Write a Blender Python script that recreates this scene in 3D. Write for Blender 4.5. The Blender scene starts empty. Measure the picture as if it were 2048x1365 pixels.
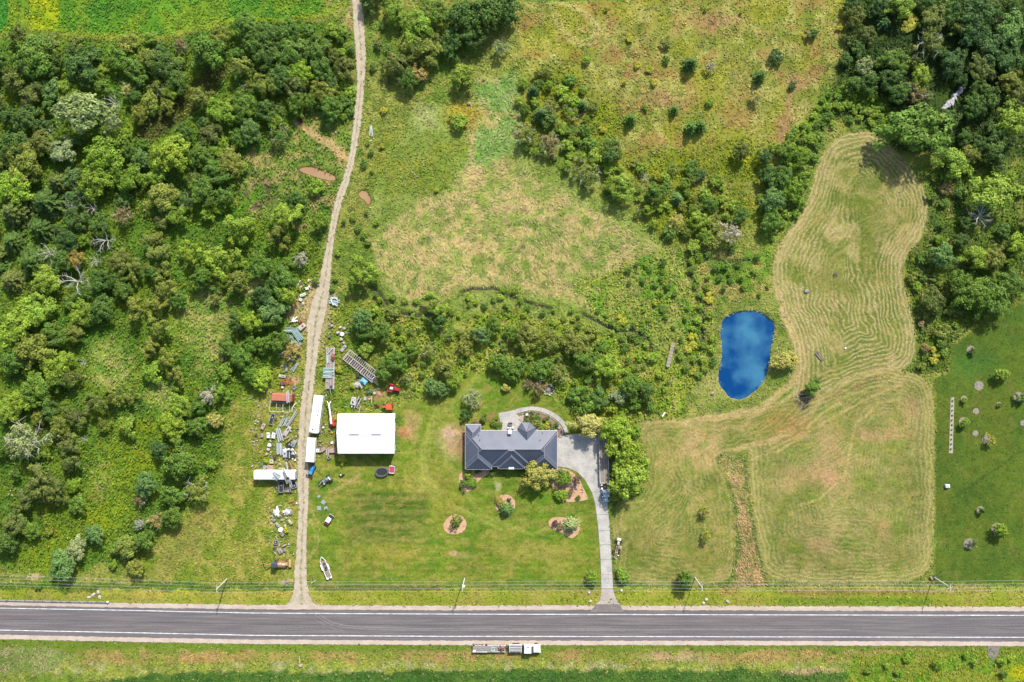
import bpy, math, random
import numpy as np
from mathutils import Vector, Matrix

# ------------------------------------------------------------------ camera, world, sun, exposure
SC = bpy.context.scene
COL = SC.collection
S = 328.0 / 2048.0            # metres per photo pixel on the ground
H = 255.0                     # drone height
PI = math.pi

cam_d = bpy.data.cameras.new('camera'); cam = bpy.data.objects.new('camera', cam_d); COL.objects.link(cam)
cam.location = (0, 0, H); cam.rotation_euler = (0, 0, 0)
cam_d.sensor_width = 36.0; cam_d.lens = 36.0 * H / 328.0
cam_d.clip_start = 1.0; cam_d.clip_end = 20000.0
SC.camera = cam

SUN_EL = math.radians(42.0)
# the sun stands towards the top of the photograph, a little to the right
sun_dir = Vector((0.33 * math.cos(SUN_EL), 0.944 * math.cos(SUN_EL), math.sin(SUN_EL))).normalized()
sl = bpy.data.lights.new('sun', 'SUN'); sl.energy = 4.7; sl.angle = math.radians(2.0); sl.color = (1.0, 0.955, 0.88)
sun = bpy.data.objects.new('sun', sl); COL.objects.link(sun)
sun.rotation_euler = (-sun_dir).to_track_quat('-Z', 'Y').to_euler(); sun.location = (0, 0, 400)

W = bpy.data.worlds.new('World'); SC.world = W; W.use_nodes = True
nt = W.node_tree; nt.nodes.clear()
sky = nt.nodes.new('ShaderNodeTexSky'); sky.sky_type = 'NISHITA'; sky.sun_disc = False
sky.sun_elevation = SUN_EL; sky.sun_rotation = math.atan2(sun_dir.x, sun_dir.y)
sky.air_density = 1.0; sky.dust_density = 2.0; sky.ozone_density = 1.0
bg = nt.nodes.new('ShaderNodeBackground'); bg.inputs[1].default_value = 0.145
wo = nt.nodes.new('ShaderNodeOutputWorld')
nt.links.new(sky.outputs[0], bg.inputs[0]); nt.links.new(bg.outputs[0], wo.inputs[0])
SC.view_settings.view_transform = 'Standard'; SC.view_settings.look = 'None'
SC.view_settings.exposure = 0.83; SC.view_settings.gamma = 1.0
SC.render.engine = 'CYCLES'
SC.cycles.max_bounces = 5; SC.cycles.diffuse_bounces = 3; SC.cycles.glossy_bounces = 2
SC.cycles.transmission_bounces = 2; SC.cycles.transparent_max_bounces = 4

# ------------------------------------------------------------------ helpers
K = 0.46                      # displayed sunlit colour (linear) -> base colour
def lin(c):
    c = np.asarray(c, dtype=np.float64) / 255.0
    return np.where(c <= 0.04045, c / 12.92, ((c + 0.055) / 1.055) ** 2.4)
def alb(c): return lin(c) * K
def w2(x, y, h=0.0):
    """photo pixel of a point at height h -> world x, y"""
    f = S * (1.0 - h / H)
    return ((x - 1024.0) * f, (682.5 - y) * f)
def W3(x, y, h=0.0):
    a = w2(x, y, h); return Vector((a[0], a[1], h))
def ang(dx, dy): return math.atan2(-dy, dx)

def mesh_np(name, verts, faces, nper, mat=None, smooth=False):
    me = bpy.data.meshes.new(name)
    verts = np.ascontiguousarray(verts, dtype=np.float32); faces = np.ascontiguousarray(faces, dtype=np.int32)
    nf = len(faces)
    me.vertices.add(len(verts)); me.vertices.foreach_set('co', verts.ravel())
    me.loops.add(nf * nper); me.loops.foreach_set('vertex_index', faces.ravel())
    me.polygons.add(nf)
    me.polygons.foreach_set('loop_start', np.arange(0, nf * nper, nper, dtype=np.int32))
    me.polygons.foreach_set('loop_total', np.full(nf, nper, dtype=np.int32))
    me.update(calc_edges=True)
    if smooth: me.polygons.foreach_set('use_smooth', np.ones(nf, dtype=bool))
    if mat: me.materials.append(mat)
    return me
def vcol(me, name, rgb):
    a = me.attributes.new(name, 'FLOAT_COLOR', 'POINT')
    c = np.ones((len(rgb), 4), dtype=np.float32); c[:, :3] = rgb
    a.data.foreach_set('color', c.ravel())
def vflt(me, name, v):
    a = me.attributes.new(name, 'FLOAT', 'POINT'); a.data.foreach_set('value', np.ascontiguousarray(v, dtype=np.float32))

def link(o, parent=None):
    COL.objects.link(o)
    if parent is not None: o.parent = parent
    return o
def props(o, label=None, cat=None, group=None, kind=None):
    if label: o['label'] = label
    if cat: o['category'] = cat
    if group: o['group'] = group
    if kind: o['kind'] = kind
    return o
def thing(name, label, cat, x, y, h=0.0, rot=0.0, group=None):
    o = bpy.data.objects.new(name, None); o.empty_display_size = 0.3
    p = w2(x, y, h); o.location = (p[0], p[1], 0); o.rotation_euler = (0, 0, rot)
    link(o); return props(o, label, cat, group)

MATS = {}
def mat(rgb, rough=0.7, metal=0.0, var=0.12, scale=1.2, direct=False, spec=0.4, key=None):
    k = key or (tuple(np.round(rgb, 3)), rough, metal, var, scale, direct)
    if k in MATS: return MATS[k]
    m = bpy.data.materials.new('surface'); m.use_nodes = True; n = m.node_tree.nodes; l = m.node_tree.links
    b = n['Principled BSDF']; b.inputs['Roughness'].default_value = rough; b.inputs['Metallic'].default_value = metal
    b.inputs['Specular IOR Level'].default_value = spec
    c = np.array(rgb) if direct else alb(rgb)
    tc = n.new('ShaderNodeNewGeometry')
    no = n.new('ShaderNodeTexNoise'); no.inputs['Scale'].default_value = scale; no.inputs['Detail'].default_value = 5
    l.new(tc.outputs['Position'], no.inputs['Vector'])
    mr = n.new('ShaderNodeMapRange'); mr.inputs['From Min'].default_value = 0.3; mr.inputs['From Max'].default_value = 0.7
    mr.inputs['To Min'].default_value = 1 - var * 1.6; mr.inputs['To Max'].default_value = 1 + var * 0.6
    l.new(no.outputs[0], mr.inputs['Value'])
    mx = n.new('ShaderNodeVectorMath'); mx.operation = 'SCALE'; mx.inputs[0].default_value = tuple(c)
    l.new(mr.outputs[0], mx.inputs['Scale']); l.new(mx.outputs[0], b.inputs['Base Color'])
    bp = n.new('ShaderNodeBump'); bp.inputs['Strength'].default_value = 0.25; bp.inputs['Distance'].default_value = 0.05
    l.new(no.outputs[0], bp.inputs['Height']); l.new(bp.outputs[0], b.inputs['Normal'])
    MATS[k] = m; return m

class MB:
    """collects simple shapes into one mesh"""
    def __init__(s): s.v = []; s.f = []
    def add(s, vs, fs):
        o = len(s.v); s.v += [tuple(v) for v in vs]; s.f += [tuple(i + o for i in f) for f in fs]; return s
    def box(s, c, d, rot=0.0, ch=0.0, tilt=None):
        x, y, z = d[0] / 2, d[1] / 2, d[2] / 2
        if ch > 0:
            ch = min(ch, x * .8, y * .8, z * .8)
            vs = [(-x, -y, -z), (x, -y, -z), (x, y, -z), (-x, y, -z), (-x, -y, z - ch), (x, -y, z - ch), (x, y, z - ch), (-x, y, z - ch),
                  (-x + ch, -y + ch, z), (x - ch, -y + ch, z), (x - ch, y - ch, z), (-x + ch, y - ch, z)]
            fs = [(3, 2, 1, 0), (0, 1, 5, 4), (1, 2, 6, 5), (2, 3, 7, 6), (3, 0, 4, 7), (4, 5, 9, 8), (5, 6, 10, 9), (6, 7, 11, 10), (7, 4, 8, 11), (8, 9, 10, 11)]
        else:
            vs = [(-x, -y, -z), (x, -y, -z), (x, y, -z), (-x, y, -z), (-x, -y, z), (x, -y, z), (x, y, z), (-x, y, z)]
            fs = [(3, 2, 1, 0), (0, 1, 5, 4), (1, 2, 6, 5), (2, 3, 7, 6), (3, 0, 4, 7), (4, 5, 6, 7)]
        R = Matrix.Rotation(rot, 3, 'Z')
        if tilt: R = R @ Matrix.Rotation(tilt[0], 3, 'X') @ Matrix.Rotation(tilt[1], 3, 'Y')
        c = Vector(c)
        return s.add([R @ Vector(v) + c for v in vs], fs)
    def tube(s, p0, p1, r0, r1=None, n=6, cap=True):
        r1 = r0 if r1 is None else r1
        p0 = Vector(p0); p1 = Vector(p1); d = (p1 - p0)
        if d.length < 1e-6: return s
        q = d.to_track_quat('Z', 'Y'); vs = []
        for p, r in ((p0, r0), (p1, r1)):
            for i in range(n):
                a = 2 * PI * i / n; vs.append(p + q @ Vector((r * math.cos(a), r * math.sin(a), 0)))
        fs = [(i, (i + 1) % n, n + (i + 1) % n, n + i) for i in range(n)]
        if cap: fs += [tuple(range(n - 1, -1, -1)), tuple(range(n, 2 * n))]
        return s.add(vs, fs)
    def path(s, pts, r, n=5):
        for a, b in zip(pts[:-1], pts[1:]): s.tube(a, b, r, r, n)
        return s
    def prism(s, poly, z0, z1):
        n = len(poly)
        vs = [(p[0], p[1], z0) for p in poly] + [(p[0], p[1], z1) for p in poly]
        area = sum(poly[i][0] * poly[(i + 1) % n][1] - poly[(i + 1) % n][0] * poly[i][1] for i in range(n))
        idx = list(range(n)) if area > 0 else list(range(n - 1, -1, -1))
        fs = [tuple(idx[::-1]), tuple(i + n for i in idx)]
        for k in range(n):
            a, b = idx[k], idx[(k + 1) % n]; fs.append((a, b, b + n, a + n))
        return s.add(vs, fs)
    def ring(s, c, R, r, nu=14, nv=6, sx=1.0, sy=1.0, axis='Z', rot=0.0):
        vs = []; fs = []
        for i in range(nu):
            a = 2 * PI * i / nu
            for j in range(nv):
                b = 2 * PI * j / nv
                x = (R + r * math.cos(b)) * math.cos(a) * sx; y = (R + r * math.cos(b)) * math.sin(a) * sy; z = r * math.sin(b)
                if axis == 'Y': x, y, z = x, z, y
                if axis == 'X': x, y, z = z, x, y
                if rot: x, y = x * math.cos(rot) - y * math.sin(rot), x * math.sin(rot) + y * math.cos(rot)
                vs.append((c[0] + x, c[1] + y, c[2] + z))
        for i in range(nu):
            for j in range(nv):
                fs.append((i * nv + j, ((i + 1) % nu) * nv + j, ((i + 1) % nu) * nv + (j + 1) % nv, i * nv + (j + 1) % nv))
        return s.add(vs, fs)
    def blob(s, c, r, seed=0, rough=0.22, n=7, m=5):
        rs = random.Random(seed); vs = [(c[0], c[1], c[2] - r[2])]
        for i in range(1, m):
            t = PI * i / m
            for j in range(n):
                a = 2 * PI * (j + 0.5 * (i % 2)) / n; k = 1 + rs.uniform(-rough, rough)
                vs.append((c[0] + r[0] * k * math.sin(t) * math.cos(a), c[1] + r[1] * k * math.sin(t) * math.sin(a), c[2] - r[2] * k * math.cos(t)))
        vs.append((c[0], c[1], c[2] + r[2])); fs = []
        for j in range(n): fs.append((0, 1 + (j + 1) % n, 1 + j))
        for i in range(m - 2):
            for j in range(n):
                a = 1 + i * n + j; b = 1 + i * n + (j + 1) % n; fs.append((a, b, b + n, a + n))
        e = len(vs) - 1
        for j in range(n): fs.append((e, 1 + (m - 2) * n + j, 1 + (m - 2) * n + (j + 1) % n))
        return s.add(vs, fs)
    def build(s, name, m, parent=None, smooth=False):
        me = bpy.data.meshes.new(name); me.from_pydata(s.v, [], s.f); me.materials.append(m)
        if smooth: me.polygons.foreach_set('use_smooth', [True] * len(me.polygons))
        me.update()
        return link(bpy.data.objects.new(name, me), parent)

# ------------------------------------------------------------------ noise and masks on the photo-pixel plane
def _lat(seed, n=256): return np.random.RandomState(seed).rand(n, n).astype(np.float32)
_L = {}
def vnoise(x, y, sc, seed):
    if seed not in _L: _L[seed] = _lat(seed)
    L = _L[seed]; u = x / sc + 37.1; v = y / sc + 11.7
    iu = np.floor(u).astype(np.int64); iv = np.floor(v).astype(np.int64); fu = u - iu; fv = v - iv
    fu = fu * fu * (3 - 2 * fu); fv = fv * fv * (3 - 2 * fv)
    a = L[iu % 256, iv % 256]; b = L[(iu + 1) % 256, iv % 256]; c = L[iu % 256, (iv + 1) % 256]; d = L[(iu + 1) % 256, (iv + 1) % 256]
    return (a * (1 - fu) + b * fu) * (1 - fv) + (c * (1 - fu) + d * fu) * fv
def fbm(x, y, sc, seed, oc=4):
    t = 0; amp = 1; tot = 0
    for i in range(oc):
        t = t + amp * vnoise(x, y, sc / 2 ** i, seed + i * 7); tot += amp; amp *= 0.55
    return t / tot
def sstep(a, b, v):
    t = np.clip((v - a) / (b - a), 0, 1); return t * t * (3 - 2 * t)
def seg_dist(x, y, pts, closed=False):
    pts = np.asarray(pts, dtype=np.float32); d = np.full(np.shape(x), 1e9, dtype=np.float32)
    q = list(zip(pts[:-1], pts[1:])) + ([(pts[-1], pts[0])] if closed else [])
    for a, b in q:
        ex, ey = b - a; L2 = max(ex * ex + ey * ey, 1e-6)
        t = np.clip(((x - a[0]) * ex + (y - a[1]) * ey) / L2, 0, 1)
        d = np.minimum(d, (x - a[0] - t * ex) ** 2 + (y - a[1] - t * ey) ** 2)
    return np.sqrt(d)
def inside(x, y, poly):
    r = np.zeros(np.shape(x), dtype=bool); n = len(poly)
    for i in range(n):
        x0, y0 = poly[i]; x1, y1 = poly[(i + 1) % n]
        if y0 == y1: continue
        c = ((y0 > y) != (y1 > y)) & (x < (x1 - x0) * (y - y0) / (y1 - y0) + x0); r ^= c
    return r
def sdf(x, y, poly):
    d = seg_dist(x, y, poly, True); return np.where(inside(x, y, poly), d, -d)
def smooth_poly(pts, it=2, closed=True):
    for _ in range(it):
        q = []; n = len(pts)
        for i in range(n if closed else n - 1):
            a = pts[i]; b = pts[(i + 1) % n]
            q += [(a[0] * .75 + b[0] * .25, a[1] * .75 + b[1] * .25), (a[0] * .25 + b[0] * .75, a[1] * .25 + b[1] * .75)]
        if not closed: q = [pts[0]] + q + [pts[-1]]
        pts = q
    return pts
def resample(pts, step, closed=True):
    out = []; n = len(pts)
    for i in range(n if closed else n - 1):
        a = pts[i]; b = pts[(i + 1) % n]; L = math.hypot(b[0] - a[0], b[1] - a[1]); k = max(1, int(L / step))
        for j in range(k): out.append((a[0] + (b[0] - a[0]) * j / k, a[1] + (b[1] - a[1]) * j / k))
    if not closed: out.append(pts[-1])
    return out
# ------------------------------------------------------------------ ground colours, painted by land use
STEP = 3.0
gx = np.arange(-120, 2169, STEP); gy = np.arange(-120, 1486, STEP)
def grow(a):
    lo = [a[0]]; hi = [a[-1]]; s = 10.0
    while hi[-1] < 26000: lo.append(lo[-1] - s); hi.append(hi[-1] + s); s *= 1.5
    return np.array(lo[:0:-1] + list(a) + hi[1:])
GX = grow(gx); GY = grow(gy)
X, Y = np.meshgrid(GX, GY); X = X.astype(np.float32); Y = Y.astype(np.float32)
NY, NX = X.shape
Cc = np.zeros((NY, NX, 3), dtype=np.float32)
WX = X + (fbm(X, Y, 26, 1) - .5) * 22; WY = Y + (fbm(X, Y, 26, 2) - .5) * 22        # ragged edges
wx = X + (fbm(X, Y, 10, 3) - .5) * 5; wy = Y + (fbm(X, Y, 10, 4) - .5) * 5          # cleaner edges
rough = np.zeros((NY, NX), dtype=np.float32)     # density of weeds
tall = np.zeros((NY, NX), dtype=np.float32)      # flattened long grass
gold = np.zeros((NY, NX), dtype=np.float32)      # goldenrod
hay = np.zeros((NY, NX), dtype=np.float32); phase = np.zeros((NY, NX), dtype=np.float32)
low = np.zeros((NY, NX), dtype=np.float32)       # carved under water

def mixc(c1, c2, sc, seed, lo=.35, hi=.65):
    t = sstep(lo, hi, fbm(X, Y, sc, seed))[..., None]
    return lin(c1).astype(np.float32) * (1 - t) + lin(c2).astype(np.float32) * t
def put(m, c):
    global Cc
    if not isinstance(c, np.ndarray): c = lin(c).astype(np.float32)
    Cc = Cc * (1 - m[..., None]) + c * m[..., None]
def setv(A, m, v): A[...] = A * (1 - m) + v * m
def mask(poly, f=4.0, ragged=True, off=0):
    x, y = (WX, WY) if ragged else (wx, wy)
    return sstep(-f, f, sdf(x, y, poly) + off)
def blob(x, y, rx, ry=None, f=.5, rot=0.0, ragged=True):
    ry = ry or rx; a, b = (WX, WY) if ragged else (wx, wy)
    dx = a - x; dy = b - y; c, s_ = math.cos(rot), math.sin(rot)
    u = (dx * c + dy * s_) / rx; v = (-dx * s_ + dy * c) / ry
    return 1 - sstep(1 - f, 1 + f, np.sqrt(u * u + v * v))
def stroke(pts, w, f=1.5, ragged=False):
    a, b = (WX, WY) if ragged else (wx, wy)
    return 1 - sstep(w - f, w + f, seg_dist(a, b, pts))

# base: rough meadow
put(np.ones_like(X), mixc((150, 158, 82), (112, 146, 62), 70, 11)); rough[...] = .75
put(sstep(.55, .7, fbm(X, Y, 22, 12)) * .6, (176, 166, 96))
put(sstep(.58, .68, fbm(X, Y, 16, 13)) * .6, (84, 122, 48))

# upper right open field
P_UR = [(1045, -200), (1700, -200), (1700, 60), (1660, 150), (1600, 260), (1545, 330), (1520, 420), (1380, 430), (1250, 360), (1200, 300), (1130, 260), (1040, 140)]
m = mask(P_UR, 12); put(m, mixc((154, 158, 84), (134, 150, 66), 45, 21)); setv(rough, m, .55)
put(m * sstep(.52, .66, fbm(X, Y, 30, 22)) * .6, (174, 152, 98)); put(m * sstep(.54, .66, fbm(X, Y, 18, 23)) * .6, (112, 136, 56))
put(m * sstep(.53, .64, fbm(X, Y, 26, 24)) * .65, (190, 184, 112)); put(m * sstep(.5, .62, fbm(X, Y, 60, 26)) * .5, (160, 160, 58)); put(m * sstep(.57, .68, fbm(X, Y, 34, 27)) * .5, (168, 128, 84)); setv(gold, m, .14)
put(stroke([(1105, 30), (1135, 80), (1160, 92), (1190, 85), (1200, 60), (1185, 35), (1150, 15), (1115, 5)], 3) * .8, (196, 182, 124))
put(stroke([(1112, 22), (1140, 72), (1165, 83), (1186, 74), (1190, 55), (1172, 30)], 2.2) * .8, (196, 182, 124))
for a in [(1330, 200, 40, 18, .3), (1575, 230, 10, 60, .25), (1600, 160, 30, 14, 0), (1430, 40, 50, 14, 0), (1560, 290, 9, 40, .1)]:
    put(blob(*a[:4], f=.7, rot=a[4]) * .75, (176, 142, 104))
for a in [(1120, 170, 55, 45), (1060, 240, 40, 40), (1210, 250, 35, 60), (1330, 330, 90, 30), (1480, 330, 60, 50), (1450, 420, 90, 40), (1340, 430, 50, 60)]:
    mm = blob(*a, f=.6); put(mm * .8, mixc((132, 150, 42), (104, 134, 44), 20, 25)); setv(rough, mm, 1.0); setv(gold, mm, .35)
put(mask([(1040, -200), (1700, -200), (1250, 1), (1050, 4)], 2, False), (100, 156, 66))

# left wood floor
P_LW = [(-300, 66), (330, 84), (480, 38), (690, 46), (705, 230), (640, 520), (600, 640), (580, 760), (470, 800), (440, 950), (350, 1040), (290, 1120), (150, 1140), (-300, 1140)]
m = mask(P_LW, 8); put(m, mixc((106, 144, 52), (88, 132, 50), 40, 31)); setv(rough, m, 1.0)
put(m * sstep(.55, .68, fbm(X, Y, 20, 32)) * .7, (118, 140, 52)); setv(gold, m, .15)
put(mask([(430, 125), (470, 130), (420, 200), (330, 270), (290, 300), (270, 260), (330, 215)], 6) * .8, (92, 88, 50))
P_CL = [(600, 230), (690, 215), (720, 300), (690, 380), (640, 500), (560, 430), (500, 430), (470, 400), (480, 320), (540, 270)]
m = mask(P_CL, 8); put(m, mixc((126, 158, 74), (94, 138, 56), 26, 33)); put(m * sstep(.56, .68, fbm(X, Y, 18, 34)) * .8, (178, 160, 108)); setv(rough, m, .8)
put(stroke([(603, 248), (625, 268), (655, 285), (694, 316)], 7, 3, True) * .9, (212, 184, 134)); setv(rough, stroke([(603, 248), (625, 268), (655, 285), (694, 316)], 8, 4), .1); put(blob(608, 235, 8, 12) * .9, (108, 66, 50))
put(m * blob(510, 400, 40, 50) * sstep(.45, .6, fbm(X, Y, 9, 35)) * .7, (128, 96, 88))
for a in [(410, 640, 50, 60, .3), (220, 730, 45, 45, 0), (430, 700, 25, 60, .5), (200, 960, 20, 50, .3), (320, 790, 30, 30, 0), (345, 600, 40, 20, .2), (500, 570, 30, 30, 0)]:
    mm = blob(*a[:4], f=.5, rot=a[4]); put(mm, mixc((140, 172, 80), (112, 158, 62), 22, 36)); put(mm * sstep(.5, .65, fbm(X, Y, 14, 37)) * .7, (186, 176, 112)); setv(rough, mm, .7); setv(tall, mm, .6)
put(stroke([(330, 470), (420, 445), (470, 425), (520, 380)], 9, 5, True), (98, 146, 54))
for a in [(250, 930, 60, 45), (180, 1010, 80, 40), (100, 1110, 60, 50), (400, 1090, 30, 20), (310, 860, 40, 20), (210, 1040, 40, 30)]:
    mm = blob(*a, f=.6); put(mm * .75, mixc((134, 158, 48), (112, 150, 50), 16, 38)); setv(gold, mm, .3)
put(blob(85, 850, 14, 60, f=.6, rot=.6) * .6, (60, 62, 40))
# slope meadow left of the yard
P_SM = [(500, 770), (600, 700), (600, 1190), (200, 1190), (290, 1110), (360, 1040), (450, 960), (450, 830)]
m = mask(P_SM, 10); put(m, mixc((156, 160, 78), (124, 152, 60), 34, 41)); put(m * sstep(.54, .68, fbm(X, Y, 20, 42)) * .65, (182, 168, 100)); setv(rough, m, .7); setv(gold, m, .1)
put(mask([(380, 1030), (440, 1010), (400, 1110), (330, 1160), (280, 1170)], 10) * .5, (150, 140, 84))

# crop field at the top
P_CF = [(-300, -300), (700, -300), (640, 28), (560, 40), (440, 42), (335, 70), (200, 70), (105, 62), (60, 40), (20, 65), (-300, 80)]
m = mask(P_CF, 3, False); put(m, mixc((104, 160, 54), (88, 148, 52), 60, 51)); put(m * sstep(.5, .62, fbm(X, Y, 34, 52)) * .6, (132, 166, 58)); setv(rough, m, 1.0); setv(gold, m, 0)
put(mask([(50, -300), (117, -300), (117, 60), (60, 60)], 3, False), mixc((166, 184, 52), (136, 172, 52), 18, 53))
put(mask([(-300, -300), (18, -300), (16, 45), (0, 62), (-300, 80)], 2, False), (74, 150, 56))
put(stroke([(20, 0), (35, 30), (70, 62)], 8, 5, True) * .6, (146, 172, 60))
put(stroke([(120, 66), (200, 74), (335, 74), (440, 44), (560, 42), (640, 30), (690, 10)], 5, 4, True) * .55, (146, 176, 58))
for a in [(700, 30, 6, 25), (690, 48, 6, 12)]: put(blob(*a) * .8, (190, 164, 120))

# central meadow
P_CM = [(735, 440), (760, 330), (820, 230), (900, 215), (960, 160), (1035, 150), (1050, 300), (1130, 350), (1240, 420), (1330, 480), (1400, 560), (1420, 700), (1330, 720), (1250, 690), (1150, 640), (1000, 620), (900, 640), (820, 640), (770, 600)]
m = mask(P_CM, 8); put(m, mixc((150, 172, 92), (128, 158, 74), 30, 61)); setv(rough, m, .5)
P_FL = [(790, 440), (830, 410), (900, 380), (940, 320), (1010, 310), (1120, 380), (1240, 450), (1320, 500), (1300, 570), (1220, 630), (1120, 600), (1020, 575), (920, 580), (850, 620), (790, 600), (760, 540), (740, 480)]
m = mask(P_FL, 10); setv(tall, m, 1.0); setv(rough, m, .1); setv(gold, m, 0)
stretch = fbm(X * .8 + Y * .5, Y * .8 - X * .5, 15, 62)
put(m, mixc((190, 184, 116), (148, 178, 88), 24, 63, .4, .6)); put(m * sstep(.5, .62, stretch) * .7, (212, 190, 136)); put(m * sstep(.56, .66, fbm(X, Y, 17, 64)) * .7, (108, 152, 66))
mm = mask([(955, 160), (1030, 150), (1050, 290), (985, 330), (930, 330)], 8); put(mm, mixc((138, 184, 100), (116, 168, 80), 20, 65)); setv(tall, mm, .8); put(mm * sstep(.56, .68, fbm(X, Y, 22, 66)) * .8, (206, 180, 126))
put(blob(930, 230, 38, 32, f=.5), mixc((160, 142, 66), (176, 164, 70), 12, 67)); put(blob(850, 230, 22, 26) * .7, (172, 182, 122))
for a in [(860, 350, 50, 40), (780, 320, 40, 60), (900, 300, 30, 20)]:
    mm = blob(*a, f=.6); put(mm * .7, mixc((140, 148, 62), (112, 142, 54), 18, 68)); setv(tall, mm, .1); setv(rough, mm, .8); setv(gold, mm, .25)
P_GW = [(1140, 560), (1230, 530), (1330, 490), (1420, 500), (1400, 560), (1430, 640), (1410, 720), (1340, 720), (1250, 680), (1200, 640)]
m = mask(P_GW, 12); put(m, mixc((108, 156, 58), (152, 168, 84), 24, 71)); setv(rough, m, 1); setv(tall, m, .2); setv(gold, m, .3); put(m * sstep(.6, .7, fbm(X, Y, 18, 72)) * .6, (186, 164, 112))
P_ST = [(1395, 490), (1540, 510), (1545, 590), (1450, 610), (1405, 640)]
m = mask(P_ST, 8); put(m, mixc((106, 150, 56), (170, 160, 96), 22, 73)); setv(rough, m, .9)
# shrub band above the house
P_SB = [(720, 600), (830, 640), (900, 650), (1000, 620), (1150, 650), (1320, 700), (1400, 760), (1350, 850), (1230, 850), (1130, 800), (1100, 760), (980, 740), (960, 740), (870, 800), (820, 790), (720, 700)]
m = mask(P_SB, 8); put(m, mixc((122, 160, 60), (148, 164, 74), 20, 81)); setv(rough, m, 1); setv(gold, m, .3); put(m * sstep(.58, .68, fbm(X, Y, 18, 82)) * .6, (184, 168, 106))
P_TR = [(640, 640), (700, 600), (740, 600), (800, 700), (790, 830), (640, 830)]
m = mask(P_TR, 8); put(m, mixc((110, 148, 56), (146, 156, 74), 16, 83)); setv(rough, m, .9); setv(gold, m, .2)

# pond surround
P_PD = [(1430, 610), (1520, 590), (1560, 600), (1590, 680), (1600, 740), (1560, 790), (1500, 830), (1410, 830), (1370, 800), (1400, 760), (1420, 700)]
m = mask(P_PD, 6); put(m, mixc((138, 160, 78), (112, 146, 62), 18, 91)); setv(rough, m, .35); setv(tall, m, .45); setv(gold, m, 0); put(m * blob(1425, 775, 32, 26) * .7, (178, 178, 108))

# mown hay fields with swaths
MOW1 = smooth_poly([(1720, 260), (1765, 272), (1832, 350), (1859, 400), (1852, 465), (1800, 528), (1812, 585), (1836, 690), (1815, 742), (1740, 760), (1640, 800), (1580, 812), (1597, 740), (1583, 680), (1560, 620), (1543, 565), (1550, 500), (1610, 420), (1636, 330), (1662, 280)])
MOW2 = smooth_poly([(1866, 762), (1868, 860), (1868, 1110), (1852, 1152), (1800, 1168), (1560, 1168), (1528, 1145), (1512, 1060), (1494, 950), (1500, 905), (1480, 890), (1490, 850), (1570, 822), (1640, 790), (1710, 740), (1810, 740)])
MOW3 = smooth_poly([(1250, 838), (1380, 838), (1480, 826), (1560, 800), (1620, 800), (1560, 860), (1500, 890), (1440, 900), (1440, 920), (1466, 970), (1477, 1100), (1466, 1150), (1440, 1170), (1240, 1172), (1226, 1120), (1224, 1000), (1290, 1000), (1300, 900)])
D1 = sdf(wx, wy, MOW1)
m = sstep(-3, 3, D1); put(m, mixc((140, 150, 80), (112, 138, 60), 40, 101)); setv(rough, m, .0); setv(gold, m, 0); setv(hay, m, 1.0); phase = np.where(m > 0, (D1 + (fbm(X, Y, 90, 301) - .5) * 46 * sstep(20, 60, D1)) / 8.2, phase)
put(m * sstep(.5, .64, fbm(X, Y, 38, 102)) * .55, (198, 180, 126)); put(m * (1 - sstep(0, 34, D1)) * .45, (206, 186, 132)); put(m * blob(1745, 350, 22, 40) * .8, (104, 136, 56)); setv(hay, m * blob(1735, 420, 40, 70, f=.7), .25)
D2 = sdf(wx, wy, MOW2)
m = sstep(-3, 3, D2); put(m, mixc((144, 148, 86), (120, 138, 70), 40, 103)); setv(rough, m, 0); setv(gold, m, 0); setv(hay, m * 1.0, .38); setv(hay, m * (1 - sstep(16, 40, D2)), .6); phase = np.where(m > 0.01, (D2 + (fbm(X, Y, 110, 302) - .5) * 60 * sstep(20, 70, D2)) / 8.5, phase)
put(m * sstep(.5, .66, fbm(X, Y, 60, 104)) * .55, (184, 168, 112)); put(m * sstep(.55, .68, fbm(X, Y, 34, 105)) * .6, (112, 150, 60)); put(m * (1 - sstep(8, 26, D2)) * .45, (192, 182, 112))
for a in [(1820, 820, 26, 22), (1770, 1055, 12, 20), (1640, 1088, 26, 14), (1750, 870, 60, 14), (1620, 950, 60, 25), (1660, 930, 30, 60)]: put(m * blob(*a, f=.7) * .45, (200, 160, 126))
for p in [[(1800, 770), (1730, 800), (1640, 850), (1560, 900), (1500, 920)], [(1800, 800), (1760, 805), (1710, 850), (1700, 900), (1690, 950), (1640, 1000), (1600, 1010)], [(1790, 760), (1700, 790), (1640, 830), (1600, 870), (1540, 900)]]:
    put(m * stroke(p, 2.2, 1.5) * .6, (204, 186, 122))
D3 = sdf(wx, wy, MOW3)
m = sstep(-3, 3, D3); put(m, mixc((144, 148, 80), (116, 138, 64), 36, 106)); setv(rough, m, 0); setv(gold, m, 0); setv(hay, m, .4); phase = np.where(m > 0.01, (D3 + (fbm(X, Y, 80, 303) - .5) * 60 * sstep(10, 50, D3)) / 8.5, phase)
put(m * sstep(.5, .66, fbm(X, Y, 50, 107)) * .6, (186, 172, 110)); put(m * blob(1400, 890, 40, 45, f=.6) * .8, (204, 178, 126)); put(m * blob(1270, 1020, 50, 30, f=.8) * .5, (120, 156, 62))
put(m * sstep(.56, .68, fbm(X, Y, 26, 108)) * .5, (112, 152, 58))
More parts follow.
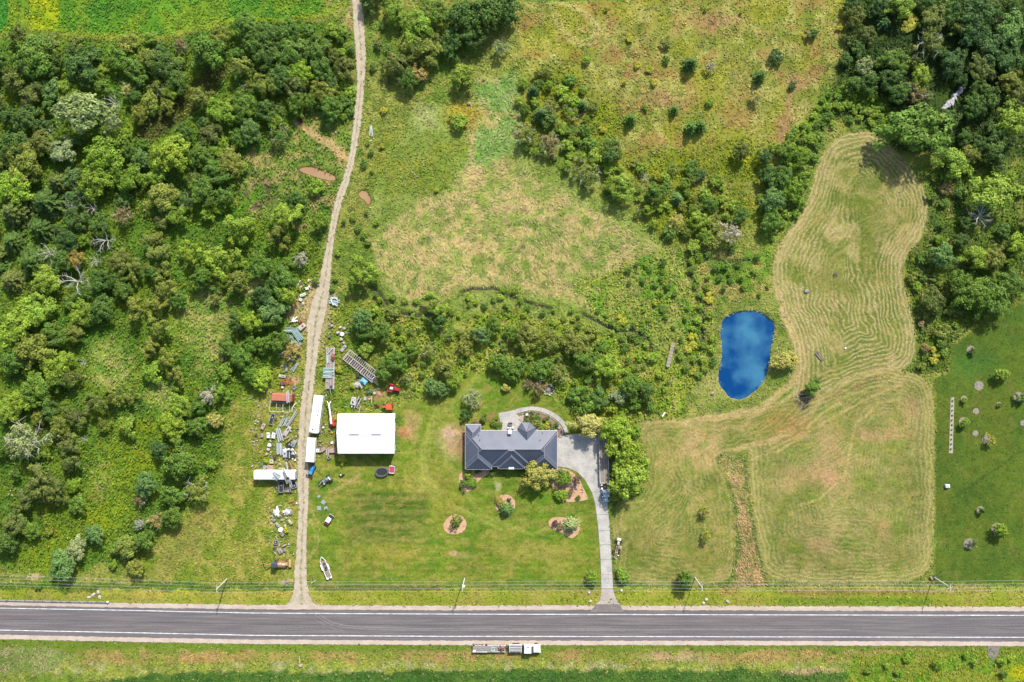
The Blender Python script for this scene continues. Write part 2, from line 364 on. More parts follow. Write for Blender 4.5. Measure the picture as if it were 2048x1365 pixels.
# lanes of hay trodden around the pond
for p, w_, a_ in [([(1370, 845), (1450, 832), (1520, 818), (1580, 770), (1610, 730), (1590, 680), (1565, 620)], 7, .75), ([(1300, 845), (1400, 840), (1500, 835), (1570, 800), (1610, 760)], 3, .6), ([(1470, 900), (1550, 880), (1620, 830), (1650, 790), (1720, 750), (1790, 735)], 5, .6),
                 ([(1440, 905), (1500, 890), (1580, 870), (1610, 840)], 3, .6), ([(1600, 750), (1605, 690), (1590, 640)], 2, .6), ([(1618, 740), (1625, 700), (1650, 685), (1668, 705), (1670, 735), (1640, 750)], 2, .6)]:
    put(stroke(p, w_, 3) * a_, (204, 184, 130)); setv(rough, stroke(p, w_ + 4, 3), 0)
put(blob(1575, 850, 40, 24, f=.8) * .55, (196, 140, 88)); put(blob(1640, 712, 18, 26) * .6, (112, 142, 62)); put(blob(1700, 780, 60, 8, rot=-.35) * .5, (140, 112, 76))
put(blob(1605, 800, 15, 16, f=.3), mixc((92, 84, 84), (66, 62, 58), 6, 109))
# ditch of dry reeds
P_DI = smooth_poly([(1430, 912), (1468, 904), (1495, 924), (1501, 1000), (1514, 1080), (1531, 1150), (1548, 1190), (1462, 1200), (1462, 1150), (1474, 1080), (1465, 1000), (1450, 950)])
m = mask(P_DI, 4, False); put(m, mixc((198, 166, 122), (164, 150, 96), 12, 111)); put(m * sstep(.56, .66, fbm(X, Y, 14, 112)) * .6, (110, 138, 60)); put(m * (1 - sstep(2, 9, sdf(WX, WY, P_DI))) * .95, (84, 128, 48)); setv(rough, m, .7); setv(tall, m, .8); setv(hay, m, 0)
put(m * blob(1462, 930, 20, 20) * .6, (150, 158, 92))

# hedge ground right of the upper hay field
P_RH = [(1862, 330), (1900, 300), (2300, 280), (2300, 600), (2060, 590), (1960, 650), (1905, 690), (1896, 748), (1832, 745), (1840, 690), (1815, 580), (1805, 530), (1856, 466)]
m = mask(P_RH, 5); put(m, mixc((100, 132, 50), (86, 118, 52), 24, 121)); put(m * sstep(.55, .68, fbm(X, Y, 20, 122)) * .6, (150, 150, 88)); setv(rough, m, 1); setv(hay, m, 0); setv(gold, m, .15)
P_RW = [(1700, -300), (2400, -300), (2400, 330), (1900, 310), (1800, 300), (1720, 240), (1650, 230), (1690, 100)]
m = mask(P_RW, 10); put(m, mixc((70, 98, 42), (56, 84, 40), 24, 123)); setv(rough, m, 1); setv(gold, m, .05)
put(stroke([(1572, 380), (1590, 300), (1640, 230), (1690, 190), (1740, 205), (1800, 260)], 20, 10, True) * .9, mixc((104, 154, 54), (132, 166, 62), 12, 124))
put(stroke([(1530, 500), (1545, 430), (1550, 380)], 16, 10, True) * .8, mixc((104, 154, 54), (132, 166, 62), 12, 125))

# neighbour's lawn
P_NL = [(1898, 745), (1905, 692), (1960, 650), (2060, 592), (2400, 560), (2400, 1166), (1868, 1168), (1872, 1100), (1872, 790), (1866, 758)]
m = sstep(-2.5, 2.5, sdf(X + (fbm(X, Y, 9, 135) - .5) * 9, Y + (fbm(X, Y, 9, 136) - .5) * 9, P_NL)); put(m, mixc((96, 130, 52), (82, 120, 48), 70, 131)); put(m * sstep(.46, .66, fbm(X, Y, 50, 132)) * .5, (108, 130, 54)); put(m * sstep(.6, .72, fbm(X, Y, 22, 133)) * .5, (128, 134, 70)); put(m * sstep(.56, .7, fbm(X, Y, 12, 134)) * .3, (56, 104, 36)); setv(rough, m, 0); setv(tall, m, 0); setv(gold, m, 0); setv(hay, m, 0)
put(m * blob(1950, 730, 45, 28, f=.8) * .5, (82, 142, 62)); put(m * stroke([(1900, 1000), (1960, 960), (2048, 900)], 2.5, 2) * .35, (50, 86, 36))
for k in range(14): put(m * stroke([(1880, 760 + k * 30), (2060, 760 + k * 30)], 7, 6) * .05, (110, 140, 60))

# house lawn
P_HL = [(600, 940), (655, 912), (800, 905), (800, 800), (860, 800), (940, 740), (1000, 740), (1090, 780), (1140, 830), (1200, 860), (1215, 1000), (1220, 1172), (620, 1176), (612, 1100)]
m = mask(P_HL, 4); put(m, mixc((120, 160, 58), (98, 148, 52), 50, 141)); put(m * sstep(.5, .68, fbm(X, Y, 40, 142)) * .45, (158, 162, 76)); put(m * sstep(.58, .7, fbm(X, Y * 3, 30, 143)) * .5, (178, 168, 88))
setv(rough, m, 0); setv(tall, m, 0); setv(gold, m, 0)
put(m * blob(1050, 985, 170, 90, f=.8) * .65, mixc((94, 152, 48), (112, 160, 54), 24, 147)); put(m * blob(880, 850, 60, 70, f=.8) * .4, (104, 154, 54)); put(m * mask([(690, 985), (858, 985), (862, 1088), (692, 1090)], 5, False) * .5, (104, 128, 62)); put(m * mask([(1000, 740), (1130, 780), (1160, 830), (1000, 820)], 8) * .5, (96, 146, 50))
for k in range(11): put(m * stroke([(700 + (k * 37) % 30, 988 + k * 9), (858 - (k * 53) % 50, 989 + k * 9)], 2.8, 2.0) * .75, [(80, 116, 48), (142, 142, 86), (70, 106, 42)][k % 3])
for k in range(16): put(m * stroke([(640, 1092 + k * 5.5), (1190, 1094 + k * 5.5)], 1.5, 1.6) * .26, [(176, 172, 84), (88, 136, 46)][k % 2])
put(m * sstep(.5, .62, fbm(X, Y * 5, 30, 144)) * .3, (176, 172, 96)); put(m * sstep(.54, .64, fbm(X, Y * 6, 24, 146)) * .3, (86, 128, 46))
for a in [(905, 880, 30, 32, .95, (206, 176, 138)), (895, 868, 16, 14, .9, (216, 190, 160)), (824, 848, 14, 30, .85, (204, 172, 122)), (806, 862, 14, 12, .9, (204, 150, 112)), (832, 838, 16, 14, .6, (186, 172, 110)),
          (1078, 1105, 70, 18, .5, (186, 176, 96)), (920, 1110, 24, 8, .5, (192, 172, 118)), (1005, 1090, 30, 20, .4, (176, 172, 92)), (900, 1000, 30, 60, .4, (172, 164, 76)), (790, 1110, 60, 20, .4, (180, 172, 80)), (850, 960, 40, 40, .35, (184, 170, 96))]:
    put(blob(*a[:4], f=.5) * a[4], mixc(a[5], tuple(int(v * .9) for v in a[5]), 10, 145)); setv(rough, blob(*a[:4]), 0)
put(blob(923, 888, 8, 42, f=.4) * .8, (170, 132, 104)); put(blob(990, 838, 16, 14) * .8, (172, 132, 96))
for p in [[(880, 800), (860, 850), (840, 900), (850, 960), (900, 1010), (1000, 1060)], [(1000, 720), (960, 740), (930, 780), (880, 830)], [(860, 850), (850, 920), (840, 985)], [(880, 860), (895, 930), (960, 1030), (1060, 1070), (1160, 1040)]]:
    put(stroke(p, 4, 3) * .45, (170, 184, 96)); put(stroke([(a + 7, b) for a, b in p], 1.3, 1) * .3, (196, 190, 120))
for p in [[(620, 1040), (632, 1065), (626, 1100), (616, 1120)], [(622, 1020), (638, 1050), (636, 1090), (620, 1118)]]: put(stroke(p, 1.0, .9) * .6, (206, 196, 136))
put(stroke([(650, 960), (700, 962), (740, 968)], 3, 2) * .5, (200, 178, 116)); put(stroke([(720, 948), (700, 965), (660, 985)], 3, 2) * .6, (200, 172, 122))
put(blob(902, 1008, 5, 8, f=.25, rot=.3, ragged=False) * .8, (172, 160, 84)); put(blob(903, 1106, 9, 5), (212, 180, 150)); put(blob(1000, 972, 6, 8) * .7, (200, 196, 156))

# verges
def band(y0, y1, x0=-300, x1=2400, f=2, rag=False): return mask([(x0, y0), (x1, y0), (x1, y1), (x0, y1)], f, rag)
m = band(1176, 1214, -300, 2400); put(m, mixc((146, 166, 66), (168, 166, 84), 40, 151)); setv(rough, m, .25); setv(tall, m, 0); setv(hay, m, 0); setv(gold, m, 0)
put(band(1168, 1182, -300, 590, 3, True) * .8, (80, 122, 46)); setv(rough, band(1160, 1184, -300, 590, 3), 1)
put(band(1172, 1182, 630, 880, 3) * .8, (106, 114, 66)); put(band(1170, 1180, 980, 1200, 3) * .6, (88, 130, 50)); put(band(1180, 1190, 1560, 1870, 2) * .6, (150, 126, 78)); put(band(1176, 1183, 1560, 1990, 2, True) * .6, (180, 160, 112))
put(band(1186, 1194, 260, 590, 3) * .6, (190, 170, 92)); put(band(1196, 1212, 1560, 1860, 2) * .7, (104, 152, 54))
put(blob(70, 1152, 14, 6) * .9, (200, 176, 140)); put(blob(1455, 1180, 22, 12) * .5, (184, 140, 96))
m = band(1270, 1306, -300, 2400); put(m, (116, 150, 62)); setv(rough, m, .2)
m = band(1302, 1345, -300, 2400, 4, True); put(m, mixc((164, 150, 90), (140, 156, 72), 26, 152)); setv(rough, m, .6); put(m * sstep(.5, .62, fbm(X, Y, 34, 153)) * .6, (188, 154, 108))
m = band(1326, 1350, -300, 1750, 4, True); put(m * .8, mixc((158, 172, 80), (128, 152, 74), 16, 154)); put(m * sstep(.54, .66, fbm(X, Y, 20, 158)) * .6, (186, 178, 140)); setv(rough, m, .8)
m = mask([(300, 1350), (420, 1343), (650, 1346), (1000, 1342), (1500, 1340), (1720, 1346), (1760, 1365), (1800, 4000), (-3000, 4000), (-100, 1400)], 3, True); put(m, mixc((86, 126, 56), (72, 114, 50), 30, 155)); setv(rough, m, .9); setv(gold, m, 0)
m = mask([(-300, 1296), (90, 1296), (150, 1310), (90, 1345), (-300, 1360)], 6, True); put(m, mixc((126, 160, 84), (150, 160, 104), 18, 156)); setv(tall, m, 1); setv(rough, m, .3)
m = mask([(1700, 1310), (1970, 1300), (2400, 1300), (2400, 1420), (1700, 1420)], 6, True); put(m, mixc((110, 156, 54), (140, 152, 66), 18, 157)); setv(rough, m, 1); setv(gold, m, .3)
for a in [(1620, 1342, 60, 6), (1350, 1315, 60, 8)]: put(blob(*a) * .7, (196, 168, 136))
put(blob(2045, 1345, 30, 16) * .7, (196, 186, 40))
# yard
put(band(640, 830, 600, 625, 6, True) * .3, (170, 160, 100))
for a in [(588, 757, 9, 8, (214, 170, 146)), (576, 765, 7, 6, (190, 120, 74)), (660, 900, 20, 14, (178, 158, 112)), (636, 640, 10, 30, (204, 176, 140)), (590, 620, 12, 30, (196, 172, 124)), (752, 790, 22, 12, (184, 160, 110)), (684, 850, 8, 20, (120, 150, 70)), (573, 1164, 14, 6, (190, 172, 140))]:
    put(blob(*a[:4], f=.5) * .8, a[4]); setv(rough, blob(*a[:4]), .1)

# water
POND = smooth_poly([(1447, 640), (1470, 627), (1500, 624), (1524, 627), (1537, 640), (1549, 648), (1546, 672), (1540, 700), (1538, 730), (1530, 758), (1514, 778), (1488, 798), (1465, 797), (1449, 781), (1440, 766), (1438, 750), (1445, 725), (1447, 695), (1443, 668)], 1); _r = random.Random(8); POND = [(a + _r.uniform(-.9, .9), b + _r.uniform(-.9, .9)) for a, b in resample(POND, 5)]
STREAMS = [([(745, 575), (760, 590), (775, 612), (800, 626), (835, 633), (868, 630)], 2.2), ([(925, 585), (945, 578), (968, 580), (985, 577), (1005, 585), (1022, 594), (1060, 608), (1100, 618)], 1.3),
           ([(1165, 628), (1190, 642), (1215, 655), (1240, 664), (1262, 662), (1285, 672), (1298, 682), (1302, 700)], 2.0), ([(1372, 520), (1380, 545), (1390, 575), (1400, 600), (1407, 630), (1405, 668), (1408, 705)], 1.3),
           ([(1385, 505), (1420, 518), (1460, 524), (1500, 520)], 1.1)]
PUDDLES = [([(598, 336), (625, 334), (650, 344), (670, 352), (672, 362), (650, 360), (625, 352), (600, 344)], 'muddy brown puddle in the weeds beside the dirt track bend'),
           ([(716, 386), (728, 380), (738, 390), (742, 402), (736, 412), (730, 400), (720, 396)], 'small muddy puddle right of the track')]
pd = sdf(X, Y, POND); m = sstep(-3.5, 0.5, pd); low = np.maximum(low, m * 1.2)
put((1 - sstep(0, 5, np.abs(pd + 2))) * .55, (176, 160, 112)); setv(rough, sstep(-2, 0, pd), 0)
for p, w_ in STREAMS:
    d = seg_dist(X, Y, p); m = 1 - sstep(w_ * .3, w_ + 2, d); low = np.maximum(low, m * .62); setv(rough, 1 - sstep(w_ - 1.5, w_, d), 0); setv(tall, 1 - sstep(w_ - 1, w_ + 1, d), 0)
    put((1 - sstep(w_ + 2, w_ + 9, d)) * .6, (72, 116, 44)); put((1 - sstep(w_ * .6, w_ + 1.5, d)) * .8, (120, 108, 80))
for p, _ in PUDDLES:
    d = sdf(X, Y, p); low = np.maximum(low, sstep(-3, 2, d) * .4); put(sstep(-5, 0, d) * .8, (120, 92, 62)); setv(rough, sstep(-3, 0, d), 0)

# keep weeds off everything built
ROAD_N = [(-900, 1204), (0, 1211), (256, 1215.5), (512, 1219), (900, 1221), (1100, 1220), (1536, 1221.5), (2048, 1223), (3000, 1225)]
ROAD_S = [(-900, 1262), (0, 1269.5), (256, 1275), (512, 1279.5), (900, 1281.5), (1100, 1281.5), (1536, 1282), (2048, 1283.5), (3000, 1286)]
TRACK_L = [(702, -60), (704, 0), (707, 50), (711, 100), (714, 150), (713, 190), (708, 230), (704, 270), (699, 310), (690, 345), (675, 385), (664, 425), (658, 465), (649, 510), (640, 555), (625, 600), (614, 640), (614, 690), (612, 720), (607, 770), (600, 820), (597, 870), (594, 920), (595, 960), (597, 1010), (595, 1060), (593, 1100), (588, 1135), (589, 1160), (587, 1185), (578, 1204), (566, 1216)]
TRACK_R = [(721, -60), (723, 0), (728, 40), (731, 90), (731, 130), (728, 180), (724, 230), (717, 280), (708, 325), (698, 365), (684, 405), (675, 440), (668, 480), (664, 520), (661, 560), (657, 600), (646, 650), (638, 690), (634, 720), (628, 770), (624, 800), (620, 870), (617, 920), (617, 960), (617, 1010), (614, 1060), (613, 1100), (613, 1140), (614, 1170), (618, 1190), (628, 1206), (640, 1216)]
TRK = TRACK_L + TRACK_R[::-1]
put(stroke([(625, 560), (612, 620), (610, 660)], 8, 5, True) * .8, (208, 180, 142)); put(stroke([(668, 590), (655, 640), (640, 700)], 8, 6, True) * .6, (206, 178, 140))
DRIVE = [(1115, 876), (1124, 872), (1150, 868), (1198, 868), (1210, 874), (1212, 940), (1214, 1000), (1219, 1050), (1222, 1100), (1226, 1178), (1203, 1178), (1202, 1140), (1200, 1100), (1196, 1050), (1190, 1005), (1182, 980), (1170, 960), (1154, 944), (1136, 936), (1115, 933)]
built = sstep(-2, 2, sdf(X, Y, TRK)) + sstep(-2, 2, sdf(X, Y, DRIVE)) + sstep(-2, 2, sdf(X, Y, [(a, b - 9) for a, b in ROAD_N] + [(a, b + 9) for a, b in ROAD_S[::-1]]))
built += sstep(-2, 2, sdf(X, Y, [(678, 829), (786, 829), (786, 907), (678, 907)])) + sstep(-2, 2, sdf(X, Y, [(932, 850), (960, 850), (962, 862), (1112, 862), (1112, 936), (932, 936)]))
built += sstep(-1, 2, sdf(X, Y, [(997, 826), (1060, 812), (1100, 820), (1130, 845), (1136, 870), (1112, 880), (1000, 866)]))
built = np.clip(built, 0, 1); hay *= .25 + .75 * np.maximum(sstep(.36, .56, fbm(X, Y, 60, 305)), 1 - sstep(10, 50, np.maximum(D1, np.maximum(D2, D3)))); rough *= (1 - built); tall *= (1 - built); hay *= (1 - built); gold *= (1 - built)
put(built * .9, (150, 140, 110))
for P_, s_ in ((MOW2, 401), (MOW3, 402), (P_HL, 403), (MOW1, 404)):
    m = sstep(-2, 4, sdf(wx, wy, P_)) * (1 - built); put(m * sstep(.54, .66, fbm(X + 40, Y * 1.6, 15, s_)) * .4, (178, 160, 96)); put(m * sstep(.56, .68, fbm(X, Y * 1.5, 12, s_ + 20)) * .4, (100, 134, 48))

# fine brightness variation everywhere
n1 = fbm(X, Y, 9, 161, 3); n2 = fbm(X, Y, 120, 162, 3)
Cc *= (0.80 + .40 * n1 + .30 * (n2 - .5))[..., None]
A = Cc * K
# leaves and grass lose a little blue-green against bare soil
veg = np.clip((A[..., 1] - A[..., 0]) / np.maximum(A[..., 1], 1e-4) * 2.2, 0, 1)[..., None]
A = A * (1 - veg) * np.array([.97, .93, .9], dtype=np.float32) + A * veg * np.array([1.06, .84, .84], dtype=np.float32)
lum_ = A.mean(-1, keepdims=True); A = lum_ + (A - lum_) * 1.08
A = A * (1 + rough[..., None] * np.array([.08, .14, .08], dtype=np.float32))
A = np.clip(A, 0.004, .6)
HG = np.full((NY, NX), .3, dtype=np.float32)

gxi = np.interp
setv(HG, mask(P_LW, 8), .9); setv(HG, mask(P_SB, 8), .9); setv(HG, mask(P_RH, 8), .9); setv(HG, mask(P_RW, 8), .9); setv(HG, mask(P_GW, 8), .7); setv(HG, mask(P_TR, 8), .6); setv(HG, mask(P_CF, 8), .45)
for a in [(1120, 170, 55, 45), (1060, 240, 40, 40), (1210, 250, 35, 60), (1330, 330, 90, 30), (1480, 330, 60, 50), (1450, 420, 90, 40), (1340, 430, 50, 60)]: setv(HG, blob(*a, f=.6), .6)
def grid_index(px, py):
    i = np.clip(np.round((px - GX[0]) * 0 + np.interp(px, GX, np.arange(NX))).astype(int), 0, NX - 1)
    j = np.clip(np.round(np.interp(py, GY, np.arange(NY))).astype(int), 0, NY - 1)
    return j, i

# relief: small hummocks in the rough, carved water beds, dead flat under everything built
Z = -low + (fbm(X, Y, 14, 171, 3) - .75) * .5 * np.clip(rough + tall, 0, 1) * (1 - np.clip(built * 2, 0, 1))
Z -= np.clip(np.maximum(np.abs(X - 1024) - 1150, np.abs(Y - 682) - 800), 0, 1e9) * 0.0
gv = np.stack([(X - 1024) * S, (682.5 - Y) * S, Z - .03], -1).reshape(-1, 3)
ii = np.arange(NY * NX).reshape(NY, NX)
gf = np.stack([ii[1:, :-1], ii[1:, 1:], ii[:-1, 1:], ii[:-1, :-1]], -1).reshape(-1, 4)

def ground_material():
    m = bpy.data.materials.new('ground_cover'); m.use_nodes = True; n = m.node_tree.nodes; l = m.node_tree.links
    b = n['Principled BSDF']; b.inputs['Roughness'].default_value = .95; b.inputs['Specular IOR Level'].default_value = .1
    at = n.new('ShaderNodeAttribute'); at.attribute_name = 'cover'
    ph = n.new('ShaderNodeAttribute'); ph.attribute_name = 'phase'; hy = n.new('ShaderNodeAttribute'); hy.attribute_name = 'hay'
    g = n.new('ShaderNodeNewGeometry')
    def noise(sc, det=3, vec=None):
        t = n.new('ShaderNodeTexNoise'); t.inputs['Scale'].default_value = sc; t.inputs['Detail'].default_value = det
        l.new(vec or g.outputs['Position'], t.inputs['Vector']); return t.outputs[0]
    def math_(op, a, b_=None, c=None):
        t = n.new('ShaderNodeMath'); t.operation = op
        for i, v in enumerate((a, b_, c)):
            if v is None: continue
            if isinstance(v, (int, float)): t.inputs[i].default_value = v
            else: l.new(v, t.inputs[i])
        return t.outputs[0]
    # hay swaths follow the field outline: stripes of the phase attribute, broken up by noise
    n_a = noise(.28, 3); n_b = noise(1.6, 3)
    p = math_('ADD', ph.outputs['Fac'], math_('MULTIPLY', math_('SUBTRACT', n_a, .5), 1.5)); p = math_('ADD', p, math_('MULTIPLY', noise(.07, 1), 2.2))
    s = math_('SINE', math_('MULTIPLY', p, 2 * PI))
    s = math_('MULTIPLY_ADD', s, .5, .5); s = math_('POWER', s, 1.6)
    s = math_('MULTIPLY', s, math_('MULTIPLY', math_('SUBTRACT', n_b, .22), 2.2)); s = math_('MULTIPLY', s, hy.outputs['Fac'])
    cl = n.new('ShaderNodeClamp'); l.new(s, cl.inputs[0])
    mix = n.new('ShaderNodeMix'); mix.data_type = 'RGBA'; l.new(cl.outputs[0], mix.inputs['Factor'])
    l.new(at.outputs['Color'], mix.inputs['A']); mix.inputs['B'].default_value = (*alb((208, 190, 140)), 1)
    br = n.new('ShaderNodeMapRange'); br.inputs['From Min'].default_value = .25; br.inputs['From Max'].default_value = .75; br.inputs['To Min'].default_value = .62; br.inputs['To Max'].default_value = 1.36
    n_f = math_('ADD', math_('MULTIPLY', noise(1.3, 4), .6), math_('MULTIPLY', noise(4.5, 2), .4)); l.new(n_f, br.inputs['Value'])
    sc = n.new('ShaderNodeVectorMath'); sc.operation = 'SCALE'; l.new(mix.outputs['Result'], sc.inputs[0]); l.new(br.outputs[0], sc.inputs['Scale'])
    l.new(sc.outputs[0], b.inputs['Base Color'])
    bp = n.new('ShaderNodeBump'); bp.inputs['Strength'].default_value = .8; bp.inputs['Distance'].default_value = .25
    l.new(math_('ADD', n_f, math_('MULTIPLY', cl.outputs[0], .6)), bp.inputs['Height']); l.new(bp.outputs[0], b.inputs['Normal'])
    return m
GM = ground_material()
gme = mesh_np('ground', gv, gf, 4, GM, True)
vcol(gme, 'cover', A.reshape(-1, 3)); vflt(gme, 'phase', phase.ravel()); vflt(gme, 'hay', hay.ravel())
props(link(bpy.data.objects.new('ground', gme)), kind='structure')

# ------------------------------------------------------------------ sheets: water, road, track, drive
def sheet(name, pts, z, m, h=0.0, kind='structure'):
    me = bpy.data.meshes.new(name); P = [w2(a, b) for a, b in pts]
    from mathutils.geometry import tessellate_polygon
    tr = tessellate_polygon([[Vector((p[0], p[1], 0)) for p in P]])
    me.from_pydata([(p[0], p[1], z) for p in P], [], [tuple(t) for t in tr]); me.materials.append(m); me.update()
    if len(me.polygons):
        s = sum(p.normal.z for p in me.polygons)
        if s < 0: me.flip_normals()
    o = link(bpy.data.objects.new(name, me))
    if kind: o['kind'] = kind
    return o
def strip(name, L, R, z, m, step=8, jit=0.0, seed=5, kind='structure', parent=None):
    """a sheet between two outlines with jittered rims"""
    L = resample(L, step, False); R_ = resample(R, step, False); n = max(len(L), len(R_))
    def at(P, t):
        k = t * (len(P) - 1); i = min(int(k), len(P) - 2); f = k - i
        return (P[i][0] * (1 - f) + P[i + 1][0] * f, P[i][1] * (1 - f) + P[i + 1][1] * f)
    r = random.Random(seed); vs = []; fs = []; q = 4
    for i in range(n):
        a = at(L, i / (n - 1)); b = at(R_, i / (n - 1)); ln = math.hypot(b[0] - a[0], b[1] - a[1]) or 1
        ux, uy = (b[0] - a[0]) / ln, (b[1] - a[1]) / ln; j0 = r.uniform(-jit, jit); j1 = r.uniform(-jit, jit)
        a = (a[0] + ux * j0, a[1] + uy * j0); b = (b[0] + ux * j1, b[1] + uy * j1)
        for k in range(q + 1):
            t = k / q; p = w2(a[0] + (b[0] - a[0]) * t, a[1] + (b[1] - a[1]) * t); vs.append((p[0], p[1], z))
    for i in range(n - 1):
        for k in range(q): fs.append((i * (q + 1) + k, (i + 1) * (q + 1) + k, (i + 1) * (q + 1) + k + 1, i * (q + 1) + k + 1))
    me = bpy.data.meshes.new(name); me.from_pydata(vs, [], fs); me.materials.append(m)
    ac = me.attributes.new('across', 'FLOAT', 'POINT'); ac.data.foreach_set('value', [(i % (q + 1)) / q for i in range(len(vs))]); me.update()
    if me.polygons[0].normal.z < 0: me.flip_normals()
    o = link(bpy.data.objects.new(name, me), parent)
    if kind: o['kind'] = kind
    return o

def water_material(c, name, c2=None):
    m = bpy.data.materials.new(name); m.use_nodes = True; n = m.node_tree.nodes; l = m.node_tree.links; b = n['Principled BSDF']
    b.inputs['Roughness'].default_value = .12; b.inputs['IOR'].default_value = 1.33
    no = n.new('ShaderNodeTexNoise'); no.inputs['Scale'].default_value = .11; no.inputs['Detail'].default_value = 3; g = n.new('ShaderNodeNewGeometry'); l.new(g.outputs['Position'], no.inputs['Vector'])
    mr = n.new('ShaderNodeMapRange'); mr.inputs['From Min'].default_value = .38; mr.inputs['From Max'].default_value = .66; l.new(no.outputs[0], mr.inputs['Value'])
    mx = n.new('ShaderNodeMix'); mx.data_type = 'RGBA'; mx.inputs['A'].default_value = (*alb(c), 1); mx.inputs['B'].default_value = (*alb(c2 or c), 1); l.new(mr.outputs[0], mx.inputs['Factor']); l.new(mx.outputs['Result'], b.inputs['Base Color'])
    w = n.new('ShaderNodeTexNoise'); w.inputs['Scale'].default_value = 2.5; l.new(g.outputs['Position'], w.inputs['Vector'])
    bp = n.new('ShaderNodeBump'); bp.inputs['Strength'].default_value = .15; bp.inputs['Distance'].default_value = .05; l.new(w.outputs[0], bp.inputs['Height']); l.new(bp.outputs[0], b.inputs['Normal'])
    return m
def enlarge(P, d):
    cx = sum(p[0] for p in P) / len(P); cy = sum(p[1] for p in P) / len(P); return [(p[0] + (p[0] - cx) / max(1, math.hypot(p[0] - cx, p[1] - cy)) * d, p[1] + (p[1] - cy) / max(1, math.hypot(p[0] - cx, p[1] - cy)) * d) for p in P]
sheet('pond_water', enlarge(POND, 3), -.55, water_material((6, 74, 138), 'dyed pond water', (72, 138, 174)))  # dyed blue; the pale second colour is a cloud reflection painted in as blotches
wm = water_material((112, 100, 84), 'dark stream water', (74, 70, 60))
for p, w_ in STREAMS:
    q = smooth_poly(p, 2, False); L = []; R_ = []
    for i, a in enumerate(q):
        b0 = q[max(0, i - 1)]; b1 = q[min(len(q) - 1, i + 1)]; dx, dy = b1[0] - b0[0], b1[1] - b0[1]; k = math.hypot(dx, dy) or 1
        wq = w_ * (.8 + .5 * math.sin(i * 1.7) * math.sin(i * .6)); L.append((a[0] - dy / k * wq, a[1] + dx / k * wq)); R_.append((a[0] + dy / k * wq, a[1] - dx / k * wq))
    strip('stream_water', L, R_, -.42, wm, 6)
wp = water_material((196, 160, 118), 'muddy puddle water', (176, 138, 96))
for p, _ in PUDDLES: sheet('puddle_water', smooth_poly(p, 2), -.2, wp)

def road_material(name, base, dust, streak=True, sc=.25):
    m = bpy.data.materials.new(name); m.use_nodes = True; n = m.node_tree.nodes; l = m.node_tree.links; b = n['Principled BSDF']
    b.inputs['Roughness'].default_value = .85; b.inputs['Specular IOR Level'].default_value = .3
    g = n.new('ShaderNodeNewGeometry'); mp = n.new('ShaderNodeMapping'); mp.inputs['Scale'].default_value = (.06, 1.4, 1) if streak else (1, 1, 1); l.new(g.outputs['Position'], mp.inputs['Vector'])
    a = n.new('ShaderNodeTexNoise'); a.inputs['Scale'].default_value = 1.0 if streak else sc; a.inputs['Detail'].default_value = 5; l.new(mp.outputs[0], a.inputs['Vector'])
    c = n.new('ShaderNodeTexNoise'); c.inputs['Scale'].default_value = 3.0; c.inputs['Detail'].default_value = 4; l.new(g.outputs['Position'], c.inputs['Vector'])
    mr = n.new('ShaderNodeMapRange'); mr.inputs['From Min'].default_value = .4; mr.inputs['From Max'].default_value = .75; l.new(a.outputs[0], mr.inputs['Value'])
    mx = n.new('ShaderNodeMix'); mx.data_type = 'RGBA'; mx.inputs['A'].default_value = (*alb(base), 1); mx.inputs['B'].default_value = (*alb(dust), 1); l.new(mr.outputs[0], mx.inputs['Factor'])
    m2 = n.new('ShaderNodeMapRange'); m2.inputs['From Min'].default_value = .3; m2.inputs['From Max'].default_value = .7; m2.inputs['To Min'].default_value = .84; m2.inputs['To Max'].default_value = 1.14; l.new(c.outputs[0], m2.inputs['Value'])
    sv = n.new('ShaderNodeVectorMath'); sv.operation = 'SCALE'; l.new(mx.outputs['Result'], sv.inputs[0]); l.new(m2.outputs[0], sv.inputs['Scale']); l.new(sv.outputs[0], b.inputs['Base Color'])
    bp = n.new('ShaderNodeBump'); bp.inputs['Strength'].default_value = .4; bp.inputs['Distance'].default_value = .08; l.new(c.outputs[0], bp.inputs['Height']); l.new(bp.outputs[0], b.inputs['Normal'])
    return m
def off(P, d): return [(a, b + d) for a, b in P]
ASPH = road_material('asphalt', (120, 114, 115), (148, 141, 138)); GRAV = road_material('gravel', (226, 208, 190), (204, 184, 164), False)
strip('gravel_shoulder', off(ROAD_N, -9), off(ROAD_N, 1), .015, GRAV, 5, 1.0, 3)
strip('gravel_shoulder', off(ROAD_S, -1), off(ROAD_S, 9), .015, GRAV, 5, .8, 4)
strip('road', ROAD_N, ROAD_S, .045, ASPH, 6, .7, 9)
WHITE = mat((.5, .5, .49), .6, 0, .25, .6, True)
LN = [(-900, 1208.5), (0, 1216.5), (256, 1221), (512, 1226.5), (900, 1228.5), (1100, 1229), (1536, 1230), (2048, 1231), (3000, 1233)]
LS = [(-900, 1253), (0, 1260.5), (256, 1265.5), (512, 1271), (900, 1273), (1100, 1273.2), (1536, 1274), (2048, 1275), (3000, 1277)]
for q, nm in ((LN, 'edge_line_marking'), (LS, 'edge_line_marking')): strip(nm, off(q, -.8), off(q, .8), .065, WHITE, 20, .08)
CL = [(a, (b + d) / 2) for (a, b), (_, d) in zip(LN, LS)]
strip('centre_seam_marking', off(CL, -.35), off(CL, .35), .06, mat((92, 84, 88)), 20, .2)
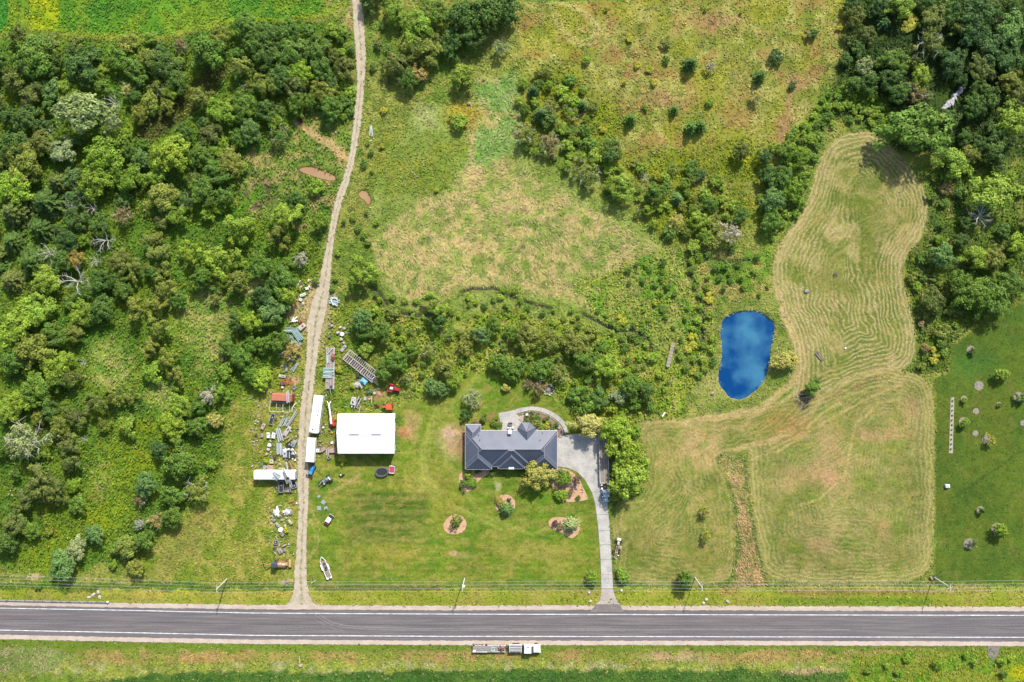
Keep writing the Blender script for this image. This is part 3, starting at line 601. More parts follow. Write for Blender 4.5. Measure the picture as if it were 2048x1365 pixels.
# pale tyre sweeps of dust from the yard track
DUSTM = mat((172, 164, 158), .9)
def tyre_mark(pts, w_=.35, z=.07):
    q = smooth_poly(pts, 2, False); strip('dust_tyre_marking', off(q, -w_), off(q, w_), z, DUSTM, 5, .25, len(pts))
tyre_mark([(632, 1222), (645, 1235), (670, 1248), (710, 1254), (800, 1257), (1000, 1258), (1300, 1259), (1700, 1260)], .5)
tyre_mark([(622, 1222), (640, 1238), (668, 1253), (720, 1259), (820, 1261), (1000, 1261), (1250, 1262)], .4, .075)
tyre_mark([(612, 1222), (630, 1240), (660, 1256), (690, 1262)], .35, .08)
tyre_mark([(590, 1222), (584, 1235), (588, 1252), (594, 1265)], .3, .085)
for k in range(9): x0 = 556 + k * 11; tyre_mark([(x0, 1254.5), (x0 + 3, 1254.5), (x0 + 6, 1254.5)], .4, .08)
TRKM = road_material('dirt', (214, 194, 166), (178, 154, 124), False, .5)
def track_material():
    m = road_material('dirt track', (216, 202, 174), (190, 172, 142), False, .6); n = m.node_tree.nodes; l = m.node_tree.links
    b = n['Principled BSDF']; src = b.inputs['Base Color'].links[0].from_socket
    at = n.new('ShaderNodeAttribute'); at.attribute_name = 'across'; g = n.new('ShaderNodeNewGeometry')
    no = n.new('ShaderNodeTexNoise'); no.inputs['Scale'].default_value = .9; no.inputs['Detail'].default_value = 3; l.new(g.outputs['Position'], no.inputs['Vector'])
    def M(op, a, b_):
        t = n.new('ShaderNodeMath'); t.operation = op
        for i, v in enumerate((a, b_)):
            if isinstance(v, (int, float)): t.inputs[i].default_value = v
            else: l.new(v, t.inputs[i])
        return t.outputs[0]
    # grass crown in the middle and at the rims
    d = M('ABSOLUTE', M('SUBTRACT', at.outputs['Fac'], .52), 0); c = M('SUBTRACT', .13, d); c = M('MULTIPLY', c, 8)
    e = M('MULTIPLY', M('SUBTRACT', M('ABSOLUTE', M('SUBTRACT', at.outputs['Fac'], .5), 0), .44), 14)
    t = M('ADD', M('MAXIMUM', c, e), M('MULTIPLY', M('SUBTRACT', no.outputs[0], .56), 5)); cl = n.new('ShaderNodeClamp'); l.new(M('MULTIPLY', t, .75), cl.inputs[0])
    mx = n.new('ShaderNodeMix'); mx.data_type = 'RGBA'; l.new(cl.outputs[0], mx.inputs['Factor']); l.new(src, mx.inputs['A']); mx.inputs['B'].default_value = (*alb((138, 138, 88)), 1); l.new(mx.outputs['Result'], b.inputs['Base Color'])
    return m
strip('dirt_track', TRACK_L, TRACK_R, .01, track_material(), 3, 1.1, 12)

CONC = road_material('concrete', (218, 212, 202), (178, 178, 172), False, .35); CONC2 = road_material('apron concrete', (206, 194, 182), (188, 176, 164), False, .4)
def slab(pts, z1, m, name='slab', parent=None):
    return MB().prism([w2(a, b) for a, b in pts], -.1, z1).build(name, m, parent)
dr = bpy.data.objects.new('driveway', None); link(dr); dr['kind'] = 'structure'
slab([(1115, 877), (1124, 872), (1150, 868), (1198, 868), (1210, 874), (1212, 940), (1213.4, 985), (1183.5, 985), (1170, 960), (1154, 944), (1136, 936), (1115, 933)], .06, CONC, parent=dr)
def xl(y): return np.interp(y, [985, 1005, 1050, 1100, 1140, 1178], [1184, 1190, 1196, 1200, 1202, 1203])
def xr(y): return np.interp(y, [985, 1000, 1050, 1100, 1178], [1213.4, 1214, 1219, 1222, 1226])
ys = [985, 1030, 1062, 1090, 1120, 1150, 1178]
for a, b in zip(ys[:-1], ys[1:]):
    a2 = a + .35; b2 = b - .35; mid = (a2 + b2) / 2
    slab([(xl(a2), a2), (xr(a2), a2), (xr(mid), mid), (xr(b2), b2), (xl(b2), b2), (xl(mid), mid)], .06 + .004 * (int(a) % 3), CONC, parent=dr)
slab([(1203, 1178.6), (1226, 1178.6), (1229, 1190), (1234, 1203), (1240, 1209), (1192, 1209), (1199, 1202), (1202, 1190)], .055, CONC2, parent=dr)
sheet('driveway_mouth_surface', [(1192, 1209.3), (1240, 1209.3), (1247, 1224), (1180, 1224)], .07, road_material('old asphalt', (140, 130, 128), (160, 150, 146), False, .5))
sheet('farm_lane_mouth_surface', [(1975, 1292), (2000, 1292), (1996, 1312), (1985, 1322), (1976, 1312)], .02, mat((150, 138, 138)))
# patio and curved walk
pt = bpy.data.objects.new('patio', None); link(pt); pt['kind'] = 'structure'
slab([(997, 827), (1031, 820), (1032, 828), (1038, 833), (1040, 850), (1040, 866), (1005, 866)], .07, CONC, 'slab', pt)
OUTER = smooth_poly([(1031, 819), (1048, 815), (1066, 813), (1085, 816), (1105, 824), (1122, 836), (1132, 848), (1136, 866)], 2, False)
INNER = smooth_poly([(1032, 828), (1046, 824), (1062, 820.5), (1082, 823.5), (1100, 831), (1116, 843), (1126, 854), (1129, 868)], 2, False)
k_ = 7; NI = len(OUTER)
for i in range(k_):
    a = int(i * (NI - 1) / k_); b = int((i + 1) * (NI - 1) / k_); f = .12
    o_ = [OUTER[j] for j in range(a, b + 1)]; i_ = [INNER[j] for j in range(a, b + 1)]
    o_[0] = (o_[0][0] * (1 - f) + o_[1][0] * f, o_[0][1] * (1 - f) + o_[1][1] * f); i_[0] = (i_[0][0] * (1 - f) + i_[1][0] * f, i_[0][1] * (1 - f) + i_[1][1] * f)
    slab(o_ + i_[::-1], .075 + .003 * (i % 2), CONC, 'slab', pt)
FLAG = mat((214, 190, 168), .8); FLAG2 = mat((196, 180, 160), .8)
rr = random.Random(4)
for i in range(26):           # flagstones round the turret and along the wall
    a = rr.uniform(-.3, PI + .5); r_ = rr.uniform(19, 24); x0 = 1053 + r_ * math.cos(a) * 1.05; y0 = 861 - r_ * math.sin(a) * 1.2
    if x0 < 1036: continue
    n_ = 6; pts = [(x0 + rr.uniform(1.6, 2.4) * math.cos(2 * PI * k / n_), y0 + rr.uniform(1.4, 2.1) * math.sin(2 * PI * k / n_)) for k in range(n_)]
    slab(pts, .05 + .01 * (i % 3), FLAG if i % 2 else FLAG2, 'flagstone', pt)
sheet('garden_bed_soil_surface', smooth_poly([(1040, 828), (1062, 822), (1082, 825), (1100, 833), (1114, 844), (1125, 856), (1127, 868), (1116, 876), (1110, 864), (1080, 862), (1072, 845), (1050, 838)]), .02, mat((168, 138, 112)))
sheet('paving_surface', smooth_poly([(1036, 868), (1033, 842), (1040, 831), (1056, 829), (1070, 836), (1082, 850), (1100, 860), (1112, 866), (1112, 876), (1036, 876)]), .035, mat((222, 204, 184), .85, 0, .25, 1.5))
# mulch beds
MUL = road_material('mulch', (236, 192, 152), (206, 158, 126), False, 1.2)
for P_ in [[(990, 1000), (1003, 989), (1018, 990), (1030, 1000), (1031, 1015), (1024, 1027), (1010, 1034), (997, 1026), (990, 1014)],
           [(1097, 1042), (1106, 1035), (1120, 1035), (1140, 1036), (1155, 1038), (1161, 1050), (1158, 1066), (1146, 1078), (1134, 1074), (1122, 1064), (1104, 1059), (1097, 1050)],
           [(885, 1052), (892, 1040), (904, 1029), (918, 1028), (931, 1038), (934, 1052), (926, 1066), (908, 1070), (892, 1066)],
           [(1103, 946), (1110, 936), (1135, 938), (1158, 955), (1166, 975), (1178, 998), (1168, 1002), (1150, 1004), (1130, 1005), (1115, 990), (1105, 975), (1098, 960)],
           [(922, 945), (955, 938), (982, 938), (982, 946), (965, 955), (955, 966), (940, 984), (926, 984), (918, 970), (918, 950)]]:
    sheet('mulch_bed_surface', smooth_poly(P_), .015, MUL)
sheet('mulch_strip_surface', [(1901.5, 795), (1908.5, 795), (1905.5, 907), (1898, 907)], .02, mat((200, 190, 170)))
MULG = road_material('grey mulch', (172, 162, 146), (146, 134, 120), False, 1.2)
MRING = [(1941, 699, 8), (1998, 748, 8), (1928, 798, 6.5), (2037, 794, 10), (1927, 844, 9.5), (1973, 879, 9), (1961, 1020, 7.5), (1995, 1058, 12), (1938, 1088, 11), (1958, 772, 9.5), (1952, 823, 6.5), (1951, 867, 6), (1998, 809, 5), (2046, 846, 6)]
for x0, y0, r_ in MRING:
    r3 = random.Random(int(x0)); sheet('mulch_ring_surface', [(x0 + r_ * r3.uniform(.93, 1.06) * math.cos(2 * PI * k / 20), y0 + r_ * r3.uniform(.93, 1.06) * math.sin(2 * PI * k / 20)) for k in range(20)], .015, MULG)

# ------------------------------------------------------------------ weeds, long grass, hay: real leaves, one mesh per kind
def leaf_material(name, trans=.25):
    m = bpy.data.materials.new(name); m.use_nodes = True; n = m.node_tree.nodes; l = m.node_tree.links
    b = n['Principled BSDF']; b.inputs['Roughness'].default_value = .7; b.inputs['Specular IOR Level'].default_value = .2
    at = n.new('ShaderNodeAttribute'); at.attribute_name = 'cover'; l.new(at.outputs['Color'], b.inputs['Base Color'])
    tr = n.new('ShaderNodeBsdfTranslucent'); l.new(at.outputs['Color'], tr.inputs['Color']); mx = n.new('ShaderNodeMixShader'); mx.inputs[0].default_value = trans
    l.new(b.outputs[0], mx.inputs[1]); l.new(tr.outputs[0], mx.inputs[2]); l.new(mx.outputs[0], n['Material Output'].inputs[0]); return m
LEAFM = leaf_material('weed leaf')
RS = np.random.RandomState(77)
def scatter(name, N, dens, size, aspect, zr, tiltr, colf, align=None, seed=0, only=None):
    px = RS.uniform(-60, 2108, N); py = RS.uniform(-60, 1425, N); j, i = grid_index(px, py)
    keep = RS.rand(N) < dens[j, i]
    if only is not None: keep &= only[j, i] > .5
    px, py, j, i = px[keep], py[keep], j[keep], i[keep]; n = len(px)
    c = colf(A[j, i].copy(), n, px, py, j, i)
    w = size[0] + RS.rand(n) * (size[1] - size[0]); hgt = w * (aspect[0] + RS.rand(n) * (aspect[1] - aspect[0]))
    rot = RS.uniform(0, 2 * PI, n) if align is None else align(px, py, j, i) + RS.normal(0, .22, n)
    hk = (.35 + .65 * HG[j, i]) if name == 'weeds' else 1.0
    t = RS.uniform(-tiltr, tiltr, n) * hk; t2 = RS.uniform(-tiltr, tiltr, n) * hk
    ca, sa = np.cos(rot), np.sin(rot)
    u = np.stack([ca * np.cos(t), sa * np.cos(t), np.sin(t)], -1); v = np.stack([-sa * np.cos(t2), ca * np.cos(t2), np.sin(t2)], -1)
    z = RS.uniform(zr[0], zr[1], n) * (HG[j, i] if name == 'weeds' else 1); zz = Z[j, i]
    cen = np.stack([(px - 1024) * S, (682.5 - py) * S, z + zz], -1)
    a_ = u * (hgt / 2)[:, None]; b_ = v * (w / 2)[:, None]
    vs = np.stack([cen - a_ - b_ * .5, cen - a_ * .2 + b_, cen + a_ + b_ * .25, cen + a_ * .1 - b_], 1).reshape(-1, 3)
    fs = np.arange(n * 4).reshape(-1, 4)
    me = mesh_np(name, vs, fs, 4, LEAFM); vcol(me, 'cover', np.repeat(np.clip(c, .003, .7), 4, 0))
    o = link(bpy.data.objects.new(name, me)); o['kind'] = 'stuff'; return o
def weed_col(a, n, px, py, j, i):
    k = RS.uniform(.7, 1.7, n)[:, None]; a = a * k * np.array([1.0, 1.06, .95])
    a[:, 0] *= RS.uniform(.8, 1.2, n); a[:, 2] *= RS.uniform(.7, 1.3, n)
    g = (RS.rand(n) < .6 * gold[j, i] * sstep(.5, .62, fbm(px, py, 16, 201))) ; a[g] = alb((196, 190, 44)) * RS.uniform(.7, 1.15, g.sum())[:, None]
    s_ = (RS.rand(n) < .04) & (py > 80); a[s_] = alb((186, 176, 120)) * RS.uniform(.7, 1.1, s_.sum())[:, None]; return a
scatter('weeds', 430000, rough * .85 * sstep(.3, .5, fbm(X, Y, 12, 202)) + rough * .15, (.28, .62), (.9, 1.9), (.05, .75), .8, weed_col)
flow = fbm(X, Y, 90, 211, 2) * 5 + fbm(X, Y, 18, 214, 2) * 2.2 - 3.0
def grass_col(a, n, px, py, j, i):
    t = (sstep(.32, .52, fbm(px, py, 14, 212)) * sstep(.2, .5, fbm(px, py, 60, 215) + .12))[:, None]; tan = alb((246, 216, 166)); grn = alb((140, 160, 84))
    c = (tan * t + grn * (1 - t)) * .65 + a * .45; return c * RS.uniform(.6, 1.35, n)[:, None]
scatter('long_grass', 270000, tall * .95, (.10, .2), (4.5, 8), (.05, .42), .22, grass_col, align=lambda px, py, j, i: flow[j, i])
# hay lies in rows along the swath phase
pgy, pgx = np.gradient(phase)
def hay_dir(px, py, j, i): return np.arctan2(-pgx[j, i], -pgy[j, i] * 1.0) * 1.0
def hay_col(a, n, px, py, j, i): return alb((204, 188, 138)) * RS.uniform(.6, 1.15, n)[:, None]
hrow = hay * sstep(.1, .8, np.sin(phase * 2 * PI + (fbm(X, Y, 20, 221) - .5) * 4)) * sstep(.35, .6, fbm(X, Y, 8, 222))
scatter('hay_swaths', 90000, hrow * .55, (.16, .34), (1.5, 4), (.04, .16), .2, hay_col, align=lambda px, py, j, i: np.arctan2(pgx[j, i], pgy[j, i]))
# short grass blades fleck the lawns
lawn = np.clip(1 - rough - tall - hay, 0, 1) * (1 - built) * (low < .05)
def lawn_col(a, n, px, py, j, i): return a * RS.uniform(.6, 1.5, n)[:, None] * np.array([1.05, 1, .9])
scatter('lawn_grass', 90000, lawn * .8, (.12, .3), (1.5, 3.5), (.0, .06), .3, lawn_col)
# ------------------------------------------------------------------ trees and shrubs
def crown_material(name, trans=.3):
    m = bpy.data.materials.new(name); m.use_nodes = True; n = m.node_tree.nodes; l = m.node_tree.links
    b = n['Principled BSDF']; b.inputs['Roughness'].default_value = .6; b.inputs['Specular IOR Level'].default_value = .25
    oi = n.new('ShaderNodeObjectInfo'); at = n.new('ShaderNodeAttribute'); at.attribute_name = 'cover'
    mu = n.new('ShaderNodeVectorMath'); mu.operation = 'MULTIPLY'; l.new(oi.outputs['Color'], mu.inputs[0]); l.new(at.outputs['Color'], mu.inputs[1])
    # patches of yellower and browner leaves
    g = n.new('ShaderNodeNewGeometry'); no = n.new('ShaderNodeTexNoise'); no.inputs['Scale'].default_value = .45; no.inputs['Detail'].default_value = 2; l.new(g.outputs['Position'], no.inputs['Vector'])
    mr = n.new('ShaderNodeMapRange'); mr.inputs['From Min'].default_value = .52; mr.inputs['From Max'].default_value = .72; mr.inputs['To Max'].default_value = .6; l.new(no.outputs[0], mr.inputs['Value'])
    m2 = n.new('ShaderNodeVectorMath'); m2.operation = 'MULTIPLY'; l.new(mu.outputs[0], m2.inputs[0]); m2.inputs[1].default_value = (1.5, 1.25, .9)
    mx = n.new('ShaderNodeMix'); mx.data_type = 'RGBA'; l.new(mr.outputs[0], mx.inputs['Factor']); l.new(mu.outputs[0], mx.inputs['A']); l.new(m2.outputs[0], mx.inputs['B'])
    l.new(mx.outputs['Result'], b.inputs['Base Color'])
    tr = n.new('ShaderNodeBsdfTranslucent'); l.new(mx.outputs['Result'], tr.inputs['Color']); ms = n.new('ShaderNodeMixShader'); ms.inputs[0].default_value = trans
    l.new(b.outputs[0], ms.inputs[1]); l.new(tr.outputs[0], ms.inputs[2]); l.new(ms.outputs[0], n['Material Output'].inputs[0]); return m
CROWN = crown_material('tree leaves')
def bark_material():
    m = bpy.data.materials.new('bark'); m.use_nodes = True; n = m.node_tree.nodes; l = m.node_tree.links
    b = n['Principled BSDF']; b.inputs['Roughness'].default_value = .9; oi = n.new('ShaderNodeObjectInfo'); l.new(oi.outputs['Color'], b.inputs['Base Color']); return m
BARK = bark_material()

def quads(cen, nor, size, asp, rs, along=None):
    """leaf-clump quads at cen facing nor"""
    n = len(cen); nor = nor / np.maximum(np.linalg.norm(nor, axis=1, keepdims=True), 1e-6)
    t = rs.normal(size=(n, 3)) if along is None else along
    u = t - nor * (t * nor).sum(1, keepdims=True); u /= np.maximum(np.linalg.norm(u, axis=1, keepdims=True), 1e-6); v = np.cross(nor, u)
    a = u * (size * asp / 2)[:, None]; b = v * (size / 2)[:, None]
    return np.stack([cen - a - b * .5, cen - a * .15 + b, cen + a + b * .2, cen + a * .1 - b], 1).reshape(-1, 3)
def crown_mesh(name, vs, tone):
    n = len(vs) // 4; me = mesh_np(name, vs, np.arange(n * 4).reshape(-1, 4), 4, CROWN)
    c = np.stack([tone * 1.0, tone, tone * .95], -1); vcol(me, 'cover', np.repeat(c, 4, 0)); return me

def broad(seed, lobes, rl, n, leaf, spread=.68, zflat=.75, jag=.0, sub=5, rs_=(.12, .2)):
    """dome of irregular boughs, each bough carrying small leafy clumps; radius about 1, from z=0.25 to about 1.6"""
    rs = np.random.RandomState(seed); C = []; R = []; k = 0
    ell = rs.uniform(.82, 1.0); lean = rs.uniform(-.12, .12, 2)
    while len(C) < lobes and k < 4000:
        k += 1; a = rs.uniform(0, 2 * PI); rim = 1 + .22 * math.sin(2 * a + seed) + .16 * math.sin(3 * a + seed * 2.1); r = math.sqrt(rs.rand()) * spread * rim
        z = .38 + (1 - min(1, r / .98) ** 2) * zflat * rs.uniform(.45, 1.05)
        p = np.array([r * math.cos(a) + lean[0], r * math.sin(a) * ell + lean[1], z]); q = rs.uniform(*rl)
        if all(np.linalg.norm(p - c) > q * .66 for c in C): C.append(p); R.append(q)
    C = np.array(C); R = np.array(R)
    # small clumps over the boughs
    m = len(C) * sub; b = np.repeat(np.arange(len(C)), sub); d = rs.normal(size=(m, 3)); d[:, 2] = np.abs(d[:, 2]) * .9 - .15; d /= np.linalg.norm(d, axis=1, keepdims=True)
    cc = C[b] + d * (R[b] * rs.uniform(.55, 1.0, m))[:, None]; cr = rs.uniform(*rs_, m); ctone = ((.86 + .28 * rs.rand(len(C)))[b]) * rs.uniform(.84, 1.16, m)
    pick = rs.choice(m, n, p=cr ** 2 / (cr ** 2).sum()); e = rs.normal(size=(n, 3)); e /= np.linalg.norm(e, axis=1, keepdims=True); e[:, 2] = np.where(e[:, 2] < -.3, -e[:, 2], e[:, 2])
    cen = cc[pick] + e * (cr[pick] * np.abs(rs.normal(.85, .22, n)))[:, None]
    nor = e * .8 + d[pick] * .5 + rs.normal(0, .45, (n, 3)); nor[:, 2] += .3
    return crown_mesh('crown', quads(cen, nor, leaf * rs.uniform(.7, 1.35, n), rs.uniform(1.2, 2.2, n), rs), ctone[pick] * rs.uniform(.75, 1.28, n))
def conifer(seed, tiers, arms, h, n, leaf=.09, droop=.25, jag=.25, top=1.0):
    """whorled branches seen from above as a star, radius 1, height h"""
    rs = np.random.RandomState(seed); cen = []; nor = []; al = []; tn = []
    tot = 0; br = []
    for t in range(tiers):
        f = t / tiers; L = (1 - f) ** .8 * (1 + rs.uniform(-.08, .08)); k = max(4, int(arms * (1 - f * .5)))
        for i in range(k):
            a = 2 * PI * (i + rs.rand() * .6) / k + t * 1.3; br.append((a, L * rs.uniform(1 - jag, 1.05), .12 * h + f * .86 * h, rs.uniform(.75, 1.25)))
    per = n // len(br)
    for a, L, z, tone in br:
        s = np.sqrt(rs.rand(per)); wdt = (1 - s * .75) * .16 * (.4 + L); side = rs.uniform(-1, 1, per) * wdt
        r = s * L; x = r * math.cos(a) - side * math.sin(a); y = r * math.sin(a) + side * math.cos(a); zz = z - droop * r * r * .6 - np.abs(side) * .5 + rs.normal(0, .015, per)
        cen.append(np.stack([x, y, zz], -1)); nn = np.stack([np.full(per, .35 * math.cos(a)), np.full(per, .35 * math.sin(a)), np.full(per, 1.)], -1) + rs.normal(0, .35, (per, 3)); nor.append(nn)
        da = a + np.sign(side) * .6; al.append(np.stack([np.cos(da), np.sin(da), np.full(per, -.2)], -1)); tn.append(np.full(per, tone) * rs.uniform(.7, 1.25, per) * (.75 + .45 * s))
    cen = np.concatenate(cen); nor = np.concatenate(nor); al = np.concatenate(al); tn = np.concatenate(tn)
    return crown_mesh('crown', quads(cen, nor, np.full(len(cen), leaf) * rs.uniform(.7, 1.2, len(cen)), rs.uniform(1.6, 2.6, len(cen)), rs, al), tn)
def wood(seed, h, r, limbs, reach, up=.5, twigs=0, rad=.5):
    rs = random.Random(seed); b = MB(); b.tube((0, 0, -.03), (0, 0, h * .55), r, r * .7, 7); b.tube((0, 0, h * .55), (rs.uniform(-.05, .05), 0, h), r * .7, r * .2, 6)
    for i in range(limbs):
        a = 2 * PI * i / limbs + rs.uniform(-.3, .3); z0 = h * rs.uniform(.3, .8); L = reach * rs.uniform(.7, 1.1)
        p0 = (0, 0, z0); p1 = (L * .5 * math.cos(a), L * .5 * math.sin(a), z0 + L * up * .6); p2 = (L * math.cos(a + .2), L * math.sin(a + .2), z0 + L * up)
        b.tube(p0, p1, r * rad, r * rad * .7, 5, False); b.tube(p1, p2, r * rad * .7, r * .12, 5, False)
        for j in range(twigs):
            f = rs.uniform(.25, 1); q0 = Vector(p0).lerp(Vector(p2), f) if f > .5 else Vector(p0).lerp(Vector(p1), f * 2)
            aa = a + rs.choice((-1, 1)) * rs.uniform(.4, 1.2); l_ = L * rs.uniform(.2, .5); b.tube(q0, q0 + Vector((l_ * math.cos(aa), l_ * math.sin(aa), l_ * rs.uniform(-.1, .4))), r * .28, r * .06, 4, False)
    me = bpy.data.meshes.new('trunk'); me.from_pydata(b.v, [], b.f); me.materials.append(BARK); me.update(); return me

PROTO = {
 'broad': ([broad(s, 20, (.22, .40), 4200, .062, .74, .85) for s in (1, 2, 3, 4, 5, 6)], [wood(5, .95, .045, 6, .6), wood(6, .95, .05, 5, .65)]),
 'lobed': ([broad(s, 11, (.18, .26), 3400, .055, .80, .9, 0, 7, (.10, .15)) for s in (11, 12, 13)], [wood(7, 1.0, .05, 7, .7)]),
 'shrub': ([broad(s, 10, (.22, .40), 1100, .11, .70, .55, .2, 4, (.14, .24)) for s in (21, 22, 23, 24, 25, 26)], [wood(8, .5, .04, 6, .5, .8)]),
 'ball': ([broad(s, 26, (.28, .36), 2600, .075, .64, .75, 0, 5, (.12, .17)) for s in (31, 32)], [wood(9, .6, .05, 5, .5)]),
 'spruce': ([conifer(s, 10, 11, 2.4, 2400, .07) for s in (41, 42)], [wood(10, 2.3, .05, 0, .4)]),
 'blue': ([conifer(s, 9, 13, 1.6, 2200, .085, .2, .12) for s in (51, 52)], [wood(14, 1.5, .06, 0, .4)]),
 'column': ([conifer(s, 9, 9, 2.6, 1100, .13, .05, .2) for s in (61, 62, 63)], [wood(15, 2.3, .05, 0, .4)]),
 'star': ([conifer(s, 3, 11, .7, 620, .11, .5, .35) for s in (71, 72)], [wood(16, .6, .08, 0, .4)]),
 'thin': ([broad(s, 22, (.14, .26), 1500, .055, .82, .75, 0, 4, (.09, .16)) for s in (81, 82)], [wood(17, .95, .04, 9, .85, .45, 7, .6)]),
 'dead': (None, [wood(s, .8, .035, 8, .95, .35, 10, .9) for s in (91, 92, 93, 94)]),
}
TINT = {'G': ((108, 140, 54), 'mid green'), 'D': ((92, 122, 54), 'dark green'), 'L': ((136, 164, 56), 'bright green'), 'O': ((140, 150, 66), 'olive green'),
        'Q': ((118, 130, 64), 'dull olive'), 'P': ((164, 178, 124), 'pale silvery green'), 'Y': ((186, 182, 62), 'yellow'), 'T': ((190, 184, 104), 'straw yellow'),
        'B': ((114, 146, 80), 'bluish green'), 'C': ((84, 116, 60), 'dark bluish green'), 'R': ((150, 132, 96), 'reddish brown'), 'U': ((116, 92, 98), 'purple brown'), 'A': ((172, 154, 84), 'ochre'),
        'E': ((150, 176, 62), 'yellowish green'), 'N': ((188, 182, 172), 'grey')}
KIND = {'broad': ('broadleaf_tree', 'broadleaf tree', 'tree', 1.75), 'lobed': ('billowy_tree', 'puffy clumped tree', 'tree', 1.9), 'shrub': ('shrub', 'shrub', 'shrub', 1.15),
        'ball': ('rounded_tree', 'rounded dense tree', 'tree', 1.3), 'spruce': ('spruce_tree', 'spruce with spiky branches', 'tree', 1.6), 'blue': ('blue_spruce', 'spruce', 'tree', 1.3),
        'column': ('juniper', 'upright juniper', 'tree', 2.0), 'star': ('fountain_shrub', 'shrub with long fanned branches', 'shrub', 1.0), 'thin': ('sparse_tree', 'thin bare-branched tree', 'tree', 1.8),
        'dead': ('dead_tree', 'bare dead tree', 'tree', 1.6)}
LAND = [(60, 60, 'the yellow crop strip'), (220, 90, 'the bend in the crop field edge'), (400, 60, 'the crop field edge in the wood'), (620, 45, 'the crop field corner next to the track'),
 (165, 225, 'the big silvery tree'), (360, 215, 'the dim grassy gap in the wood'), (660, 180, 'the upper dirt track'), (60, 330, 'the wood edge above the spruces'), (40, 470, 'the dark spruce patch'),
 (200, 470, 'the fallen grey branches'), (300, 560, 'the puffy olive trees'), (420, 500, 'the green lane in the wood'), (400, 640, 'the grassy clearing in the wood'), (630, 345, 'the long brown puddle'),
 (730, 390, 'the small brown puddle'), (640, 500, 'the middle stretch of the track'), (600, 600, 'the white scrap by the track'), (220, 730, 'the sunlit glade in the wood'), (50, 870, 'the pale drooping tree'),
 (250, 930, 'the goldenrod slope'), (400, 850, 'the straw yellow bush'), (350, 980, 'the lower wood tip'), (130, 1120, 'the bluish tree near the road'), (280, 1090, 'the scrub above the guardrail'),
 (580, 700, 'the ochre tree by the sheet metal'), (700, 700, 'the slatted wagon'), (790, 620, 'the curving stream'), (840, 760, 'the red tractor'), (900, 240, 'the rusty brown meadow patch'),
 (860, 60, 'the grove at the top of the track'), (1180, 60, 'the looping tyre marks'), (1080, 240, 'the goldenrod thicket'), (1250, 260, 'the lone junipers'), (1400, 170, 'the tall shadow-casting juniper'),
 (1530, 200, 'the brown path in the open field'), (1250, 380, 'the flattened meadow edge'), (1440, 460, 'the bare twiggy bush'), (1340, 711, 'the wooden footbridge'), (1000, 600, 'the meadow stream'),
 (1040, 725, 'the dense evergreens behind the house'), (1240, 780, 'the thicket next to the white bench'), (1490, 700, 'the blue pond'), (1160, 850, 'the yellow tree over the driveway'), (950, 960, 'the house corner bed'),
 (1130, 970, 'the mulch bed beside the driveway'), (1010, 1012, 'the round mulch bed'), (1128, 1055, 'the kidney-shaped mulch bed'), (908, 1048, 'the mulch bed near the garden plot'), (1215, 1150, 'the driveway entrance'),
 (1400, 1050, 'the mown field beside the drive'), (1620, 790, 'the black ash patch'), (1600, 320, 'the top of the swathed hay field'), (1850, 240, 'the hidden rocky creek'), (1930, 60, 'the dark wood at the upper corner'),
 (1780, 70, 'the yellow bushes at the wood edge'), (2010, 330, 'the bright tree at the far edge'), (1965, 430, 'the bleached dead tree'), (1960, 560, 'the neighbour lawn corner'), (1870, 680, 'the strip between hay field and lawn'),
 (1960, 820, 'the long gravel strip'), (1970, 1050, 'the lower neighbour lawn')]
LABELS = {}
TREES_DONE = []
def size_word(r): return 'tiny' if r < 8 else 'small' if r < 14 else 'medium' if r < 22 else 'large' if r < 34 else 'very large'
BR = random.Random(99)
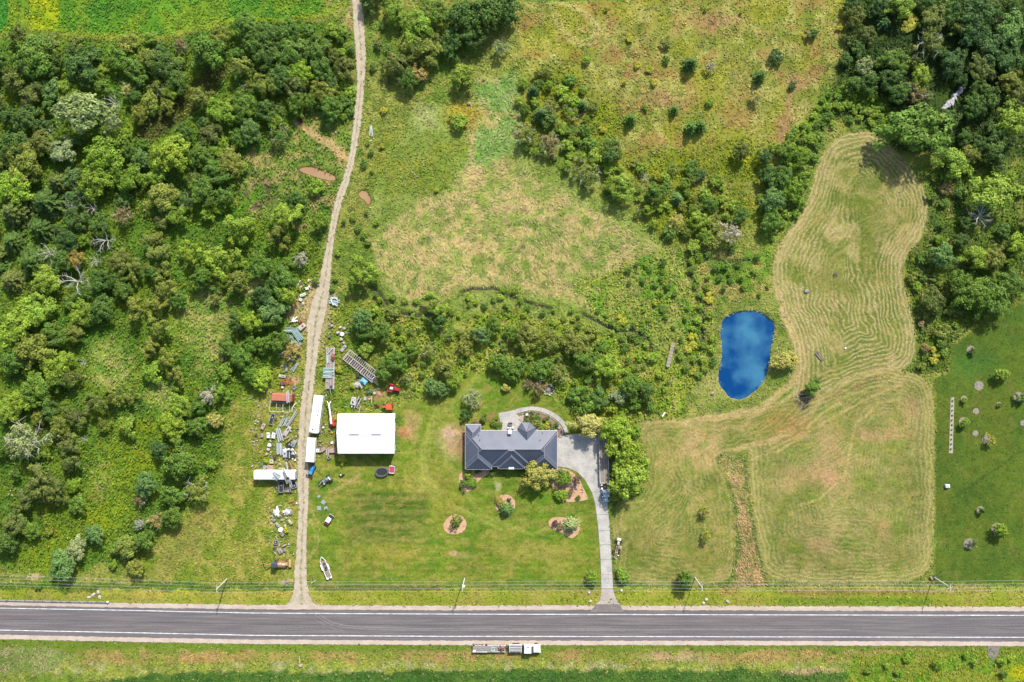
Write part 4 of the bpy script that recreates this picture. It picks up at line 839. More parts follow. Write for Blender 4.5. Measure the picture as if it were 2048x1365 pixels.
def tree(x, y, r, kind, tint, label=None, sy=None, hh=None):
    nm, noun, cat, hk = KIND[kind]; R = r * S; sy_ = (sy or r) * S
    Hh = hh if hh else R * hk if r < 26 else R * hk * .82
    Hh = min(Hh, 14.0)
    crowns, woods = PROTO[kind]; zc = Hh * .62
    if kind == 'shrub': nm, noun, cat = ('goldenrod_clump', 'goldenrod clump', 'wildflowers') if tint == 'Y' else ('low_shrub', 'low shrub', 'shrub') if r < 8.5 else (nm, noun, cat)
    t = thing(nm, None, cat, x, y, zc, BR.uniform(0, 2 * PI) if sy is None else 0.0)
    if nm in ('spruce_tree', 'broadleaf_tree') or True:
        rgb, tw = TINT[tint]
    zs = Hh / {'broad': 1.55, 'lobed': 1.6, 'shrub': 1.3, 'ball': 1.5, 'spruce': 2.35, 'blue': 1.55, 'column': 2.45, 'star': .6, 'thin': 1.5, 'dead': 1.25}[kind]
    if crowns:
        c = bpy.data.objects.new('crown', BR.choice(crowns)); link(c, t); u_ = BR.uniform(.9, 1.12) if sy is None and r > 9 else 1.0; c.scale = (R * 1.06 * u_, sy_ * 1.06 / u_, zs)
        k = BR.uniform(.88, 1.12); a = alb(rgb) * np.array([1.36, 1.43, 1.28]); c.color = (min(1, a[0] * k * BR.uniform(.93, 1.07)), min(1, a[1] * k), min(1, a[2] * k * BR.uniform(.85, 1.15)), 1)
    b = bpy.data.objects.new('trunk', BR.choice(woods)); link(b, t); b.scale = (R, sy_, zs); b.color = (.10, .08, .06, 1) if kind != 'dead' and kind != 'thin' else (.34, .33, .27, 1)
    if label is None:
        lx, ly, ph = min(LAND, key=lambda q: (q[0] - x) ** 2 + (q[1] - y) ** 2); dx, dy = x - lx, y - ly
        pos = 'at' if math.hypot(dx, dy) < 16 else ('above' if dy < 0 else 'below') if abs(dy) > abs(dx) * 1.6 else ('right of' if dx > 0 else 'left of') if abs(dx) > abs(dy) * 1.6 else ('up and right of' if dx > 0 else 'up and left of') if dy < 0 else ('down and right of' if dx > 0 else 'down and left of')
        far = ''
        label = f"{size_word(r)} {tw} {noun} {pos} {ph}"
        if len(label.split()) > 13: label = label.replace('very large ', 'huge ').replace('up and right of', 'up right of').replace('up and left of', 'up left of').replace('down and right of', 'below right of').replace('down and left of', 'below left of')
        if len(label.split()) > 16: label = ' '.join(label.split()[1:])
        LABELS.setdefault(label, []).append(t)
        t['group'] = f"{noun.split(' with')[0]}s near {ph}"
    t['label'] = label; TREES_DONE.append((x, y, r)); return t

T = tree
HAND = """
35 70 22 broad Q;60 110 40 broad G;100 92 20 shrub Q;150 88 18 shrub Q;160 130 38 broad D;232 116 26 broad G;255 86 20 shrub O;300 78 16 shrub L;268 142 26 broad G;330 130 32 broad D
362 92 18 thin R;410 102 38 broad G;350 162 27 broad D;335 187 18 broad L;440 72 22 broad O;490 52 27 broad G;480 132 24 broad O;505 84 24 broad G;55 137 20 broad P;25 158 24 broad Q
60 192 24 broad Q;50 240 28 broad D;18 232 22 broad D;85 252 18 shrub C;252 178 16 thin T;300 207 23 ball O;205 172 20 broad G;22 292 34 broad D;82 290 28 broad Q;124 302 26 broad P
200 312 42 broad L;42 322 38 broad O;255 300 18 broad G;402 196 23 broad O;442 222 29 broad L;420 270 24 broad Q;482 212 29 broad G;500 262 24 broad B;340 312 38 broad E;402 312 28 broad G;462 322 28 broad O
540 72 28 broad D;580 62 24 broad G;530 112 28 broad D;580 102 33 broad G;630 92 28 broad G;560 152 28 broad D;602 142 24 broad E;640 132 26 broad G;530 167 24 broad O;585 172 24 broad Q;642 182 24 broad O;662 214 24 broad G;528 222 22 broad D;592 203 22 broad G;662 62 18 shrub L
790 22 26 broad L;830 52 34 broad L;872 22 28 broad G;922 32 38 broad D;902 82 28 broad D;972 20 42 broad D;950 72 28 broad D;822 92 28 broad O;862 100 30 broad O;790 126 27 broad Q;840 146 20 shrub A;925 152 24 broad E;1000 92 19 thin P;1012 22 24 broad D;816 156 20 broad G;745 -20 30 broad D;1010 -25 35 broad D
920 245 18 shrub E;1067 180 13 column C;1122 185 18 shrub E;1095 240 20 shrub D;1082 226 18 column D;1165 210 13 column D;1052 266 26 thin O;1102 286 26 thin R;1150 202 16 shrub L;1225 300 24 broad D;1190 312 22 shrub E
1262 237 14 column G;1350 218 11 column G;1383 125 17 column D;1422 132 12 thin N;1383 255 15 column G;1402 250 15 column G;1522 150 15 column D;1515 190 15 thin T;1485 300 19 broad Q;1530 312 17 broad C;1332 88 11 shrub Q;1172 122 10 shrub L;1420 205 9 shrub L;1332 120 8 shrub G;1290 215 8 shrub L
1800 10 28 broad L;1770 44 21 star B;1625 66 13 shrub D;1553 112 14 shrub C;1870 42 28 broad Q;1960 22 38 broad C;1902 22 24 broad D;1948 62 32 broad C;2030 62 34 broad B;1860 82 32 thin Q;1795 120 27 broad G;1730 132 19 broad P;1910 127 27 broad C;1965 132 28 broad Q;1985 100 32 broad C;2022 122 30 broad D;2022 162 24 broad O;1842 156 24 broad E;1780 162 24 broad D;1832 182 26 thin R
1585 170 9 shrub C;2026 238 36 broad E;2040 192 22 broad Q;1950 212 24 broad D;1905 322 32 broad E;1942 312 20 broad O;1990 300 25 broad D;1900 240 22 broad D;1700 80 14 shrub Q;1690 120 16 shrub D;1720 100 18 shrub D
30 372 36 broad E;66 347 20 broad O;88 402 38 spruce D;22 422 36 spruce Q;75 455 30 spruce D;112 362 28 spruce Q;190 362 36 broad L;260 357 30 broad L;320 392 33 broad O;352 430 22 broad L;402 382 32 broad G;452 392 22 broad G;430 347 28 broad G;132 482 24 broad C;60 522 40 spruce D;20 482 28 spruce D;88 558 30 broad E;75 612 32 broad E;30 652 40 broad E;18 560 28 spruce Q;165 627 27 broad L;150 517 19 broad A;105 672 28 broad G;235 522 24 broad Q
300 482 26 lobed O;312 510 30 lobed O;270 537 27 lobed O;332 572 31 lobed O;272 622 30 lobed O;320 652 30 lobed O;470 452 36 lobed E;382 502 28 lobed E;440 522 38 lobed E;472 560 24 broad O;402 552 24 broad G;430 596 15 thin O;500 642 24 broad E;200 452 24 broad D;242 430 22 thin R;170 582 20 broad G;202 560 24 broad D;200 622 28 broad D;150 440 24 broad D;120 520 24 broad D
575 432 34 lobed E;550 472 28 lobed O;590 402 20 broad D;640 442 18 broad L;560 562 30 broad G;577 590 22 broad E;545 622 28 broad B;522 592 24 broad C;520 532 24 broad G;602 520 18 thin N;552 682 24 broad G;722 542 34 lobed E;716 576 15 shrub G;870 606 28 lobed E;872 642 18 broad D;722 642 24 broad B;760 662 24 broad G;782 622 18 shrub O;985 652 18 broad G;930 667 15 shrub O;632 376 18 shrub E;500 690 20 broad G;530 640 20 broad G
1182 352 27 thin O;1240 376 30 broad E;1290 356 11 dead N;1312 352 9 shrub Y;1312 388 22 broad G;1356 396 15 blue B;1412 386 15 shrub E;1402 352 14 shrub C;1352 442 18 thin T;1395 442 20 broad E;1412 472 17 broad E;1460 466 25 thin N;1482 432 17 broad D;1052 672 28 broad O;1102 682 24 broad O;1022 666 18 broad G
1888 515 28 broad B;1985 388 42 broad E;2036 490 24 broad E;1950 512 26 broad E;1992 518 26 broad O;1950 592 36 broad G;1992 600 36 broad G;2022 570 28 broad G;1925 566 24 broad G;1870 602 26 broad Q;1885 662 15 shrub O;1910 651 8 shrub L
1560 352 26 broad D;1592 382 22 broad L;1548 402 24 broad B;1545 442 22 broad G;1602 312 18 broad L;1535 350 18 broad D;1570 300 16 broad G
60 702 38 broad O;110 732 33 broad E;25 725 28 broad G;70 782 34 broad G;38 802 24 broad E;12 822 26 broad E;112 762 22 broad G;150 832 27 lobed Q;190 802 24 lobed Q;226 792 21 lobed O;262 800 15 lobed O;206 850 15 lobed O;136 882 27 lobed Q;142 922 27 lobed Q;80 962 38 lobed Q;52 1002 28 lobed Q;112 982 28 lobed Q;300 702 28 lobed O;332 722 21 lobed O;350 752 19 lobed O;300 742 28 shrub L;250 852 24 shrub L
415 792 18 thin N;430 842 17 ball T;362 812 24 broad E;346 852 29 broad E;390 856 21 broad G;320 902 19 broad C;360 922 36 broad G;292 972 24 broad B;342 992 24 broad G;392 982 29 thin O;280 1002 16 thin R;480 712 26 broad G;500 752 18 broad G;520 760 23 ball E;452 742 16 shrub L;450 690 18 broad G
725 662 20 broad G;792 722 24 broad G;768 742 20 broad G;812 758 14 thin O;732 702 18 shrub L;822 702 18 broad G;858 702 18 thin O;890 732 24 broad O;870 775 22 ball B;905 762 17 broad E;1000 727 24 ball G;1030 737 27 ball G;1085 737 25 ball G;932 692 18 shrub O;960 672 19 broad B;1120 747 21 thin O;1150 692 28 broad O;1172 722 26 broad G;1215 732 28 broad E;1182 662 18 shrub O;1202 692 18 shrub G;1170 802 26 shrub G;1200 797 24 shrub D;1240 792 20 shrub P;1260 772 23 broad G;1290 782 20 broad D;1270 802 18 shrub G;1225 816 12 shrub E;1150 790 18 shrub G;1010 777 10 shrub T;1140 700 18 shrub G;745 620 14 shrub L
1078 776 17 thin R;1056 770 12 thin R;932 830 12 shrub D;950 846 9 shrub R;1000 862 8 shrub L;1058 838 9 shrub Q;1072 846 10 shrub O;1085 855 8 shrub E;1112 850 6 shrub D;1066 836 7 shrub Q;1078 838 8 shrub G;1092 840 7 shrub Q;1100 846 7 shrub O;1064 828 5 shrub D;1052 827 4 shrub D;1076 828 5 shrub Q;1105 858 5 shrub G;962 858 7 shrub O;986 846 7 shrub G;992 836 6 shrub L;968 838 9 shrub Q;1040 944 6 shrub G;1060 942 6 shrub D;1005 944 5 shrub G;985 946 6 shrub D;955 944 7 shrub D;928 982 6 thin R;1104 958 8 shrub Q;1112 976 7 thin R;1140 985 8 thin R
125 1132 34 ball B;150 1097 21 broad P;188 1072 20 broad B;230 1100 14 shrub G;250 1092 27 broad O;286 1082 22 broad G;250 1116 11 shrub A;270 1136 18 broad O;226 1132 11 shrub L;310 1042 20 thin A;342 1036 23 broad G;276 1052 12 thin N;60 1062 18 broad G;28 1052 24 broad Q;8 1082 24 broad D;96 1066 11 shrub O;75 1172 9 shrub G
"""
for ln in HAND.replace('\n', ';').split(';'):
    q = ln.split()
    if len(q) == 5: T(float(q[0]), float(q[1]), float(q[2]), q[3], q[4])
# named trees that stand out
T(170, 228, 66, 'broad', 'P', 'huge spreading pale silvery green tree in the wood, largest crown there', sy=44, hh=13)
T(1845, 257, 68, 'broad', 'G', 'huge dark green tree over the top of the swathed hay field', sy=54, hh=13)
T(48, 882, 46, 'thin', 'P', 'pale drooping tree with grey bare limbs at the left picture edge')
T(578, 702, 25, 'thin', 'A', 'ochre leafed tree below the draped sheet metal left of the track', hh=5)
T(945, 795, 23, 'thin', 'P', 'pale grey green tree on the lawn behind the house corner', hh=5)
T(1080, 953, 34, 'broad', 'T', 'straw green tree overhanging the front corner of the house roof', sy=28, hh=7)
T(1176, 849, 38, 'broad', 'T', 'wide golden yellow tree over the driveway head', sy=25, hh=7)
T(1232, 866, 30, 'broad', 'E', 'topmost yellow green tree of the clump over the lorry trailer', hh=9)
T(1250, 905, 40, 'broad', 'E', 'middle yellow green tree of the clump over the lorry trailer', sy=38, hh=10)
T(1258, 958, 39, 'broad', 'E', 'lowest large yellow green tree of the clump beside the lorry trailer', sy=40, hh=10)
T(1274, 925, 26, 'broad', 'E', 'right hand yellow green tree of the clump over the lorry trailer', hh=9)
T(1268, 868, 17, 'broad', 'L', 'small brighter tree at the upper right of the clump over the trailer', hh=7)
T(1228, 990, 13, 'shrub', 'E', 'small yellow green bush beside the blue lorry cab')
T(1572, 722, 27, 'ball', 'T', 'straw coloured rounded bush on the right bank of the pond', sy=20, hh=4.5)
T(1627, 775, 18, 'broad', 'G', 'green bush with bare twigs beside the black ash patch', hh=4)
T(1630, 780, 9, 'dead', 'N', 'bleached twiggy branches inside the bush by the ash patch', hh=4.3)
T(1012, 1020, 16, 'blue', 'B', 'blue green spruce in the round mulch bed', hh=3.5); T(999, 1004, 10, 'ball', 'A', 'ochre globe shrub in the round mulch bed', hh=1.4); T(1018, 1001, 5, 'shrub', 'U', 'tiny dark shrub in the round mulch bed')
T(1143, 1052, 17, 'blue', 'P', 'silvery blue spruce in the kidney-shaped mulch bed', hh=4); T(1110, 1046, 8, 'shrub', 'U', 'dark purple shrub at the left of the kidney-shaped mulch bed'); T(1120, 1055, 7, 'shrub', 'R', 'reddish shrub next to the silvery blue spruce')
T(912, 1044, 20, 'star', 'O', 'green shrub with snaking staghorn branches in its own mulch bed', hh=2.2); T(905, 1058, 9, 'thin', 'R', 'bare brown twigs in the staghorn shrub bed', hh=1)
T(935, 952, 14, 'star', 'E', 'pale fountain-like shrub at the house front left corner'); T(944, 966, 12, 'ball', 'L', 'bright green shrub at the end of the path bed', hh=1.8); T(925, 968, 9, 'shrub', 'D', 'dark shrub in the left house bed')
T(1121, 946, 13, 'star', 'B', 'pale green fan-leaved shrub at the right front house corner'); T(1130, 957, 15, 'ball', 'L', 'vivid green egg-shaped bush beside the drive', sy=17, hh=4); T(1151, 963, 14, 'thin', 'U', 'purple brown bush beside the vivid green bush'); T(1124, 990, 14, 'ball', 'E', 'yellow green globe bush in the drive mulch bed', hh=2.5); T(1156, 996, 5, 'shrub', 'G', 'tiny green shrub on the orange mulch')
T(975, 866, 8, 'shrub', 'L', 'little green shrub in the nook between house wing and patio'); T(998, 853, 9, 'ball', 'G', 'small rounded green bush beside the patio slab', hh=1.5); T(1094, 852, 8, 'shrub', 'Y', 'bright yellow shrub in the patio garden bed')
T(1184, 1156, 15, 'ball', 'L', 'round green bush at the left of the driveway entrance', hh=3); T(1246, 1153, 15.5, 'ball', 'L', 'round green bush at the right of the driveway entrance', hh=3); T(1371, 1161, 19, 'ball', 'G', 'green tree beside the leaning pole by the road', hh=6)
T(1412, 1023, 13, 'thin', 'Y', 'upper of two small yellow trees in the mown field', sy=14, hh=4.5); T(1415, 1073, 10, 'thin', 'Y', 'lower of two small yellow trees in the mown field', sy=16, hh=5)
for a in [(1945, 703, 8, 'shrub', 'D', 'small dark tree in the topmost mulch ring of the neighbour lawn', 2), (2004, 749, 15, 'ball', 'L', 'leafy round tree offset in its ring near the top right of the neighbour lawn', 4), (1931, 801, 7, 'shrub', 'E', 'small bush in a ring beside the head of the gravel strip', 2),
          (2045, 795, 12, 'shrub', 'G', 'small tree cut by the picture edge in a pale mulch ring', 3), (1999, 811, 5, 'shrub', 'G', 'tiny shrub in a little ring in the middle of the neighbour lawn', 1), (1931, 846, 10, 'ball', 'L', 'bushy tree in a ring beside the middle of the gravel strip', 3),
          (1981, 881, 13, 'thin', 'Y', 'feathery yellow green tree in a ring right of the strip end', 3.5), (1965, 1022, 8, 'shrub', 'G', 'small tree ring above the two large rings at the lower lawn', 2.5), (2002, 1061, 16, 'ball', 'L', 'large leafy tree in the lower right ring of the neighbour lawn', 4.5), (1947, 1086, 11, 'thin', 'D', 'sparse dark sapling in the grey ring at the lower lawn', 3)]:
    T(a[0], a[1], a[2], a[3], a[4], a[5], hh=a[6])
# dead timber in the wood
for x, y, r, lb in [(135, 420, 18, 'bleached dead crown poking from the spruce patch'), (182, 416, 15, 'small star-shaped dead branches among the wood, upper pair'), (208, 480, 24, 'long pale fallen branch fan in the middle of the wood'), (95, 506, 22, 'grey dead limbs left of the ochre treetop'),
                    (190, 522, 15, 'dead twigs right of the ochre treetop'), (150, 562, 30, 'widest grey dead crown in the wood above the bright tree'), (225, 205, 20, 'dead branches beside the big silvery tree'), (1965, 430, 28, 'white bleached dead tree standing in a shaded glade'),
                    (165, 725, 9, 'short dead branch lying at the edge of the glade'), (168, 880, 8, 'twisted pale dead stick in the olive trees'), (280, 1045, 11, 'grey leafless shrub above the guardrail scrub'), (1525, 762, 5, 'bleached branch snag standing in the pond shallows')]:
    T(x, y, r, 'dead', 'N', lb, hh=min(9, 3 + r * .2))
# goldenrod clumps
for x, y, r in [(1213, 18, 6), (1258, 76, 9), (1275, 131, 8), (1298, 140, 9), (1309, 166, 8), (1249, 165, 6), (1411, 18, 5), (1483, 24, 5), (1206, 258, 9), (1680, 54, 9), (1702, 76, 10), (1820, 46, 17), (1246, 640, 13), (1420, 597, 13), (1311, 606, 7), (686, 920, 11), (532, 922, 6), (572, 1061, 7), (1385, 675, 10), (1377, 700, 8), (1385, 745, 8), (763, 292, 7), (1870, 720, 12), (1866, 700, 8), (676, 740, 9), (704, 772, 7), (1385, 690, 10), (738, 640, 9), (873, 380, 5), (768, 220, 8)]:
    T(x, y, r, 'shrub', 'Y', hh=1.2)
# fill the woods: crowns spaced apart, leaving glades open
def fill(poly, n, rr_, kinds, tints, seed, avoid=(), dist=.72, cap=3000):
    rs = random.Random(seed); xs = [p[0] for p in poly]; ys_ = [p[1] for p in poly]; c = 0
    for _ in range(cap):
        if c >= n: break
        x = rs.uniform(min(xs), max(xs)); y = rs.uniform(min(ys_), max(ys_)); r = rs.uniform(*rr_)
        if not inside(np.array([x]), np.array([y]), poly)[0]: continue
        if any(inside(np.array([x]), np.array([y]), a)[0] for a in avoid): continue
        if any((x - a) ** 2 + (y - b) ** 2 < ((r + q) * dist) ** 2 for a, b, q in TREES_DONE): continue
        T(x, y, r, rs.choice(kinds), rs.choice(tints)); c += 1
    return c
GLADES = [[(430, 125), (470, 130), (420, 200), (330, 270), (290, 290), (275, 250), (330, 215)], [(350, 600), (460, 590), (470, 700), (400, 730), (360, 680)], [(170, 690), (260, 690), (270, 770), (190, 790)], [(330, 455), (520, 400), (520, 440), (340, 490)],
          [(180, 700), (330, 760), (330, 860), (290, 1000), (220, 1060), (90, 1150), (50, 1100), (160, 1010), (190, 880), (150, 760)], [(160, 900), (200, 920), (190, 980), (150, 990)], [(330, 1020), (480, 950), (480, 1100), (300, 1150)], [(500, 300), (690, 230), (700, 380), (640, 420), (500, 420), (470, 400)]]
nf = 0
nf += fill([(-25, 75), (330, 92), (480, 50), (690, 60), (700, 230), (620, 250), (520, 290), (500, 400), (400, 455), (300, 520), (-25, 560)], 60, (12, 24), ['broad', 'broad', 'shrub', 'broad', 'thin'], 'GDGOEQBLD', 5, GLADES, .62)
nf += fill([(-25, 560), (300, 520), (520, 470), (620, 480), (600, 640), (560, 690), (470, 730), (440, 800), (430, 950), (340, 1040), (280, 1110), (150, 1090), (-25, 1100)], 34, (11, 22), ['broad', 'shrub', 'broad', 'lobed'], 'GDGOELQG', 6, GLADES, .62)
nf += fill([(1700, -20), (2070, -20), (2070, 330), (1900, 330), (1760, 210), (1680, 150)], 26, (14, 26), ['broad', 'broad', 'thin'], 'CDDQGD', 7, [[(1875, 215), (1935, 165), (1945, 185), (1885, 240)]], .62)
nf += fill([(1900, 330), (2070, 330), (2070, 580), (1990, 560), (1900, 620)], 10, (12, 22), ['broad', 'shrub'], 'GDOE', 8, [[(1930, 400), (2000, 400), (2010, 480), (1930, 480)]], .7)
nf += fill([(1864, 330), (1900, 320), (1895, 480), (1850, 560), (1890, 640), (1900, 740), (1845, 740), (1840, 600), (1815, 560), (1862, 470)], 16, (8, 14), ['shrub'], 'GDOLR', 9, (), .8)
nf += fill([(1520, 330), (1560, 280), (1600, 240), (1640, 200), (1700, 160), (1760, 200), (1790, 250), (1770, 265), (1720, 235), (1660, 250), (1630, 320), (1600, 420), (1548, 490), (1520, 450)], 75, (6, 12), ['shrub'], 'LLGLEG', 10, (), .68, 6000)
nf += fill([(720, 610), (830, 650), (900, 660), (960, 650), (1150, 655), (1330, 720), (1340, 790), (1300, 820), (1150, 815), (1110, 770), (960, 735), (880, 795), (830, 790), (760, 700)], 38, (6, 13), ['shrub', 'shrub', 'shrub', 'thin'], 'LEGLGE', 11, (), .95)
nf += fill([(1030, 150), (1110, 140), (1190, 190), (1200, 280), (1300, 340), (1400, 330), (1480, 400), (1480, 480), (1390, 500), (1260, 420), (1130, 330), (1045, 300)], 64, (8, 17), ['shrub', 'shrub', 'broad', 'thin'], 'GELLEO', 12, (), .72, 5000)
nf += fill([(640, 420), (690, 400), (700, 560), (668, 580), (640, 640), (620, 560), (650, 520)][::-1], 5, (6, 9), ['shrub'], 'GL', 13, [TRK], 1.0)
nf += fill([(735, 280), (760, 300), (760, 480), (720, 500), (700, 430)], 10, (5, 9), ['shrub'], 'GLO', 14, [TRK], 1.0)
nf += fill([(730, 0), (780, 0), (780, 160), (740, 190)], 6, (7, 13), ['shrub'], 'DGQ', 15, (), .9)
nf += fill([(745, 585), (900, 575), (1010, 575), (1110, 605), (1200, 620), (1290, 650), (1310, 705), (1200, 680), (1100, 645), (980, 625), (860, 645), (770, 630)], 44, (5, 9), ['shrub'], 'LGLE', 31, (), .95, 5000)
nf += fill([(1375, 500), (1415, 500), (1430, 600), (1430, 740), (1380, 760), (1345, 700), (1390, 640)], 26, (6, 10), ['shrub'], 'LGLE', 32, (), .9, 4000)
nf += fill([(1240, 540), (1330, 510), (1380, 600), (1390, 680), (1290, 640)], 20, (5, 9), ['shrub'], 'LGG', 33, (), 1.1, 4000)
nf += fill([(1380, 500), (1540, 505), (1545, 590), (1450, 600), (1400, 620)], 14, (6, 11), ['shrub'], 'GLED', 16, (), .9)
nf += fill([(600, 60), (700, 60), (706, 240), (650, 240)], 12, (8, 14), ['shrub'], 'LGE', 17, [TRK], .75)
nf += fill([(1830, 540), (1890, 560), (1900, 620), (1850, 640)], 4, (8, 13), ['shrub'], 'GO', 18, (), .9)
nf += fill([(1710, 1320), (1960, 1310), (1960, 1380), (1720, 1380)], 8, (6, 10), ['shrub'], 'LEL', 19, (), .9)
nf += fill([(2005, 1310), (2070, 1310), (2070, 1390), (2000, 1390)], 5, (6, 12), ['shrub'], 'GE', 20, (), .9)
# same-worded neighbours are told apart by their order down the picture
for lb, ts in LABELS.items():
    if 1 < len(ts) < 9 and len(lb.split()) <= 15:
        ts.sort(key=lambda o: -o.location.y)
        for i, o in enumerate(ts):
            w_ = ['upper', 'lower'] if len(ts) == 2 else ['top', 'middle', 'bottom'] if len(ts) == 3 else ['topmost', 'second', 'third', 'fourth', 'fifth', 'sixth', 'seventh', 'eighth'][:len(ts)]
            o['label'] = f'{w_[i]} of {len(ts)}: {lb}' if len(lb.split()) <= 13 else f'{w_[i]} {lb}'
print('trees', len(TREES_DONE), 'filled', nf, 'shared labels', sum(1 for v in LABELS.values() if len(v) > 1))
# ------------------------------------------------------------------ house
def at_base(t):
    bx, by = t.location.x, t.location.y
    return lambda x, y, h, z=None: (w2(x, y, h)[0] - bx, w2(x, y, h)[1] - by, h if z is None else z)
def shingle_material():
    m = bpy.data.materials.new('roof shingle'); m.use_nodes = True; n = m.node_tree.nodes; l = m.node_tree.links; b = n['Principled BSDF']; b.inputs['Roughness'].default_value = .5; b.inputs['Specular IOR Level'].default_value = .6
    g = n.new('ShaderNodeNewGeometry'); no = n.new('ShaderNodeTexNoise'); no.inputs['Scale'].default_value = 4; no.inputs['Detail'].default_value = 4; l.new(g.outputs['Position'], no.inputs['Vector'])
    n2 = n.new('ShaderNodeTexNoise'); n2.inputs['Scale'].default_value = .4; l.new(g.outputs['Position'], n2.inputs['Vector'])
    w = n.new('ShaderNodeTexWave'); w.bands_direction = 'Z'; w.inputs['Scale'].default_value = 2.4; w.inputs['Distortion'].default_value = .6; l.new(g.outputs['Position'], w.inputs['Vector'])
    ad = n.new('ShaderNodeMath'); ad.operation = 'ADD'; l.new(no.outputs[0], ad.inputs[0]); l.new(n2.outputs[0], ad.inputs[1])
    mr = n.new('ShaderNodeMapRange'); mr.inputs['From Min'].default_value = .7; mr.inputs['From Max'].default_value = 1.3; l.new(ad.outputs[0], mr.inputs['Value'])
    mx = n.new('ShaderNodeMix'); mx.data_type = 'RGBA'; mx.inputs['A'].default_value = (.048, .058, .090, 1); mx.inputs['B'].default_value = (.074, .082, .106, 1); l.new(mr.outputs[0], mx.inputs['Factor']); l.new(mx.outputs['Result'], b.inputs['Base Color'])
    bp = n.new('ShaderNodeBump'); bp.inputs['Strength'].default_value = .3; bp.inputs['Distance'].default_value = .03; l.new(w.outputs[0], bp.inputs['Height']); l.new(bp.outputs[0], b.inputs['Normal']); return m
SHG = shingle_material(); CAP = mat((.19, .19, .205), .6, 0, .05, 1, True); FASC = mat((.55, .53, .5), .6, 0, .05, 1, True); BRICK = mat((158, 128, 108), .85); GLASS = mat((.02, .03, .04), .08, 0, .05, 1, True, 1.0)
FRAMEW = mat((.75, .75, .73), .5, 0, .05, 1, True); DARK = mat((.02, .02, .022), .6, 0, .1, 1, True); RUB = mat((.025, .025, .027), .85, 0, .1, 1, True); STEEL = mat((150, 152, 155), .5, .3)
WHITEP = mat((.60, .61, .61), .45, 0, .10, .5, True); OFFW = mat((.50, .49, .45), .55, 0, .2, .8, True)
house = thing('house', 'low brick house with a dark grey hipped roof and turret beside the driveway', 'house', 1022, 897, 3)
L_ = at_base(house); EH = 2.9; SL = .80
WALLP = [(934, 852.5), (958, 852.5), (958, 864.5), (1111, 864.5), (1111, 935), (1065, 935), (1065, 928), (1046, 928), (1046, 934), (999.5, 934), (999.5, 928), (980, 928), (980, 935), (934, 935)]
MB().prism([L_(a, b, 2.5)[:2] for a, b in WALLP], 0, 2.85).build('wall', BRICK, house)
def hip(x0, y0, x1, y1, dz, name='roof'):
    a = L_(x0, y1, EH); c = L_(x1, y0, EH); X0, Y0, X1, Y1 = a[0], a[1], c[0], c[1]; w, d = X1 - X0, Y1 - Y0; r = min(w, d) / 2; z = EH + dz; zt = z + r * SL
    if w >= d: p, q = (X0 + r, (Y0 + Y1) / 2, zt), (X1 - r, (Y0 + Y1) / 2, zt)
    else: p, q = ((X0 + X1) / 2, Y0 + r, zt), ((X0 + X1) / 2, Y1 - r, zt)
    A_, B_, C_, D_ = (X0, Y0, z), (X1, Y0, z), (X1, Y1, z), (X0, Y1, z); b = MB()
    v = [A_, B_, C_, D_, p, q]
    b.add(v, [(0, 1, 5, 4), (1, 2, 5), (2, 3, 4, 5), (3, 0, 4)] if w >= d else [(0, 1, 4), (1, 2, 5, 4), (2, 3, 5), (3, 0, 4, 5)])
    b.add([(X0, Y0, z - .04), (X1, Y0, z - .04), (X1, Y1, z - .04), (X0, Y1, z - .04)], [(3, 2, 1, 0)])
    ro = b.build(name, SHG, house)
    g = MB()
    for s, e in ((A_, B_), (B_, C_), (C_, D_), (D_, A_)): g.tube((s[0], s[1], s[2] - .06), (e[0], e[1], e[2] - .06), .075, n=5)
    g.build('gutter', FASC, ro)
    g = MB(); pr = ((A_, p), (B_, q), (C_, q), (D_, p), (p, q)) if w >= d else ((A_, p), (B_, p), (C_, q), (D_, q), (p, q))
    for s, e in pr:
        if (Vector(s) - Vector(e)).length > .1: g.tube(s, e, .075, n=5)
    g.build('ridge_cap', CAP, ro); return ro
hip(930.8, 861.3, 1114.3, 929.8, 0); hip(930.7, 849.2, 961.5, 890, .012); hip(930.6, 868, 983.5, 939.3, .024); hip(1061.5, 866, 1114.5, 939.3, .012); hip(982.4, 862.3, 1062.6, 933.6, .03); hip(996, 872, 1049.5, 938, .045)
e = EH + .06; tz = e + 2.3
tv = [L_(1053, 863.5, EH, tz), L_(1053, 892, EH, tz), L_(1034.8, 856.5, EH, e), L_(1034.8, 892, EH, e), L_(1043, 845.3, EH, e), L_(1060, 845.3, EH, e), L_(1071.3, 856.5, EH, e), L_(1071.3, 892, EH, e)]
tur = MB().add(tv, [(2, 4, 0), (4, 5, 0), (5, 6, 0), (3, 2, 0, 1), (6, 7, 1, 0), (2, 6, 5, 4)]).build('turret_roof', SHG, house)
g = MB()
for s in (2, 4, 5, 6): g.tube(tv[0], tv[s], .055, n=5)
g.tube(tv[0], L_(1053, 881, EH, tz), .06, n=5).build('ridge_cap', DARK, tur)
MB().prism([L_(a, b, 2.8)[:2] for a, b in [(1037, 857.5), (1044.5, 848), (1059, 848), (1069, 857.5), (1069, 864.2), (1037, 864.2)]], 0, 2.86).build('turret_wall', BRICK, house)
c = L_(1019.8, 864.5, 4.6); ch = MB().box((c[0], c[1], 3.6), (.85, .95, 3.0), 0, .04).build('chimney', FRAMEW, house); MB().box((c[0], c[1], 5.14), (1.0, 1.1, .1)).build('chimney_cap', mat((.6, .58, .56), .7, 0, .1, 1, True), ch)
